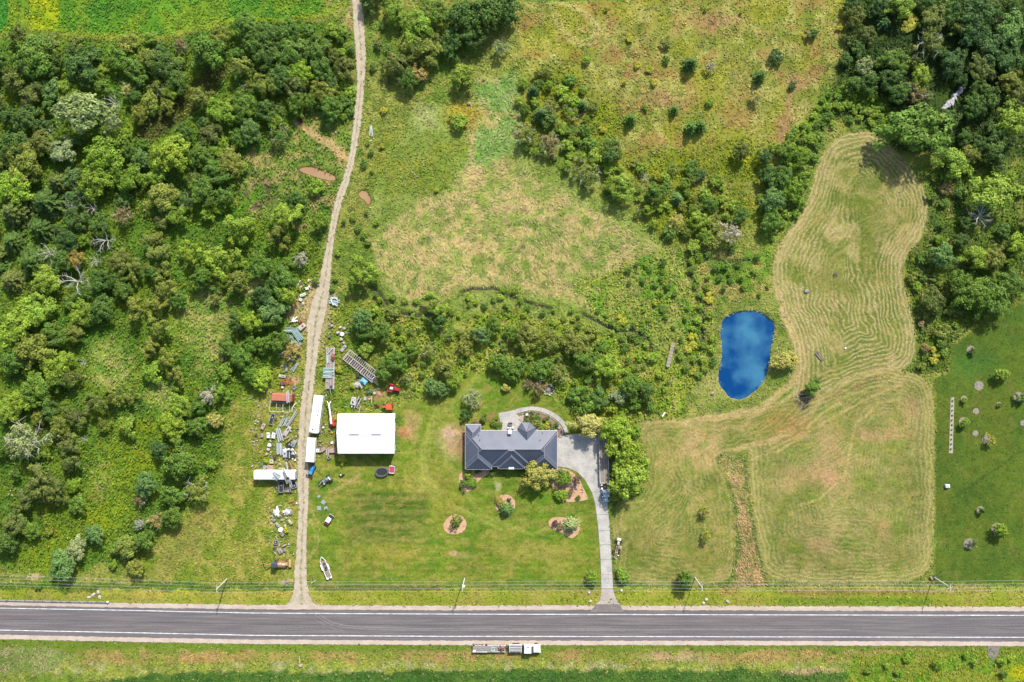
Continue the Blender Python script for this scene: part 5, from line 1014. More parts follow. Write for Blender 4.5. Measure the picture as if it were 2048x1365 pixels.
for x_, y_ in ((1085, 866.5), (1080, 879.5), (960, 879), (957, 870)):
    c = L_(x_, y_, 4.5); z_ = EH + max(0, (y_ - 861.3)) * S * SL; MB().tube((c[0], c[1], z_ - .1), (c[0], c[1], z_ + .5), .09, n=8).tube((c[0], c[1], z_ + .5), (c[0], c[1], z_ + .58), .14, n=8).build('vent_pipe', DARK, house)
c = L_(1022.6, 936.2, 3.2); pc = MB().box((c[0], c[1], 3.15), (1.7, .9, .5), 0, .08).build('porch_canopy', FRAMEW, house); MB().box((c[0] - .1, c[1], 3.43), (.3, .3, .08)).box((c[0] + .45, c[1] - .05, 3.43), (.3, .25, .08)).build('roof_light', DARK, pc)
def hwin(x0, y0, nx, ny, w, z=1.5, hgt=1.2, nm='window'):
    c = L_(x0, y0, 2.5); a = math.atan2(ny, nx) - PI / 2
    f = MB()
    for dx, dz, ww, hh in ((0, hgt / 2, w + .1, .1), (0, -hgt / 2, w + .1, .1), (-w / 2, 0, .1, hgt), (w / 2, 0, .1, hgt), (0, 0, .06, hgt)): f.box((c[0] + dx * math.cos(a), c[1] + dx * math.sin(a), z + dz), (ww, .14, hh), a)
    fo = f.build(nm, FRAMEW, house); MB().box((c[0], c[1], z), (w, .06, hgt), a).build('pane', GLASS, fo)
for x_, y_, nx, ny, w in [(957, 935, 0, -1, 2.2), (1088, 935, 0, -1, 2.4), (1012, 934, 0, -1, 1.6), (1033, 934, 0, -1, 1.6), (1055, 928, 0, -1, 1.2), (946, 852.5, 0, 1, 1.6), (975, 864.5, 0, 1, 1.6), (1008, 864.5, 0, 1, 2.4), (1090, 864.5, 0, 1, 2.0), (1051.7, 848, 0, 1, 1.6), (934, 880, -1, 0, 1.5), (934, 915, -1, 0, 1.5)]: hwin(x_, y_, nx, ny, w)
for y_ in (890, 912):
    c = L_(1111, y_, 2.5); d = MB().box((c[0], c[1], 1.1), (.14, 2.7, 2.15)).build('garage_door', WHITEP, house)
    for k in range(4): MB().box((c[0] + .08, c[1], .35 + k * .52), (.05, 2.5, .44)).build('panel', FRAMEW, d)
c = L_(1022.6, 934, 2.5); d = MB().box((c[0], c[1], 1.05), (1.0, .16, 2.1)).build('front_door', mat((90, 50, 40)), house); MB().blob((c[0] + .38, c[1] - .12, 1.05), (.05, .05, .05)).build('handle', STEEL, d)

# ------------------------------------------------------------------ white barn
barn = thing('metal_barn', 'large white metal barn with a shallow gable roof east of the track', 'barn', 732, 868, 5)
barn['label'] = 'large white metal barn with a shallow gable roof between bus and lawn'
B_ = at_base(barn); GREYV = mat((.2, .2, .2), .5, 0, .1, 1, True); WR = mat((.66, .67, .68), .6, 0, .05, .3, True)
p = [B_(676, 828.5, 4.6), B_(788.5, 828.5, 4.6), B_(788.5, 907, 4.6), B_(676, 907, 4.6)]; xa, xb = p[0][0] + .25, p[1][0] - .25; yt, yb = p[0][1] - .25, p[3][1] + .25
ym = (yt + yb) / 2; MB().add([(xa, yb, 0), (xb, yb, 0), (xb, yt, 0), (xa, yt, 0), (xa, yb, 4.5), (xb, yb, 4.5), (xb, yt, 4.5), (xa, yt, 4.5), (xa, ym, 6.1), (xb, ym, 6.1)], [(0, 1, 5, 4), (2, 3, 7, 6), (1, 2, 6, 9, 5), (3, 0, 4, 8, 7)]).build('wall', mat((.6, .61, .60), .5, 0, .06, 1, True), barn)
def slope(y0, y1, z0, z1, x0, x1):
    b = MB(); b.add([(x0, y0, z0), (x1, y0, z0), (x1, y1, z1), (x0, y1, z1), (x0, y0, z0 - .08), (x1, y0, z0 - .08), (x1, y1, z1 - .08), (x0, y1, z1 - .08)], [(0, 1, 2, 3), (7, 6, 5, 4), (0, 4, 5, 1), (2, 6, 7, 3), (1, 5, 6, 2), (0, 3, 7, 4)])
    if y0 > y1: b.f = [f[::-1] for f in b.f]
    k = x0 + .4
    while k < x1: b.tube((k, y0, z0 + .01), (k, y1, z1 + .01), .022, n=4); k += .92
    return b.build('roof_slope', WR, barn)
slope(yb - .35, ym, 4.55, 6.28, xa - .35, xb + .35); slope(yt + .35, ym, 4.55, 6.28, xa - .35, xb + .35)
MB().box(((xa + xb) / 2, ym, 6.31), (xb - xa + .7, .34, .06)).build('ridge_cap', mat((.46, .46, .46), .5, 0, .05, 1, True), barn)
for x_ in (708, 752.5):
    c = B_(x_, 869, 6.2); MB().box((c[0], ym - .02, 6.40), (2.9, .22, .12), 0, .03).build('ridge_vent', GREYV, barn)
d = MB().box((xb + .06, ym - 1.6, 1.9), (.1, 4.2, 3.8)).build('sliding_door', mat((150, 190, 190)), barn); MB().box((xb + .2, ym - .1, 4.0), (.14, 6.8, .16)).build('rail', FRAMEW, d)
MB().box((xb + .08, yt - 2, 1.05), (.1, 1.0, 2.1)).build('side_door', STEEL, barn)

# ------------------------------------------------------------------ vehicles
def wheels(t, pts, r=.5, w=.3, nm='wheel', rim=True):
    for x, y in pts:
        wl = MB().tube((x, y - w / 2, r), (x, y + w / 2, r), r, n=14).build(nm, RUB, t)
        if rim: MB().tube((x, y - w / 2 - .01, r), (x, y + w / 2 + .01, r), r * .5, n=10).build('rim', STEEL, wl)
def bus(x, y, rot, L, Wd, Hh, label, m, hatches, front=1):
    t = thing('bus', label, 'bus', x, y, Hh, rot)
    b = MB(); n = 8; prof = []
    for i in range(n + 1):
        a = PI * i / n; prof.append((math.cos(a) * Wd / 2 * (1 if i in (0, n) else .97), Hh - .35 + math.sin(a) * .35))
    prof = [(Wd / 2, .55)] + prof + [(-Wd / 2, .55)]; ends = ((-L / 2, 1), (-L / 2 + .12, 1.0), (L / 2 - .35, 1.0), (L / 2, .9)); vs = []
    for ex, k in ends:
        for py, pz in prof: vs.append((ex, py * (k if ex > 0 else (1 if k == 1 else k)), .55 + (pz - .55) * (1 if ex < L / 2 else .93)))
    q = len(prof); fs = []
    for e_ in range(3):
        for i in range(q): fs.append((e_ * q + i, (e_ + 1) * q + i, (e_ + 1) * q + (i + 1) % q, e_ * q + (i + 1) % q))
    fs.append(tuple(range(q - 1, -1, -1))[::-1]); fs.append(tuple(range(3 * q, 4 * q))[::-1])
    b.add(vs, fs).build('body', m, t)
    k = int((L - 2.5) / 1.15)
    for s in (-1, 1):
        for i in range(k): MB().box((-L / 2 + 1.2 + i * 1.15, s * (Wd / 2 + .005), Hh - .95), (.95, .05, .65)).build('window', GLASS, t)
    MB().box((L / 2 - .01, 0, Hh - 1.05), (.08, Wd * .78, .8)).build('windscreen', GLASS, t)
    MB().box((L / 2 + .08, 0, .7), (.16, Wd * .95, .25), 0, .03).box((-L / 2 - .08, 0, .7), (.16, Wd * .95, .25), 0, .03).build('bumper', DARK, t)
    for hx, hy, hw, hl, hm in hatches: MB().box((hx, hy, Hh + .03), (hl, hw, .12), 0, .03).build('roof_hatch', hm, t)
    wheels(t, [(L * .32, Wd / 2 - .15), (L * .32, -Wd / 2 + .15), (-L * .28, Wd / 2 - .15), (-L * .28, -Wd / 2 + .15)]); return t
BW = mat((.62, .62, .60), .5, 0, .10, .7, True)
bus(631.5, 829.5, ang(-9.5, 72), 12.0, 3.0, 3.0, 'long white bus parked along the right side of the track', BW, [(3.0 - 2.9, .6, .35, .3, DARK), (4.8, -.4, .35, .5, DARK), (-1.2, .6, .25, .9, STEEL), (1.5, -.1, .3, .12, STEEL), (4.6, .5, .4, .15, STEEL)])
t = thing('box_trailer', 'white box trailer parked nose to tail below the long bus', 'trailer', 620.5, 901, 3.0, ang(-3.5, 47))
MB().box((0, 0, 1.95), (7.6, 2.7, 2.1), 0, .12).build('body', mat((.58, .60, .58), .6, 0, .14, .8, True), t)
for k in range(6): MB().box((-3.0 + k * 1.2, 0, 3.02), (.06, 2.4, .05)).build('roof_rib', OFFW, t)
MB().box((4.2, 0, .8), (1.0, .12, .12)).box((3.9, 0, .8), (.12, 1.6, .12)).build('drawbar', DARK, t); MB().box((-3.83, .66, 1.95), (.06, 1.2, 1.9)).box((-3.83, -.66, 1.95), (.06, 1.2, 1.9)).build('rear_door', OFFW, t)
wheels(t, [(-.6, 1.15), (-.6, -1.15), (.7, 1.15), (.7, -1.15)], .42, .28)
bus(548.5, 951.3, 0, 13.0, 2.9, 3.0, 'white bus lying crosswise left of the track under scrap metal', BW, [(-.2, 1.0, .35, .3, STEEL), (-.3, .2, .3, .35, STEEL), (-.35, -.7, .3, .4, STEEL), (-2.8, -.3, .3, .15, STEEL)])

def plank_deck(t, L, Wd, z, m1, m2, n, along=True, nm='plank', th=.06):
    for i in range(n):
        w = (Wd if along else L) / n
        if along: MB().box((0, -Wd / 2 + w * (i + .5), z + (i % 3) * .008), (L, w - .05, th)).build(nm, m1 if i % 2 else m2, t)
        else: MB().box((-L / 2 + w * (i + .5), 0, z + (i % 3) * .008), (w - .05, Wd, th)).build(nm, m1 if i % 2 else m2, t)
DECK1 = mat((190, 176, 160), .8); DECK2 = mat((172, 158, 142), .8); DECKP = mat((204, 186, 178), .8); RUST = mat((140, 74, 48), .85); RUSTR = mat((150, 96, 84), .85); GREYM = mat((168, 170, 172), .55, .2)
# lorry with flatbed trailer under the tree
t = thing('flatbed_semi_trailer', 'long weathered flatbed lorry trailer half hidden under the yellow green trees', 'trailer', 1208, 920, 1.5, ang(2.5, 93))
plank_deck(t, 14.6, 2.7, 1.45, DECK1, DECK2, 7)
MB().box((0, 1.43, 1.42), (14.8, .14, .22)).build('side_rail', OFFW, t); MB().box((0, -1.43, 1.42), (14.8, .14, .22)).build('side_rail', OFFW, t); MB().box((7.42, 0, 1.45), (.14, 2.7, .3)).build('headboard', WHITEP, t)
MB().box((0, .45, 1.15), (14.2, .15, .4)).box((0, -.45, 1.15), (14.2, .15, .4)).build('chassis_beam', DARK, t); wheels(t, [(-5.8, 1.1), (-5.8, -1.1), (-4.6, 1.1), (-4.6, -1.1)], .5, .5)
t = thing('lorry_tractor', 'pale blue lorry cab unit with white wings coupled to the flatbed trailer', 'lorry', 1211.5, 985, 1.5, ang(1.8, 30))
PB = mat((200, 222, 240), .35, 0, .05, .6); PW = mat((226, 234, 240), .4, 0, .05)
MB().box((-.2, .45, .95), (5.6, .16, .25)).box((-.2, -.45, .95), (5.6, .16, .25)).box((-2.3, 0, .98), (.2, .9, .2)).build('chassis', RUSTR, t)
MB().tube((-1.9, 0, 1.05), (-1.9, 0, 1.16), .5, n=14).build('fifth_wheel', RUST, t)
for s in (1, -1): MB().box((-2.35, s * 1.12, 1.12), (.6, .5, .12), 0, .05).build('mudguard', WHITEP, t); MB().box((-1.15, s * 1.1, 1.12), (.6, .5, .12), 0, .05).build('mudguard', WHITEP, t)
sl_ = MB().box((-.35, 0, 2.0), (.95, 2.15, 1.9), 0, .12).build('sleeper', PB, t); cb = MB().box((.75, 0, 1.95), (1.1, 1.75, 1.5), 0, .12).build('cab', PB, t)
MB().box((1.31, 0, 2.2), (.06, 1.5, .6)).build('windscreen', GLASS, cb); MB().box((2.15, 0, 1.45), (1.7, 1.15, .9), 0, .12).build('bonnet', PB, t)
for s in (1, -1):
    MB().box((2.05, s * .92, 1.15), (1.5, .38, .35), 0, .14).build('wing', PW, t); MB().box((1.2, s * 1.15, 2.0), (.1, .25, .4)).build('mirror', WHITEP, t); MB().box((3.02, s * .85, 1.05), (.1, .3, .22)).build('headlight', WHITEP, t)
    MB().tube((.1, s * 1.02, 1.0), (.1, s * 1.02, 3.2), .08, n=8).build('exhaust_stack', STEEL, t); MB().tube((.5, s * .98, .75), (1.3, s * .98, .75), .3, n=10).build('fuel_tank', STEEL, t)
MB().box((3.08, 0, .75), (.16, 2.1, .3), 0, .04).build('bumper', PW, t); wheels(t, [(2.1, .95), (2.1, -.95), (-1.2, .95), (-1.2, -.95), (-2.4, .95), (-2.4, -.95)], .48, .34)
# roadside lorry
t = thing('service_lorry', 'white cab lorry on the lower road shoulder with dark windscreen', 'lorry', 1046, 1297.5, 1.5, 0)
MB().box((-.5, .45, .9), (11, .15, .25)).box((-.5, -.45, .9), (11, .15, .25)).build('chassis', DARK, t)
MB().box((4.0, 0, 1.5), (2.6, 2.3, 1.1), 0, .15).build('bonnet', mat((.50, .52, .53), .4, 0, .08, 1, True), t); cb = MB().box((1.5, 0, 1.85), (2.3, 2.4, 1.9), 0, .15).build('cab', WHITEP, t); MB().box((2.98, 0, 2.42), (.95, 2.0, .08), 0, 0, (0, .75)).build('windscreen', GLASS, cb)
MB().box((1.6, .9, 2.83), (.5, .3, .06)).build('roof_vent', DARK, cb); MB().box((5.45, 0, .8), (.2, 2.4, .35), 0, .05).build('bumper', WHITEP, t); MB().blob((5.2, -1.15, 1.1), (.6, .35, .4), 3).build('headlight_pod', WHITEP, t)
MB().box((-2.4, 0, 1.35), (4.0, 2.4, .5), 0, .05).build('tool_body', OFFW, t)
for k in range(3): MB().box((-2.4, -.8 + k * .8, 1.66), (3.6, .55, .08)).build('lid', GREYM, t)
MB().ring((-.2, 0, 1.5), .9, .12, 16, 5, .4, 1.2).build('hose_reel', DARK, t); wheels(t, [(4.2, 1.1), (4.2, -1.1), (-2.8, 1.1), (-2.8, -1.1), (-1.6, 1.1), (-1.6, -1.1)], .5, .35)
t = thing('lowboy_trailer', 'grey low-loader trailer behind the white cab lorry on the shoulder', 'trailer', 978, 1298, 1.0, 0)
plank_deck(t, 10.4, 1.7, 1.0, mat((184, 176, 172)), mat((164, 158, 156)), 5)
for s in (1, -1): MB().box((0, s * .98, .95), (10.8, .14, .24)).build('side_rail', OFFW, t)
for k in range(4): MB().box((-5 + k * 1.45, 1.25, .95), (.5, .5, .3), 0, .05).build('outrigger', GREYM if k % 2 else RUSTR, t)
MB().tube((-5.2, 1.25, .95), (-4.6, 1.25, .95), .32, n=10).tube((-1.2, 1.25, .95), (-.6, 1.25, .95), .32, n=10).build('roller', DARK, t)
MB().box((-2.2, -1.0, 1.12), (3.4, .16, .12)).box((-4.7, -.75, 1.1), (.9, .7, .25)).build('tool_tray', OFFW, t); wheels(t, [(-4, .9), (-4, -.9), (-2.8, .9), (-2.8, -.9)], .42, .35)
t = thing('scrap_grapple', 'heap of pinkish rusty grapple claws on the low-loader deck', 'grapple', 1003, 1297, 1.5, .2)
for k in range(7):
    a = k * .9; MB().path([(0, 0, 1.9), (.7 * math.cos(a), .7 * math.sin(a), 1.7), (1.1 * math.cos(a), 1.1 * math.sin(a), 1.2)], .13, 5).build('claw', mat((196, 160, 148)) if k % 2 else RUSTR, t)
MB().blob((0, 0, 1.8), (.4, .4, .3), 4).build('hub', RUST, t)
t = thing('steel_coil', 'teal and white bundled hose lying ahead of the grapple claws', 'hose', 985, 1299, 1.1, 0); t.name = 'hose_bundle'
for k in range(3): MB().ring((k * .5 - .4, 0, 1.15), .55, .09, 14, 5).build('hose_loop', mat((170, 204, 196)) if k != 1 else OFFW, t)
# utility trailer with tyres
t = thing('utility_trailer', 'white railed car trailer with three loose tyres on its plank deck', 'trailer', 651.5, 1139, .8, ang(14, 34))
plank_deck(t, 5.4, 1.5, .62, DECK1, DECK2, 6); 
for s in (1, -1): MB().box((0, s * .84, .7), (5.7, .14, .2)).build('side_rail', WHITEP, t)
for s, x0 in ((1, .6), (-1, .2)): MB().box((x0 + .3, s * 1.1, .78), (1.9, .32, .12), 0, .05).build('fender', WHITEP, t)
MB().tube((2.85, .8, .7), (4.2, 0, .6), .08, n=6).tube((2.85, -.8, .7), (4.2, 0, .6), .08, n=6).build('drawbar', WHITEP, t); t.rotation_euler[2] = ang(-14, -36)
for s in (.55, -.55): MB().box((-3.0, s, .75), (.5, .7, .16)).build('ramp', WHITEP, t)
wheels(t, [(.1, .98), (.1, -.98), (.9, .98), (.9, -.98)], .34, .2)
for i, (x_, y_, lb) in enumerate([(648.3, 1128.5, 'loose tyre nearest the drawbar on the car trailer deck'), (651.4, 1135.8, 'middle loose tyre on the car trailer deck'), (651.7, 1139.6, 'rear loose tyre on the car trailer deck')]):
    p_ = w2(x_, y_, .9); o = MB().ring((0, 0, 0), .30, .12, 16, 6).build('loose_tyre', RUB); o.location = (p_[0], p_[1], .78 + i * .0); props(o, lb, 'tyre', 'tyres on the car trailer')
# red and white utility vehicle
t = thing('utility_vehicle', 'small red and white four-wheel utility vehicle with dark rear on the lawn', 'utility vehicle', 657, 1040, 1.3, ang(-11, 16))
MB().box((0, 0, .75), (3.3, 1.5, .5), 0, .12).build('body', WHITEP, t); MB().box((1.3, 0, 1.0), (.8, 1.35, .25), 0, .1).build('bonnet', mat((214, 70, 80), .4), t); MB().box((0.0, 0, 1.75), (1.5, 1.35, .1), 0, .03).build('roof', mat((.75, .72, .70), .5, 0, .1, 1, True), t)
for a, b in ((.7, .6), (.7, -.6), (-.7, .6), (-.7, -.6)): MB().tube((a, b, 1.0), (a * .95, b, 1.72), .04, n=6).build('roof_post', DARK, t)
MB().box((-1.25, 0, 1.05), (.9, 1.4, .2), 0, .05).build('cargo_bed', DARK, t); MB().box((.2, .2, 1.82), (.5, .15, .04), .6).box((-.2, -.2, 1.82), (.15, .5, .04), .3).build('roof_stripe', mat((214, 90, 80)), t); wheels(t, [(1.1, .72), (1.1, -.72), (-1.1, .72), (-1.1, -.72)], .35, .26)
# excavator
t = thing('backhoe', 'weathered orange backhoe digger with dark cab at the end of the scrap line', 'digger', 556, 1129, 1.5, 0)
OG = mat((230, 184, 132), .6); OG2 = mat((214, 150, 96), .6)
MB().box((1.4, 0, 1.3), (3.2, .9, .7), 0, .1).build('engine_hood', OG, t); cb = MB().box((-1.0, 0, 2.0), (1.6, 1.5, 1.6), 0, .08).build('cab', mat((.05, .07, .1), .3, 0, .1, 1, True), t); MB().box((-1.0, 0, 2.84), (1.4, 1.3, .08)).build('cab_roof', mat((70, 84, 104)), cb)
[MB().box((1.0, s * .85, 1.1), (2.6, .25, .3)).build('loader_arm', OG2, t) for s in (1, -1)]; MB().box((3.6, 0, .7), (.75, 2.3, .8), 0, .1).build('bucket', OG, t)
MB().tube((-1.8, 0, 1.0), (-3.4, .1, 2.3), .2, .16, 6).build('boom', OG2, t); MB().tube((-3.4, .1, 2.3), (-4.9, .15, .9), .14, .1, 6).build('dipper', OG, t); MB().blob((-4.9, .15, .55), (.3, .35, .35), 5).build('digging_bucket', RUST, t)
MB().box((.8, .2, 1.7), (.3, .3, .3)).box((1.8, -.1, 1.7), (.6, .3, .12)).build('engine_parts', WHITEP, t); wheels(t, [(2.0, .85), (2.0, -.85)], .45, .3); wheels(t, [(-.6, .95), (-.6, -.95)], .7, .4)
# boom lift
t = thing('boom_lift', 'white boomed crane machine with orange red base between bus and barn', 'crane', 661.5, 834, 1.8, ang(-3, -22))
OR = mat((226, 78, 48), .5)
MB().box((-2.3, 0, .8), (2.0, 1.7, .7), 0, .1).build('base', OR, t); MB().tube((-2.2, 0, 1.1), (-2.2, 0, 1.5), .7, n=14).build('turntable', OR, t); MB().box((-2.6, -.5, 1.5), (.8, .5, .5), 0, .08).build('counterweight', OR, t)
MB().box((.9, 0, 2.0), (6.6, .45, .4), 0, .04).build('boom', WHITEP, t); MB().box((-1.3, .05, 2.25), (1.8, .6, .25), 0, .05).build('boom_housing', WHITEP, t)
MB().box((-1.0, -.6, 1.1), (1.2, .4, .4), .3).build('control_box', OR, t); MB().tube((4.0, .1, 2.0), (5.0, .5, 1.5), .12, n=6).tube((4.0, -.1, 2.0), (4.9, -.6, 1.3), .12, n=6).build('jib', WHITEP, t); MB().ring((5.3, -.4, .9), .9, .06, 16, 5, .6, 1.1).build('basket_ring', RUST, t)
MB().tube((1.2, -.2, 1.0), (2.0, -.9, .4), .08, n=5).tube((.2, .4, 1.0), (1.0, .8, .4), .08, n=5).build('strut', GREYM, t); wheels(t, [(-1.6, .8), (-1.6, -.8), (-3.0, .8), (-3.0, -.8)], .42, .3)
# machines north of the barn
def tractor(x, y, rot, sc, label, c1, c2, seat, name='garden_tractor', canopy=None):
    t = thing(name, label, 'tractor', x, y, .8, rot); m1 = mat(c1, .45); m2 = mat(c2, .5)
    MB().box((.75 * sc, 0, .75 * sc), (1.3 * sc, .62 * sc, .5 * sc), 0, .1 * sc).build('hood', m1, t); MB().box((-.35 * sc, 0, .62 * sc), (1.1 * sc, 1.15 * sc, .3 * sc), 0, .08 * sc).build('body', m2, t)
    s_ = MB().box((-.3 * sc, 0, .9 * sc), (.5 * sc, .5 * sc, .14 * sc), 0, .04).build('seat', seat, t); MB().box((-.58 * sc, 0, 1.12 * sc), (.12 * sc, .5 * sc, .4 * sc), 0, .03).build('backrest', seat, s_)
    MB().tube((.1 * sc, 0, .9 * sc), (0, 0, 1.15 * sc), .03, n=5).ring((0, 0, 1.15 * sc), .2 * sc, .025, 12, 5).build('steering_wheel', DARK, t)
    for s in (1, -1): MB().box((-.55 * sc, s * .7 * sc, .9 * sc), (.95 * sc, .3 * sc, .12 * sc), 0, .06).build('fender', m1, t)
    MB().path([(-1.15 * sc, -.6 * sc, .6 * sc), (-1.25 * sc, 0, .65 * sc), (-1.15 * sc, .6 * sc, .6 * sc)], .07 * sc).build('rear_bar', m1, t)
    if canopy is not None: MB().box((-.3 * sc, 0, 1.9 * sc), (1.3 * sc, 1.2 * sc, .08)).build('canopy', canopy, t); MB().tube((-.8 * sc, .5 * sc, .9 * sc), (-.8 * sc, .5 * sc, 1.88 * sc), .03, n=5).tube((-.8 * sc, -.5 * sc, .9 * sc), (-.8 * sc, -.5 * sc, 1.88 * sc), .03, n=5).build('post', DARK, t)
    wheels(t, [(-.6 * sc, .7 * sc), (-.6 * sc, -.7 * sc)], .48 * sc, .28 * sc); wheels(t, [(.95 * sc, .5 * sc), (.95 * sc, -.5 * sc)], .3 * sc, .2 * sc); return t
tractor(787, 777.5, ang(16, 4), 1.55, 'red tractor with a white seat at the foot of the shrubs', (212, 44, 52), (170, 30, 40), WHITEP)
tractor(776.5, 813.5, ang(-14, 1), 1.4, 'orange tractor with an orange canopy above the barn corner', (222, 104, 58), (200, 80, 44), DARK, 'garden_tractor', mat((226, 112, 66), .5))
tractor(753.5, 812.5, ang(8, 1), .62, 'small dark red ride-on mower left of the orange tractor', (150, 50, 48), (60, 40, 44), DARK, 'ride_on_mower')
tractor(738.5, 785, ang(8, 2), .8, 'small green ride-on mower above the white scrap bits', (40, 130, 70), (30, 104, 58), mat((130, 190, 140)), 'ride_on_mower')
# chassis beside the drive
t = thing('rusty_chassis', 'pinkish rusted machine chassis on four wheels right of the driveway', 'machine', 1234.5, 1096, .9, ang(9, -44))
PK = mat((206, 178, 160), .8)
MB().box((.1, .32, .95), (6.0, .16, .22)).box((.1, -.32, .95), (6.0, .16, .22)).build('frame_rail', PK, t)
for k in range(6): MB().box((-2.4 + k * .95, 0, .98), (.35, .9, .18), 0, .03).build('cross_member', PK if k % 2 else RUSTR, t)
MB().box((1.6, 0, 1.35), (1.1, .75, .6), 0, .1).build('engine', mat((226, 210, 180)), t); MB().box((2.8, .0, 1.2), (.8, 1.3, .5), 0, .1).build('radiator', OFFW, t); MB().box((.3, -1.0, 1.05), (.9, .7, .3), 0, .08).build('fuel_tank', mat((196, 180, 190)), t)
MB().tube((-2.8, 0, .8), (-3.6, 0, .5), .08, n=6).tube((-3.2, .6, .5), (-3.6, -.5, .4), .08, n=6).build('drawbar', OFFW, t); wheels(t, [(2.1, 1.0), (2.1, -1.0), (-1.4, 1.0), (-1.4, -1.0)], .5, .3)
MB().blob((-2.5, -.9, .3), (.25, .25, .3), 8).build('bracket', WHITEP, t)

# slatted wagon
t = thing('slatted_wagon', 'big weathered steel wagon frame with ladder-like slats lying diagonally in the weeds', 'wagon', 722, 732.5, 1.2, ang(57, 45.5))
SLT = mat((232, 222, 214), .7); L = 12.0; Wd = 3.7
for yy, nm in ((Wd / 2, 'side_rail'), (-Wd / 2, 'side_rail'), (.25, 'centre_rail')): MB().box((0, yy, 1.2), (L, .15, .16)).build(nm, SLT, t)
for xx in (-L / 2, L / 2): MB().box((xx, 0, 1.19), (.16, Wd + .15, .16)).build('end_rail', SLT, t)
for k in range(18): MB().box((-L / 2 + .35 + k * (L - .7) / 17, 1.05, 1.22), (.13, 1.5, .1)).build('slat', SLT, t)
for k in range(16): MB().box((-L / 2 + .35 + k * (L - .9) / 15, -.8, 1.05 + .03 * (k % 3)), (.2 + .1 * (k % 2), 1.9, .08), .04 * (k % 3 - 1)).build('floor_slat', [SLT, DECKP, DECKP][k % 3], t)
MB().box((0, -.8, .75), (L - .4, 1.9, .06)).build('floor', mat((92, 82, 72)), t)
for k in range(2): MB().box((L / 2 + .9, -1.1 - k * .4, 1.0), (2.4, .12, .12)).build('drawbar', OFFW, t)
MB().box((L / 2 - 1.8, -1.2, 1.3), (2.2, .5, .2), .05).build('loose_channel', GREYM, t); MB().tube((L / 2 + .1, .4, 1.2), (L / 2 + 1.0, .9, 1.0), .05, n=5).build('hook_bar', OFFW, t); wheels(t, [(-3.5, 1.6), (-3.5, -1.6), (3.5, 1.6), (3.5, -1.6)], .45, .25)
# flat trailer with stacks
t = thing('flat_hay_trailer', 'narrow pinkish plank flat trailer loaded with sheet stacks right of the track', 'trailer', 660.3, 737, .9, ang(-1, 84))
plank_deck(t, 13.2, 2.5, .9, DECKP, mat((180, 158, 150)), 6); MB().box((0, 1.3, .88), (13.4, .1, .16)).build('side_rail', OFFW, t); MB().box((0, -1.3, .88), (13.4, .1, .16)).build('side_rail', OFFW, t); wheels(t, [(-4, 1.1), (-4, -1.1), (4, 1.1), (4, -1.1)], .4, .25); MB().tube((6.7, 0, .8), (8.0, .1, .4), .08, n=6).build('drawbar', OFFW, t)

# ------------------------------------------------------------------ scrap yard pieces
TEAL = mat((186, 216, 206), .5); TEAL2 = mat((150, 186, 176), .5); PALE = mat((224, 230, 228), .5); PALE2 = mat((200, 208, 208), .5); GR1 = mat((172, 178, 180), .55); WS = mat((.56, .56, .54), .5, 0, .1, 1, True)
def panels(x, y, rot, L, Wd, n, ms, label, z=.25, fan=0.0, name='metal_sheet_stack', cat='sheet stack', seed=0, bend=0.0, top=None, pallet=True, group='stacks of sheet metal'):
    """a loose stack of ribbed metal sheets lying side by side, each one its own piece"""
    r = random.Random(seed or int(x * 7 + y)); t = thing(name, label, cat, x, y, z, rot, group)
    w = Wd / n
    for i in range(n):
        yy = -Wd / 2 + w * (i + .5); l_ = L * r.uniform(.86, 1.05); a = fan * (i - n / 2) / n + r.uniform(-.02, .02); m = ms[i % len(ms)]; dx = r.uniform(-.06, .06) * L; zz = z + r.uniform(-.05, .08)
        b = MB().box((dx, yy, zz), (l_, w * .78, .06), a); b.box((dx, yy - w * .25, zz + .05), (l_, w * .14, .06), a)
        if bend: b = MB().box((dx - l_ * .25, yy, zz), (l_ * .5, w * .78, .07), a); b.box((dx + l_ * .25 * math.cos(bend), yy + l_ * .25 * math.sin(bend), zz), (l_ * .5, w * .78, .07), a + bend)
        b.build('metal_sheet', m, t)
    if pallet: MB().box((0, 0, z * .4), (L * .6, Wd * .6, z * .6), 0, .02).build('pallet', mat((120, 110, 96)), t)
    return t
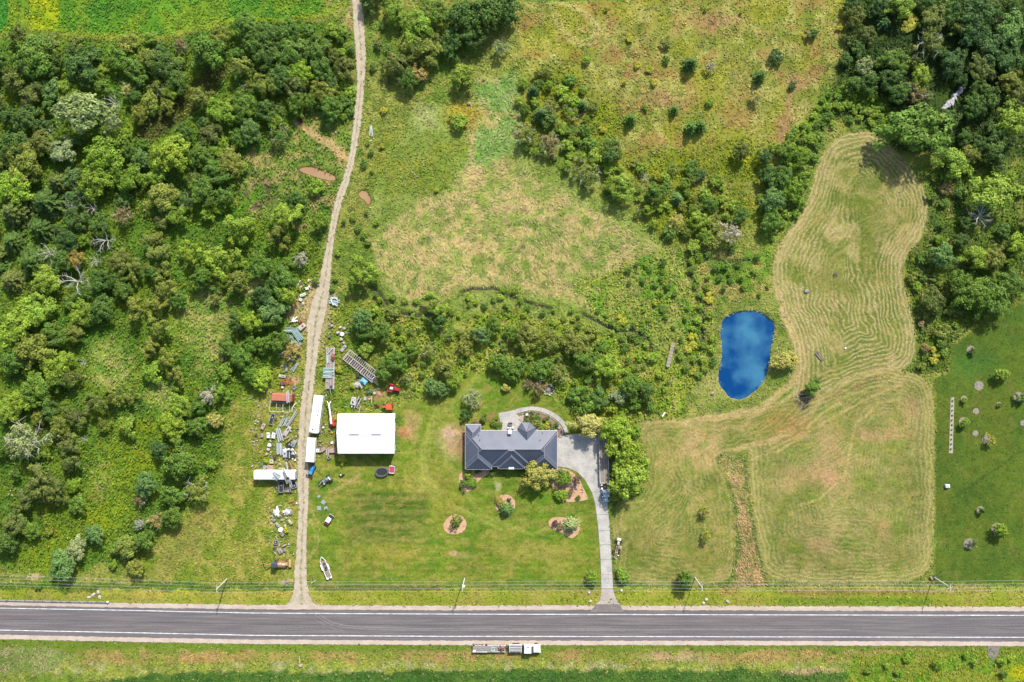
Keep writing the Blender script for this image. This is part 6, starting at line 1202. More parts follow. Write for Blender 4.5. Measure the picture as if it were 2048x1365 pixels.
def crate(x, y, rot, l, w, h, m, label, style=0, group=None, cat='crate', name='crate'):
    t = thing(name, label, cat, x, y, h, rot, group)
    if style == 0:      # slatted crate
        MB().box((0, 0, h * .45), (l * .94, w * .94, h * .9)).build('body', m, t); n = max(3, int(w / .3))
        for i in range(n): MB().box((0, -w / 2 + w * (i + .5) / n, h * .95), (l, w / n * .75, .06)).build('slat', m, t)
    elif style == 1:    # appliance or cabinet: body, lid, vent
        MB().box((0, 0, h * .46), (l, w, h * .92), 0, .05).build('body', m, t); MB().box((0, 0, h * .96), (l * .9, w * .86, .08), 0, .03).build('lid', m, t); MB().box((l * .18, 0, h + .02), (l * .22, w * .3, .06)).build('vent', DARK, t)
    elif style == 2:    # open tray with dark inside
        MB().box((0, 0, h * .3), (l * .92, w * .9, h * .5)).build('contents', DARK, t)
        b = MB()
        for s in (1, -1): b.box((0, s * w / 2, h / 2), (l, .12, h)); b.box((s * l / 2, 0, h / 2), (.12, w, h))
        b.build('rim', m, t); MB().blob((l * .15, 0, h * .6), (w * .25, w * .2, .2), 4).build('machine_part', GR1, t)
    elif style == 3:    # lumpy rock
        t.name = 'rock'; COLx = [o for o in t.children]; bpy.data.objects.remove(t)
        o = MB().blob((0, 0, h * .35), (l / 2, w / 2, h * .6), int(x + y), .25, 9, 6).build(name, m); p = w2(x, y, h * .5); o.location = (p[0], p[1], 0); o.rotation_euler = (0, 0, rot); return props(o, label, cat, group)
    elif style == 4:    # drum
        MB().tube((0, 0, 0), (0, 0, h), w / 2, n=16).ring((0, 0, h), w / 2 - .03, .05, 16, 5).ring((0, 0, h * .5), w / 2, .03, 16, 5).build('drum', m, t); MB().tube((w * .2, 0, h), (w * .2, 0, h + .06), .06, n=6).build('bung', DARK, t)
    return t
def bent(x, y, rot, pts, r, m, label, name='bent_pipe', cat='pipe', z=.4, group=None):
    o = MB().path(pts, r, 6).build(name, m); p = w2(x, y, z); o.location = (p[0], p[1], 0); o.rotation_euler = (0, 0, rot); return props(o, label, cat, group)
A_ = ang
# -- along the upper track
panels(668, 604, A_(14, 4), 3.4, 2.2, 4, [PALE, TEAL], 'pinwheel heap of white and teal sheets right of the upper track, long pieces', .35, .2, seed=3)
for k in range(5): a = k * 1.1; 
t = thing('roofing_offcuts', 'fan of angled white roofing offcuts on top of the pinwheel heap', 'offcuts', 669, 602, .7, .3)
for k in range(7): MB().box((.9 * math.cos(k * .7), .9 * math.sin(k * .7), .7 + .03 * k), (1.9, .26, .05), k * .7 + 1.3).build('offcut', [PALE, TEAL, WS][k % 3], t)
panels(742, 262, A_(1, 12), 3.6, 1.0, 3, [PALE, PALE2], 'upright strip of bluish white sheets in the meadow right of the upper track', .3, .3, seed=4)
bent(737, 285, A_(6, -3), [(-1.2, 0, .2), (0, .15, .5), (1.2, .1, .3)], .16, PALE, 'bluish white bent metal strip just below the upright strip', 'bent_strip', 'metal strip')
for i, (x, y, l, w, m, lb) in enumerate([(606, 590, 2.0, .9, WS, 'white slatted scrap beside the wide part of the track'), (601, 600, .9, 1.0, OFFW, 'cream box below the white slatted scrap'), (606, 607, .7, .6, WS, 'small white box lowest of the three by the wide track'),
        (617, 561, .6, .6, OFFW, 'single white box at the shrub edge above the scrap line'), (614, 577, 1.1, .9, OFFW, 'pale box beside the widening of the track'), (601, 575, 1.2, .8, mat((206, 196, 150)), 'straw coloured crate by the upper scrap'), (618, 573, .5, .5, WS, 'tiny white box touching the track edge')]):
    crate(x, y, .4 + i * .7, l, w, .5, m, lb, 1 if i % 2 else 0, 'pale scrap boxes by the upper track')
t = thing('frame_wreck', 'broken white metal frame above the green sheet pile', 'frame', 588, 640, .5, .2)
for a, l in ((.5, 2.6), (-.4, 2.0), (1.3, 1.6), (2.2, 1.4)): MB().box((.2 * math.cos(a * 2), .2 * math.sin(a * 2), .4 + a * .05), (l, .35, .08), a).build('bar', WS, t)
crate(600, 643, .5, 1.1, .9, .5, mat((190, 110, 66)), 'rusty orange block beside the broken white frame', 1, cat='block')
crate(603, 654.5, A_(8, -7), 2.4, 1.5, .8, mat((218, 206, 184)), 'cream coloured cabinet with a dark hole by the track edge', 1, cat='cabinet', name='cabinet')
panels(583, 660.5, A_(14, 1), 4.4, 1.7, 4, [TEAL2, PALE, GR1], 'bent grey green sheets at the upper left of the sheet pile', .6, .0, seed=5)
panels(595, 670, A_(9, 12), 4.2, 2.2, 8, [TEAL, TEAL2], 'teal ribbed sheet pile leaning by the track with eight stepped sheets', .7, .1, seed=6)
panels(579, 674, A_(14, 2), 3.2, 1.4, 4, [PALE2, GR1], 'grey white sheets under the teal ribbed pile', .3, .1, seed=7)
panels(592.5, 686, A_(14, 3), 3.4, 1.3, 4, [PALE, TEAL], 'pale blue strips lying just below the teal ribbed pile', .25, .3, seed=8)
bent(581, 655, A_(3, -7), [(-.7, 0, .3), (.7, 0, 1.0)], .08, WS, 'thin white bar sticking up from the sheet pile', 'bar', 'bar')
panels(572, 735, A_(1, 18), 3.0, .7, 2, [GR1, PALE2], 'narrow upright metal strip below the ochre tree', .3, 0, seed=9)
panels(589, 735, A_(-10, 16), 3.2, 1.1, 3, [PALE2, GR1], 'curved grey sheets below the ochre tree beside the track', .4, .35, seed=10)
crate(564, 753, .15 * -1, 2.2, .9, .4, mat((214, 208, 198)), 'pale stone-like slab left of the bare dirt patch', 1, cat='slab', name='slab_block')
for x, y, w, h, m, lb, st in [(565, 767, 1.4, .9, RUSTR, 'rust pink machine block above the red tarped box', 1), (564.5, 775, .7, .6, WS, 'small white bucket below the rust pink block', 4), (576, 766, 1.2, .4, mat((196, 110, 66)), 'orange brown plate at the bare dirt patch', 1)]: crate(x, y, .3, w, w * .9, h, m, lb, st, cat='scrap')
p_ = w2(588, 776, .4); o = MB().ring((0, 0, .25), .55, .22, 14, 6).build('grey_tyre', mat((150, 148, 150))); o.location = (p_[0], p_[1], 0); props(o, 'pale grey tyre ring beside the red tarped box', 'tyre')
# -- red tarped container with metal on top, pipe rack
t = thing('tarped_container', 'long box under a salmon red tarpaulin left of the track', 'container', 564, 795.5, 2.2, A_(42, 2))
TARP = mat((218, 132, 104), .7); MB().box((-.2, 0, 1.1), (6.4, 2.4, 2.1), 0, .18).build('tarpaulin', TARP, t); MB().box((3.2, 0, .9), (.5, 2.2, 1.6)).build('end_frame', RUST, t); MB().box((2.55, -.2, 2.17), (.9, 2.2, .12), 0, .03).build('tarpaulin_flap', mat((196, 108, 86)), t)
panels(576, 794, A_(1, 20), 4.0, 1.0, 4, [PALE, GR1], 'bundle of grey channels laid across the red tarpaulin', 2.35, .02, seed=11, name='channel_bundle', pallet=False)
t = thing('pipe_rack', 'thin white pipe rack with three open bays below the red tarpaulin', 'rack', 559.5, 814.5, 1.0, A_(38, 2))
for yy in (1.5, -1.5): MB().tube((-3.2, yy, 1.0), (3.2, yy, 1.0), .06, n=6).build('rail', OFFW, t)
for xx in (-3.2, -1.1, 1.0, 3.1): MB().tube((xx, -1.5, 1.0), (xx, 1.5, 1.0), .06, n=6).tube((xx, -1.5, 0), (xx, -1.5, 1.0), .05, n=5).tube((xx, 1.5, 0), (xx, 1.5, 1.0), .05, n=5).build('cross_bar', OFFW, t)
bent(588, 815, A_(7, -12), [(-1.6, -.2, .4), (-.5, .2, .8), (.6, .3, .8), (1.6, 0, .5)], .12, WS, 'curved cream pole right of the pipe rack', 'curved_pole', 'pole')
panels(584, 838, A_(21, -31), 6.2, .85, 3, [PALE2, GR1, PALE], 'longest diagonal bundle of roofing strips beside the track', .4, .03, seed=12)
panels(572, 844, A_(8, -18), 3.2, .8, 2, [GR1, PALE2], 'diagonal roofing strips between the two longer bundles', .35, .1, seed=13)
panels(563.5, 845, A_(8, -17), 3.4, .9, 3, [PALE2, GR1], 'leftmost short diagonal bundle of roofing strips', .35, .1, seed=14)
crate(543.5, 839, A_(6, -19), 3.4, 1.2, .6, mat((170, 180, 178)), 'rounded grey metal trough beside the rusty red frame', 2, cat='trough', name='trough')
bent(551, 840, A_(5, -8), [(-.8, -.2, .3), (0, .2, .4), (.8, -.1, .3)], .14, RUST, 'rusty red bent bar next to the grey trough', 'bent_bar', 'bar')
for i, (x, y, l, w, h, m, lb, st, a) in enumerate([(525.5, 854, 1.9, 1.1, .7, mat((214, 178, 160)), 'pinkish leaning box at the left end of the scrap yard', 1, 1.1), (536, 871.5, 1.8, 1.0, .8, OFFW, 'cream upright cabinet with a brown edge', 1, 1.6), (546.5, 872, 1.8, 1.1, .7, WS, 'white cabinet with an orange spot left of the slatted sheets', 1, 1.4),
        (523.5, 872, 1.1, .8, .6, GR1, 'small grey block left of the cream cabinet', 1, 1.5), (511.5, 870, .9, .8, .5, mat((110, 96, 80)), 'small dark stump-like block at the yard edge', 4, 0), (503, 871, 2.0, .25, .3, mat((190, 160, 80)), 'yellowish post lying upright at the far left of the yard', 0, 1.5),
        (538.5, 891, 1.2, 1.1, .7, WS, 'upper white boulder-like box of the pair', 3, 0), (537, 900, 1.2, .9, .6, mat((220, 196, 186)), 'lower pinkish boulder-like box of the pair', 3, 0), (533, 909, 1.3, 1.0, .5, mat((212, 170, 136)), 'tan broken barrel above the yellow flowers', 3, 0),
        (548.5, 915, 1.1, .9, .6, mat((150, 86, 56)), 'rusty brown frame above the small white box', 2, 1.5), (542.5, 924, 1.3, 1.2, .7, mat((218, 214, 190)), 'small white box with a dark dot right of the yellow flowers', 1, 1.6), (528, 928, 1.1, .7, .5, mat((140, 160, 158)), 'blue grey metal scrap left of the yellow flowers', 2, 1.5),
        (552.5, 926, .8, .7, .4, mat((170, 186, 150)), 'greenish grey block in the weeds', 3, 0), (560, 929, 1.1, .7, .4, mat((220, 176, 150)), 'pink flat stone above the bus', 3, 0), (531, 937, 1.7, 1.5, .8, mat((178, 172, 170)), 'grey square box touching the bus roof edge', 1, 0), (541.5, 936.5, 1.8, 1.7, .8, mat((222, 178, 158)), 'pink square box next to the grey one at the bus', 0, 0)]):
    crate(x, y, a, l, w, h, m, lb, st, cat=['scrap', 'cabinet', 'scrap'][i % 3] if 'cabinet' not in lb else 'cabinet')
panels(558.5, 869.5, A_(6, 24), 4.2, 1.7, 5, [PALE, GR1], 'slatted stack of pale sheets in the middle of the yard', .5, .05, seed=15)
crate(574, 863, A_(10, -15), 3.4, 1.3, .6, mat((212, 200, 196)), 'long pinkish white cabinet lying diagonally', 1, cat='cabinet', name='cabinet')
crate(566.5, 868, A_(10, -14), 2.2, .9, .5, mat((190, 160, 150)), 'shorter brownish crate left of the long cabinet', 0)
for k, (x, y, l) in enumerate([(573, 876, 1.7), (580, 879, 1.9), (584, 876, 1.2)]): crate(x, y, A_(9, -5) + k * .3, l, .5, .4, mat((206, 180, 130)), ['left timber offcut above the dark heap', 'middle timber offcut above the dark heap', 'right timber offcut above the dark heap'][k], 0, 'timber offcuts', 'timber', 'timber_offcut')
panels(559, 898, A_(1, 24), 3.9, 1.9, 5, [PALE, PALE2, TEAL], 'broad upright stack of white blue sheets above the bus', .6, .05, seed=16)
crate(587, 888, A_(-5, 9), 2.2, 1.3, .9, mat((170, 172, 178)), 'plain grey panel box leaning by the track edge', 1, cat='box', name='panel_box')
crate(577, 890, .4, 1.5, 1.5, .6, mat((70, 74, 80)), 'dark jumble of machine parts left of the plain grey panel', 2, cat='scrap')
crate(577, 899, .3, .9, .8, .7, WS, 'white lump between the dark heap and the cream board', 3, cat='scrap')
panels(586.5, 903, A_(8, 11), 2.3, 1.1, 2, [OFFW], 'cream coloured broken boards by the track edge', .5, .1, seed=17, name='board_pile', cat='boards')
crate(569.5, 901, .5, 1.2, 1.0, .6, WS, 'crumpled white sheet box above the twin tanks', 0); crate(569.5, 910, 1.57, 1.9, 1.4, .8, mat((196, 198, 206)), 'twin grey lidded tank in the scrap heap', 1, cat='tank', name='tank')
crate(582, 909, .1, 2.2, 2.0, .7, mat((84, 82, 90)), 'large dark scrap heap box with a white post on it', 2, cat='scrap'); bent(579.5, 910, 1.57, [(-1, 0, .9), (1, 0, 1.0)], .09, WS, 'white upright post on the dark scrap box', 'post', 'post')
for x, y, lb in [(590, 921, 'white bag right of the dark scrap box'), (585, 918, 'little dark engine part beside the white bag')]: crate(x, y, .2, .7, .6, .5, WS if 'white' in lb else DARK, lb, 3, cat='scrap')
panels(574, 936, A_(5, 21), 3.9, .7, 2, [GR1, PALE], 'narrow dented grey strips above the bus end', .5, .02, seed=18); panels(582.5, 932, A_(7, 18), 3.2, 1.0, 3, [mat((160, 110, 90)), mat((206, 176, 130))], 'brown plank bundle beside the dented grey strips', .5, .12, seed=19, name='plank_bundle', cat='planks')
t = thing('arched_frame', 'white arched tube frame leaning on the bus roof edge', 'frame', 565, 940, 1.4, 0)
MB().path([(-1.6, -.9, .2), (-1.0, .5, 1.6), (.6, .6, 2.0), (1.4, -.2, 2.6)], .09).build('arch', WS, t); MB().path([(-.8, -.9, .2), (-.5, .2, 1.4), (.6, .1, 1.8)], .08).build('arch', WS, t)
t = panels(551.5, 950.5, A_(18, 17), 2.9, 1.5, 5, [PALE2, TEAL2, PALE], 'curved grey green strips draped over the bus roof', 3.1, .7, seed=20, pallet=False)
t = panels(571.5, 955, A_(10, 24), 4.4, 1.1, 4, [GR1, mat((150, 146, 140))], 'long grey beams slung across the bus roof', 3.1, .1, seed=21, name='beam_bundle', cat='beams', pallet=False)
t = panels(580, 963, A_(6, 18), 4.0, .8, 2, [PALE2, GR1], 'pale bent strips hanging off the bus end', 2.6, .2, seed=22, pallet=False)
crate(580, 954, .6, 1.2, .9, .5, DARK, 'dark crumpled piece on the bus roof', 3, cat='scrap').location.z = 2.9
crate(562, 974.5, 1.57, 3.4, 1.4, .9, mat((176, 176, 180)), 'grey open boat-like trough with dark machinery below the bus', 2, cat='trough', name='trough')
t = crate(576.5, 980, 0, 2.0, 1.6, .8, mat((188, 172, 160)), 'brown grey pallet crate with white foot below the bus', 0); crate(587, 970, A_(3, 10), 2.2, 1.6, .6, mat((176, 186, 190)), 'grey blue open tray at the track edge below the bus', 2, cat='tray', name='tray')
# -- lower scrap line
crate(583, 1003, A_(12, -3), 1.9, .5, .4, mat((206, 150, 96)), 'orange brown log above the white wreck pieces', 0, cat='log', name='log_piece'); crate(593, 1007, 0, .5, .5, .3, WS, 'small white lump near the orange brown log', 3, cat='scrap')
t = thing('crushed_panel', 'pointed crushed white panel wreck in the lower scrap line', 'wreck', 553, 1023, .6, 0)
MB().prism([(-.9, -1.2), (.6, -1.4), (.9, -.2), (.1, 1.9), (-.3, .4)], .3, .5).build('panel', WS, t); MB().box((-.7, -.1, .7), (.7, 1.4, .3), .1, .1).build('panel', PALE, t)
t = thing('crushed_panel', 'jumble of crumpled white sheets right of the pointed wreck', 'wreck', 575, 1024, .6, 0)
for k in range(6): MB().box((-.9 + k * .4, .5 * math.sin(k * 2.1), .4 + .05 * k), (1.3, .7, .08), k * .8, 0, (.2 * math.sin(k), .2)).build('panel', [WS, PALE, GR1][k % 3], t)
LOWER = [(543, 1033, .9, .7, 'grey stone at the left end of the rock ring', 3, (190, 190, 180)), (557.5, 1032.5, 1.2, 1.0, 'grey stone right under the pointed white wreck', 3, (196, 196, 190)), (548.5, 1041.5, .9, .8, 'greenish grey stone left of the ring', 3, (170, 176, 150)), (563.5, 1041, 1.0, .9, 'olive grey stone in the middle of the ring', 3, (176, 174, 140)),
    (572.5, 1036.5, .8, .6, 'flat grey stone below the crumpled sheets', 3, (188, 190, 170)), (579.5, 1045, 1.7, .7, 'long white block with an orange end', 1, (222, 214, 190)), (554.5, 1050.5, 1.7, .8, 'oblong grey block leaning in the ring', 1, (190, 192, 176)), (570.5, 1052.5, 1.0, .9, 'cream stone above the yellow flowers', 3, (206, 206, 180)),
    (564, 1069.5, 1.4, 1.1, 'brown grey cube stone below the white disc', 1, (170, 156, 144)), (552.5, 1075, .9, .4, 'thin grey sliver stone', 3, (176, 180, 160)), (551.5, 1085.5, 1.3, 1.2, 'square grey block with a rim', 2, (176, 170, 162)), (549, 1096.5, 1.1, .9, 'dark grey engine block at the lower left', 3, (96, 98, 108)), (568, 1091.5, 1.2, .5, 'upright pale plank stone', 0, (216, 190, 160)),
    (570.5, 1085, .7, .4, 'small orange piece on the plank stone', 3, (226, 150, 90)), (577.5, 1089.5, .7, .6, 'small white stone right of the plank stone', 3, (214, 210, 206)), (559.5, 1103, 1.7, 1.3, 'large grey slab closing the ring at the bottom', 1, (178, 172, 166)), (569, 1101, 1.2, 1.1, 'brown grey stone beside the large bottom slab', 3, (168, 158, 148))]
for i, (x, y, l, w, lb, st, c) in enumerate(LOWER): crate(x, y, A_(5, 8) if st in (0, 1) and l > 1.5 else .3 * i, l, w, .6, mat(c, .85), lb, st, 'stones and blocks of the lower scrap line', 'stone', 'stone_block' if st != 3 else 'rock')
crate(561, 1060, 0, 1.5, 1.5, .5, WS, 'round white drum lid in the lower scrap line', 4, cat='drum', name='drum')
t = thing('broken_pallet', 'broken grey wooden frame in the ditch left of the track mouth', 'pallet', 573, 1165, .4, .2)
for k in range(5): MB().box((-.6 + .3 * k, .1 * (k % 2), .3 + .03 * k), (1.4, .14, .08), 1.2 + k * .5).build('board', mat((170, 158, 146)), t)
t = thing('broken_poles', 'snapped tan poles lying at the lawn corner by the track mouth', 'poles', 626.5, 1163, .3, 0)
MB().tube((-.8, 1.2, .3), (-.6, -.6, .2), .07, n=5).build('pole', mat((206, 180, 140)), t); MB().tube((-.7, -.7, .25), (.9, .4, .4), .08, n=5).build('pole', OFFW, t); MB().tube((-.2, 1.8, .5), (.1, -.2, .2), .05, n=5).build('pole', mat((190, 150, 110)), t)
# -- right of the track
ROCKS = [(664, 652.5, 1.3, 1.0, (186, 176, 170), 'grey brown boulder nearest the track above the plank trailer'), (680, 655.5, 1.1, .9, (226, 214, 206), 'white boulder at the top of the boulder group'), (688.5, 657.5, 1.0, .9, (222, 204, 194), 'pinkish white boulder at the upper right of the group'), (675.5, 666, 1.3, 1.0, (222, 214, 206), 'white boulder left of the round white lid'),
    (682, 679, 1.1, 1.0, (230, 218, 208), 'white boulder below the round white lid'), (687.5, 686.5, .9, .9, (224, 196, 180), 'pinkish stone above the grey oblong box'), (659, 674, 1.0, .8, (150, 120, 116), 'dark reddish stone in the weeds'), (653, 722, .5, .4, (220, 206, 190), 'tiny pale stone beside the trailer stack')]
for x, y, l, w, c, lb in ROCKS: crate(x, y, .5, l, w, .7, mat(c, .85), lb, 3, 'boulders above the slatted wagon', 'boulder', 'boulder')
crate(684, 668.5, 0, 1.3, 1.3, .6, WS, 'round white lidded drum among the boulders', 4, cat='drum', name='drum'); crate(686.5, 697.5, A_(8, -10), 2.5, 1.0, .6, mat((184, 192, 190)), 'grey oblong metal box above the slatted wagon', 1, cat='box', name='metal_box')
def on_trailer(o, z): o.location.z = z; return o
on_trailer(panels(657, 746, A_(22, 1), 3.3, 3.4, 7, [TEAL, PALE, TEAL2], 'square stack of teal white slats on the plank trailer', .35, .0, seed=30), .8); bpy.context.view_layer.update()
on_trailer(panels(657.5, 719, A_(1, 17), 3.0, .9, 2, [PALE, TEAL], 'upright pale blue sheet bundle on the plank trailer', .35, 0, seed=31), .8)
on_trailer(bent(661, 703, A_(9, -10), [(-1.4, 0, .3), (1.4, 0, .35)], .16, PALE, 'diagonal white pipe at the top of the plank trailer', 'pipe', 'pipe'), .9)
on_trailer(crate(667, 711, 0, 1.0, 1.1, .5, mat((206, 120, 86)), 'orange rusty drum on the plank trailer', 4, cat='drum', name='drum'), .9); on_trailer(crate(666.5, 719, 1.5, 1.6, 1.1, .5, mat((120, 70, 58)), 'dark rusty engine lump on the plank trailer', 3, cat='scrap', name='engine_lump'), .9)
o = MB().ring((0, 0, 0), .30, .12, 16, 6).build('loose_tyre', RUB); p_ = w2(662, 774, 1.1); o.location = (p_[0], p_[1], 1.06); props(o, 'tyre lying on the lower end of the plank trailer', 'tyre')
on_trailer(crate(655.5, 763.5, .9, .7, .5, .3, mat((190, 200, 160)), 'small greenish bit on the lower plank trailer', 3, cat='scrap'), .95)
t = thing('plastic_tub', 'light blue moulded tub with a darker notch beside the wagon drawbar', 'tub', 727.5, 763, .8, A_(10, 8))
TB = mat((120, 206, 232), .4); MB().box((0, 0, .4), (2.3, 1.9, .7), 0, .18).build('shell', TB, t); MB().box((0, 0, .78), (1.7, 1.35, .08), 0, .04).build('lid', mat((160, 224, 240), .4), t); MB().box((-.2, -.5, .84), (.8, .35, .05)).box((.25, -.45, .84), (.25, .5, .05)).build('notch', mat((30, 110, 160)), t)
t = thing('crumpled_tarp', 'crumpled grey tarpaulin and bags left of the light blue tub', 'tarpaulin', 714.5, 770.5, .4, .3)
MB().blob((0, 0, .3), (1.3, 1.0, .4), 5, .3, 9, 5).build('tarpaulin', mat((190, 188, 194)), t); MB().blob((-.9, .4, .4), (.5, .7, .4), 6, .3).build('bag', mat((206, 196, 200)), t); MB().box((1.0, -.7, .5), (.25, 1.6, .12), .15).build('board', OFFW, t); MB().box((.55, -1.0, .5), (.35, .6, .3)).build('dark_box', DARK, t)
crate(715, 752.5, .2, 1.2, 1.0, .6, mat((60, 66, 90)), 'dark blue grey object hidden in the weeds under the wagon', 1, cat='scrap')
t = crate(706.5, 803, A_(-3, 14), 2.5, 1.6, 1.1, mat((220, 214, 206)), 'white machine housing with three dark holes above the barn', 1, cat='machine', name='machine_housing'); MB().box((-.5, .3, 1.2), (.25, .25, .08)).box((-.9, -.3, 1.2), (.2, .2, .08)).box((.2, -.2, 1.2), (.5, .3, .08)).build('opening', DARK, t); MB().box((1.6, -.2, .5), (.9, .3, .25)).build('handle', WS, t)
t = thing('ladder_frame', 'tangle of dark and pale bars leaning diagonally above the barn wall', 'frame', 716, 806, .8, A_(8, -18))
for yy, l in ((.5, 4.4), (-.3, 3.4)): MB().box((0, yy, .8), (l, .12, .12), .06 * yy).build('bar', OFFW, t)
MB().blob((-.6, .1, .5), (1.0, .5, .35), 7, .3).build('engine', mat((110, 116, 136)), t); MB().blob((.9, .1, .5), (.6, .4, .3), 8, .3).build('engine', DARK, t)
bent(719, 822, A_(4, -16), [(-1.6, 0, .6), (1.6, 0, .9)], .08, OFFW, 'pale bar reaching down to the barn roof', 'bar', 'bar')
crate(730, 798, 1.5, 1.0, .6, .7, mat((226, 220, 236)), 'white canister on the bare patch above the barn', 1, cat='canister', name='canister'); crate(739, 798.5, .1, 1.6, .7, .4, mat((206, 176, 162)), 'pinkish low block right of the white canister', 3, cat='scrap'); bent(743.5, 800, 1.5, [(-1.3, 0, .4), (1.2, .1, .5)], .06, OFFW, 'thin white pole standing by the green mower', 'pole', 'pole')
crate(749, 786.5, 0, .9, .9, .6, mat((210, 204, 190)), 'round pale pot right of the green mower', 4, cat='pot', name='pot'); crate(758.5, 789, .3, 1.5, 1.7, .3, mat((200, 150, 116)), 'low tan dirt heap right of the green mower', 3, cat='dirt heap', name='dirt_heap')
t = thing('clothes_post', 'thin grey post with a short cross arm on the lawn right of the red tractor', 'post', 822, 787, .8, .2); MB().tube((0, 0, 0), (0, 0, 1.6), .06, n=6).build('post', mat((150, 136, 120)), t); MB().box((.4, 0, 1.55), (1.9, .1, .08)).build('cross_arm', mat((170, 156, 130)), t)
for x, y, lb, m, st, l in [(646.5, 855.5, 'small white pail beside the lift base', WS, 4, .6), (659, 859, 'small grey pot just under the lift base', GR1, 4, .6), (663.5, 886, 'white pail left of the barn wall', WS, 4, .8), (664, 866, 'orange yellow rag in the weeds left of the barn', mat((226, 170, 60)), 3, .8), (638.5, 864, 'rusty brown plate beside the bus tail', RUST, 3, .9)]: crate(x, y, 0, l, l, .5, m, lb, st, cat='pail' if st == 4 else 'scrap', name='pail' if st == 4 else 'rag')
for x, y, l, w, m, lb, a, st in [(634, 902, 1.3, 1.1, WS, 'white cupboard touching the box trailer side', 0, 1), (640, 902, .6, 1.2, mat((206, 180, 160)), 'narrow tan board right of the white cupboard', 0, 0), (645.5, 899.5, 1.6, 1.2, mat((200, 180, 160)), 'tilted tan crate in the row behind the barn', .6, 0), (664.5, 902, 2.1, 1.3, mat((222, 190, 180)), 'pink crate closest to the barn wall', .05, 0),
        (657.5, 915.5, .9, .8, mat((200, 196, 200)), 'small grey tangle below the twin posts', .4, 2)]: crate(x, y, a, l, w, .7, m, lb, st, 'crates left of the barn')
for x, lb in ((653, 'left of the twin pale posts lying left of the barn'), (656.8, 'right of the twin pale posts lying left of the barn')): crate(x, 905, 1.57, 2.0, .35, .35, mat((216, 206, 190)), lb, 0, 'twin posts', 'post', 'fence_post')
# blue dumper and wrecked machine
t = thing('blue_dump_cart', 'bright blue dump cart with rusty axle at the track edge', 'cart', 623.5, 940.5, 1.1, A_(-9, 20))
BL = mat((30, 130, 206), .4); BL2 = mat((90, 180, 232), .4)
MB().box((0, 0, .75), (3.2, 1.4, .5), 0, .06).build('chassis_box', mat((24, 60, 90)), t); MB().box((.5, 0, 1.1), (2.0, 1.25, .3), 0, .05).build('hopper', BL, t); MB().box((.9, 0, 1.28), (1.1, .95, .06)).build('hopper_floor', BL2, t); MB().box((-.5, 0, 1.28), (1.2, .35, .1)).build('beam', BL2, t); MB().box((-1.0, 0, 1.02), (.9, 1.2, .12)).build('cover', BL, t)
MB().box((2.1, 0, .5), (.5, .25, .15)).box((2.4, 0, .5), (.2, 2.0, .15), .1).build('axle', RUST, t); MB().box((-1.7, -.5, .5), (.6, .5, .15), .5).build('hitch', RUST, t); wheels(t, [(2.35, 1.0), (2.35, -1.0), (-.9, .75), (-.9, -.75)], .35, .2)
t = thing('wrecked_tractor', 'stripped grey blue tractor wreck with exposed engine right of the track', 'tractor', 650, 962.5, 1.0, A_(22, -15))
GB = mat((176, 194, 206), .4, .2)
MB().box((.5, 0, .95), (2.6, 1.1, .6), 0, .1).build('body', GB, t); MB().box((1.0, .2, 1.5), (1.1, .8, .5), 0, .1).build('engine_cover', mat((150, 180, 210), .3), t); MB().box((.1, -.1, 1.35), (.9, .5, .2), .2).build('seat_pan', RUSTR, t); MB().box((-1.5, .3, .9), (1.8, .25, .2), .35).build('arm', GR1, t); MB().box((-1.2, -.7, .8), (1.6, .2, .2), -.1).build('arm', DARK, t)
MB().blob((-.7, -.6, .9), (.35, .3, .3), 11).build('headlight', WHITEP, t); MB().blob((-1.9, .5, .7), (.4, .4, .4), 12).build('gearbox', DARK, t); MB().box((1.7, 0, 1.4), (.1, 1.2, .9)).build('frame_hoop', WHITEP, t); wheels(t, [(1.6, .9), (1.6, -.9)], .65, .4); wheels(t, [(-.8, .8), (-.8, -.9)], .4, .25)
bent(640, 946, A_(8, 8), [(-1.6, 0, .3), (1.6, 0, .5)], .05, DARK, 'thin dark rod lying above the tractor wreck', 'rod', 'rod')
t = thing('motor_scooter', 'small dark scooter-like machine with a white tank near the worn arc', 'machine', 683, 950.5, .6, .2)
MB().box((0, 0, .5), (1.3, .4, .25), 0, .08).build('frame', DARK, t); MB().blob((-.2, .05, .7), (.28, .25, .2), 3).build('tank', WHITEP, t); MB().blob((.4, 0, .7), (.4, .3, .25), 4).build('engine', mat((60, 58, 66)), t); wheels(t, [(.75, 0), (-.75, 0)], .28, .14)
for x, y, s1, s2, a, lb in [(637.5, 993.5, .9, .75, A_(6, -8), 'smallest grey paving panel, topmost on the grass'), (646.5, 1005, 1.3, 1.3, A_(9, 7), 'tilted square grey panel in the middle of the four'), (638, 1017, 1.3, 1.3, 0, 'straight square grey panel below the tilted one'), (651.5, 1017, 1.15, 1.1, .15, 'square grey panel with a dark broken corner')]:
    t = thing('paving_panel', lb, 'panel', x, y, .15, a, 'grey panels on the lawn'); MB().box((0, 0, .09), (s1, s2, .1), 0, .02).build('panel', mat((182, 194, 194)), t); MB().box((0, 0, .15), (s1 * .8, s2 * .8, .03)).build('inset', mat((172, 184, 186)), t)
    if 'dark' in lb: MB().box((.1, -.4, .2), (.5, .35, .05), .4).build('hole', DARK, t)
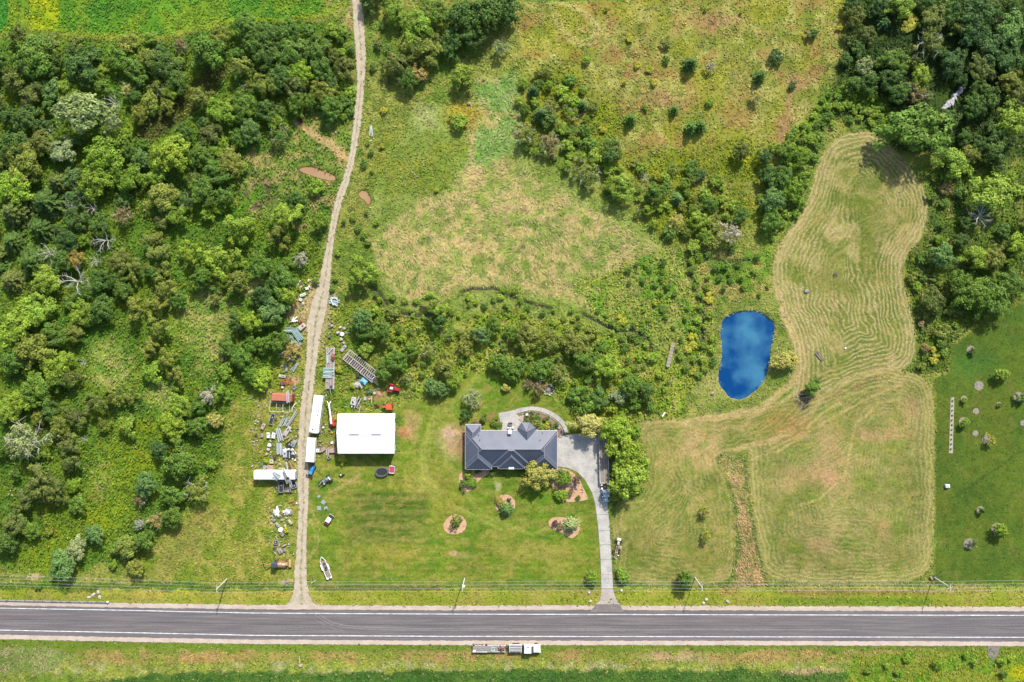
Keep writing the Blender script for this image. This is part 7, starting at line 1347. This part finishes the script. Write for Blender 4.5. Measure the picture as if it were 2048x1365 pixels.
# trampoline and red lined tub
t = thing('trampoline', 'oval trampoline with black mat and grey safety pad below the barn', 'trampoline', 763.5, 944.5, .9, .1)
MB().ring((0, 0, .85), 1.85, .22, 28, 6, 1.06, .72).build('safety_pad', mat((112, 122, 122), .6), t)
MB().prism([(1.72 * 1.06 * math.cos(2 * PI * k / 28), 1.72 * .72 * math.sin(2 * PI * k / 28)) for k in range(28)], .8, .86).build('jumping_mat', mat((.016, .017, .02), .6, 0, .1, 1, True), t)
for k in range(6): a = 2 * PI * k / 6; MB().tube((1.9 * math.cos(a), 1.3 * math.sin(a), 0), (1.95 * math.cos(a), 1.35 * math.sin(a), .85), .05, n=6).build('leg', STEEL, t)
MB().ring((0, 0, 1.9), 1.95, .035, 28, 4, 1.06, .72).build('net_hoop', mat((130, 138, 138)), t)
t = thing('cushion_box', 'white framed box with a red lining next to the trampoline', 'box', 783.5, 940, .9, A_(-1, 14))
for s in (1, -1): MB().box((0, s * .82, .5), (2.3, .18, .9), 0, .05).build('side_panel', mat((216, 206, 226)), t); MB().box((s * 1.12, 0, .48), (.18, 1.5, .9), 0, .05).build('end_panel', WS, t)
MB().box((0, 0, .4), (2.05, 1.45, .7), 0, .1).build('lining', mat((228, 70, 96), .6), t); MB().box((-1.4, .5, .3), (.25, .8, .6)).build('leg', DARK, t)

# ------------------------------------------------------------------ poles, wires, guardrail
POLEM = mat((.48, .46, .43), .8, 0, .05, 1, True); WIREM = mat((.3, .32, .32), .5, 0, .05, 1, True)
PH = 10.2
POLES = [(453.5, 1158.5, 433, 1179, 'wooden utility pole leaning towards the scrap yard side, first from the guardrail'), (929, 1157, 924.5, 1177, 'utility pole with a transformer in front of the house lawn'), (1390, 1155.5, 1405, 1177, 'utility pole beside the dry reed ditch and the roadside tree'), (1867, 1154, 1902, 1176, 'utility pole at the corner of the neighbour lawn')]
tops = []
for i, (bx, by, tx, ty, lb) in enumerate(POLES):
    t = thing('utility_pole', lb, 'utility pole', bx, by, 0, 0, 'utility poles along the road'); q = w2(tx, ty, PH); d = (q[0] - t.location.x, q[1] - t.location.y); tops.append((q[0], q[1]))
    MB().tube((0, 0, -.2), (d[0], d[1], PH), .17, .12, 10).build('pole', POLEM, t); MB().box((d[0], d[1], PH - .35), (.14, 2.3, .14)).build('cross_arm', POLEM, t)
    for yy in (-1.05, -.1, .95): MB().tube((d[0], d[1] + yy, PH - .25), (d[0], d[1] + yy, PH + .02), .06, .04, 6).build('insulator', GREYM, t)
    if i == 1: MB().tube((d[0] + .45, d[1] + .2, PH - 1.9), (d[0] + .45, d[1] + .2, PH - .9), .28, n=12).build('transformer', WHITEP, t)
ends = [w2(-420, 1153, PH)] + tops + [w2(2480, 1172, PH)]
for k, (yy, dz, lb) in enumerate([(1.5, -1.4, 'farthest overhead wire from the road'), (.95, .05, 'second overhead wire counted from the fields'), (-.1, .05, 'third overhead wire counted from the fields'), (-1.05, .05, 'overhead wire nearest the road')]):
    b = MB()
    for (ax, ay), (bx, by) in zip(ends[:-1], ends[1:]):
        pts = []
        for i in range(13): f = i / 12; pts.append((ax + (bx - ax) * f, ay + yy + (by - ay) * f, PH + dz - 4 * .9 * f * (1 - f)))
        b.path(pts, .022, 4)
    props(b.build('overhead_wire', WIREM), lb, 'wire', 'overhead wires along the road')
t = thing('guardrail', 'galvanised steel guardrail with posts above the road edge', 'guardrail', 106, 1203, .7, 0); G_ = at_base(t); GALV = mat((196, 202, 204), .45, .3)
MB().path([G_(-220, 1197.5, .65), G_(0, 1200.5, .65), G_(100, 1202.8, .65), G_(213, 1204.4, .65)], .14, 6).build('rail', GALV, t)
for k in range(18): x = 212 - k * 17.9; y = np.interp(x, [-220, 0, 100, 213], [1196.5, 1199.5, 1201.8, 1203.4]); c = G_(x, y, .4); MB().box((c[0], c[1], .4), (.16, .2, .9)).build('post', mat((150, 140, 120)), t)
c = G_(215, 1204.6, .65); MB().blob((c[0], c[1], .6), (.4, .3, .35), 2, .05).build('end_cap', WHITEP, t)

# ------------------------------------------------------------------ odds and ends on the land
t = thing('footbridge', 'narrow weathered wooden footbridge over the stream left of the pond', 'bridge', 1341, 711, .6, A_(-11, 46))
for k in range(22): MB().box((-3.9 + k * .36, 0, .6 + .012 * (k % 3)), (.31, 1.25, .06), .01 * (k % 3 - 1)).build('plank', [mat((190, 178, 156)), mat((172, 162, 144)), mat((204, 190, 160))][k % 3], t)
for s in (1, -1): MB().box((0, s * .5, .48), (7.8, .14, .16)).build('beam', mat((120, 110, 96)), t)
MB().box((-.4, .78, 1.2), (6.0, .08, .1)).build('handrail', mat((176, 166, 148)), t)
for k in range(4): MB().box((-3.2 + k * 1.9, .78, .8), (.1, .1, .9)).build('post', mat((150, 140, 124)), t)
t = thing('garden_bench', 'small white bench on the mown grass at the thicket edge', 'bench', 1327, 829.5, .5, A_(6, -8)); MB().box((0, 0, .45), (1.6, .5, .08), 0, .02).build('seat', WHITEP, t); MB().box((0, .28, .8), (1.6, .07, .4)).build('backrest', WHITEP, t)
for a, b in ((.7, .2), (.7, -.2), (-.7, .2), (-.7, -.2)): MB().box((a, b, .22), (.08, .08, .42)).build('leg', WHITEP, t)
t = thing('electrical_box', 'white utility box standing alone on the neighbour lawn', 'utility box', 1896, 973, .9, .1); MB().box((0, 0, .5), (1.3, 1.0, .9), 0, .08).build('cabinet', WHITEP, t); MB().box((-.1, 0, .97), (.7, .6, .06)).build('lid', mat((190, 226, 226)), t); MB().box((0, -.52, .5), (1.0, .05, .7)).build('door', OFFW, t)
t = thing('road_cabinet', 'dark green roadside cabinet with tan top by the last pole', 'utility box', 1870, 1156, .9, .5); MB().box((0, 0, .4), (1.1, .8, .8), 0, .06).build('cabinet', mat((60, 92, 78)), t); MB().box((-.9, .2, .4), (.6, 1.0, .7), 0, .06).build('side_cabinet', mat((190, 170, 110)), t)
# gazebo furniture on the patio
t = thing('barbecue', 'dark lidded barbecue grill on the patio slab', 'grill', 1020.5, 848, 1.0, .05); MB().box((0, 0, .8), (1.3, .65, .4), 0, .1).build('lid', DARK, t); MB().box((0, 0, .4), (1.1, .55, .5)).build('cabinet', GR1, t); MB().box((0, -.42, .95), (1.2, .3, .05)).build('shelf', GREYM, t)
for x, lb in ((1016.5, 'left patio chair with a white cushion'), (1020.8, 'middle patio chair with a white cushion'), (1025.8, 'right patio chair with a white cushion')):
    t = thing('patio_chair', lb, 'chair', x, 856, .5, .1 if x < 1020 else -.1, 'patio chairs by the house wall'); MB().box((0, 0, .42), (.55, .55, .1), 0, .03).build('cushion', WHITEP, t); MB().box((0, -.3, .7), (.6, .08, .5), 0, .02).build('backrest', mat((90, 80, 74)), t)
    for a in (.25, -.25):
        for b in (.22, -.22): MB().box((a, b, .2), (.05, .05, .4)).build('leg', DARK, t)
t = thing('lounge_bench', 'white wooden lounge seat in the garden bed at the curved walk', 'bench', 1114.5, 853, .5, A_(10, 7)); 
for k in range(3): MB().box((0, -.3 + .3 * k, .42 + .02 * k), (2.2, .25, .06)).build('slat', mat((216, 200, 184)), t)
MB().box((-.8, 0, .6), (.3, 1.0, .3)).build('backrest', OFFW, t)
for a in (.9, -.9): MB().box((a, .3, .2), (.08, .08, .4)).box((a, -.3, .2), (.08, .08, .4)).build('leg', OFFW, t)
crate(1053.5, 829.5, 0, .9, .8, .8, WS, 'white garden urn beside the dark pond shrubs', 4, cat='urn', name='urn')
t = thing('stone_kerb', 'ring of pale stones bordering the patio garden bed', 'stone border', 1090, 850, 0, 0); G_ = at_base(t)
r4 = random.Random(3); ring = resample(smooth_poly([(1044, 829), (1062, 823.5), (1082, 826), (1099, 833), (1113, 844), (1123, 856), (1126, 867), (1120, 874)], 2, False), 3.4, False)
for x, y in ring: c = G_(x, y, 0); MB().blob((c[0], c[1], .12), (r4.uniform(.2, .32), r4.uniform(.16, .26), .18), int(x * 9), .25).build('stone', mat([(196, 184, 170), (170, 156, 146), (214, 206, 196)][int(x) % 3]), t)
t = thing('fire_pit', 'ring of pale stones around a fire pit on the back lawn', 'fire pit', 1097, 780, .2, 0)
for k in range(14): a = 2 * PI * k / 14; r_ = 1.5 + .2 * (k % 2); MB().blob((r_ * math.cos(a), r_ * math.sin(a), .18), (.36, .28, .24), k + 40, .25).build('stone', mat([(214, 204, 196), (186, 176, 170), (224, 216, 206)][k % 3]), t)
MB().blob((0, 0, .05), (.9, .8, .12), 77, .2, 9, 5).build('ash', mat((150, 146, 144)), t)
t = thing('log_pile', 'weathered grey driftwood logs lying in the mown field near the pond', 'logs', 1639, 714, .3, A_(10, 14))
for k in range(9): MB().tube((-1.8 + .2 * (k % 4), -.5 + .14 * k, .16 + .05 * (k % 3)), (1.2 + .25 * (k % 3), -.3 + .1 * k, .18 + .06 * (k % 2)), .12 + .03 * (k % 2), .06, 6).build('log', mat([(150, 140, 130), (190, 180, 166), (120, 108, 100)][k % 3]), t)
t = thing('brush_pile', 'small grey green brush pile on the swathed hay field', 'brush pile', 1672, 550, .3, .4)
for k in range(10): MB().tube((-.9 + .15 * k, -.5, .1), (-.4 + .12 * k, .9, .5 + .05 * (k % 3)), .06, .03, 5).build('stick', mat((140, 150, 120)), t)
crate(1614, 583, .2, 1.6, 1.2, .6, mat((176, 168, 160)), 'lone grey boulder in the swathed hay field', 3, cat='boulder', name='boulder')
crate(1691, 697, .2, .9, .5, .4, WS, 'small white stone in the grass right of the driftwood', 3, cat='stone', name='rock')
for i, (x, y) in enumerate([(1425, 787), (938, 207)]): crate(x, y, .4, 1.2, .9, .6, mat((196, 176, 156)), ['pale stone on the grassy bank below the pond', 'pale rock alone on the rusty meadow patch'][i], 3, cat='stone', name='rock')
t = thing('planted_strip', 'row of small seedlings in the long gravel strip of the neighbour lawn', 'seedlings', 1903, 850, 0, 0); G_ = at_base(t)
for k in range(11): c = G_(1905 - k * .35, 802 + k * 9.6, 0); MB().blob((c[0], c[1], .15), (.28, .28, .3), k, .35).build('seedling', mat((110, 130, 80)), t)
# roadside stones and rocks along the creek
CREEK = [(1887, 218), (1891, 213), (1896, 209), (1900, 205), (1905, 201), (1908, 196), (1912, 191), (1916, 186), (1921, 181), (1925, 176), (1893, 215), (1903, 207)]
for i, (x, y) in enumerate(CREEK):
    o = MB().blob((0, 0, .3), (.8 + .2 * (i % 3), .6 + .15 * (i % 2), .45), i + 300, .3).build('creek_rock', mat((206, 204, 204), .8)); p_ = w2(x, y); o.location = (p_[0], p_[1], 0); o.rotation_euler = (0, 0, i); props(o, 'pale grey rock in the creek bed under the dark wood', 'rock', 'pale rocks in the hidden creek')
for i, (x, y, lb) in enumerate([(178, 1195, 'flat pale rubble slab above the guardrail end'), (186, 1190, 'second pale rubble slab above the guardrail end'), (196, 1185, 'slender upright rubble piece above the guardrail end'), (199, 1195, 'rubble piece right beside the guardrail end'), (1181, 1203, 'small white stone at the driveway mouth, roadside'), (1407, 1207, 'white stone at the gravel edge, first of the roadside pair'), (1413, 1200, 'taller white stone of the roadside pair'), (1455, 1203, 'large white boulder at the gravel edge under the reed ditch'), (1178, 1186, 'pale stone under the left entrance bush'), (1243, 1182, 'pale stone under the right entrance bush')]):
    crate(x, y, i * .7, 1.4 if i < 4 else 1.0, 1.0 if i < 4 else .9, .35 if i < 4 else .5, mat((222, 210, 196), .85), lb, 3, cat='stone', name='rock')
crate(601, 1332, .3, 1.4, 1.2, .5, mat((196, 180, 150)), 'pale stump-like clump in the verge below the road', 3, cat='stump', name='stump'); bent(599, 1320, 1.57, [(-1.2, 0, .2), (1.2, .1, .4)], .08, OFFW, 'thin pale stick above the stump in the lower verge', 'stick', 'stick')
# countless small litter among the scrap
litter = MB(); lr = random.Random(12); LZ = [([(500, 780), (598, 780), (596, 940), (505, 935)], 150), ([(535, 1010), (592, 1005), (588, 1110), (535, 1110)], 60), ([(570, 690), (604, 690), (598, 780), (550, 780)], 24), ([(640, 780), (672, 780), (672, 915), (630, 915)], 40), ([(690, 760), (780, 770), (780, 824), (690, 824)], 36), ([(545, 956), (594, 956), (592, 990), (545, 990)], 30), ([(590, 560), (622, 560), (604, 660), (580, 660)], 30), ([(655, 640), (700, 640), (700, 700), (655, 700)], 16)]
LM = [mat((216, 212, 206)), mat((150, 110, 90)), mat((120, 124, 128))]; parts_ = [MB(), MB(), MB()]
for poly, cnt in LZ:
    xs = [p[0] for p in poly]; ys2 = [p[1] for p in poly]
    while cnt > 0:
        x = lr.uniform(min(xs), max(xs)); y = lr.uniform(min(ys2), max(ys2))
        if not inside(np.array([x]), np.array([y]), poly)[0]: continue
        cnt -= 1; c = w2(x, y); parts_[lr.choice((0, 0, 1, 2))].box((c[0], c[1], lr.uniform(.1, .35)), (lr.uniform(.2, .8), lr.uniform(.1, .35), lr.uniform(.06, .25)), lr.uniform(0, PI), 0, (lr.uniform(-.3, .3), lr.uniform(-.3, .3)))
for b_, m_ in zip(parts_, LM): props(b_.build('scrap_litter', m_), kind='stuff')
print('objects', len(bpy.data.objects))
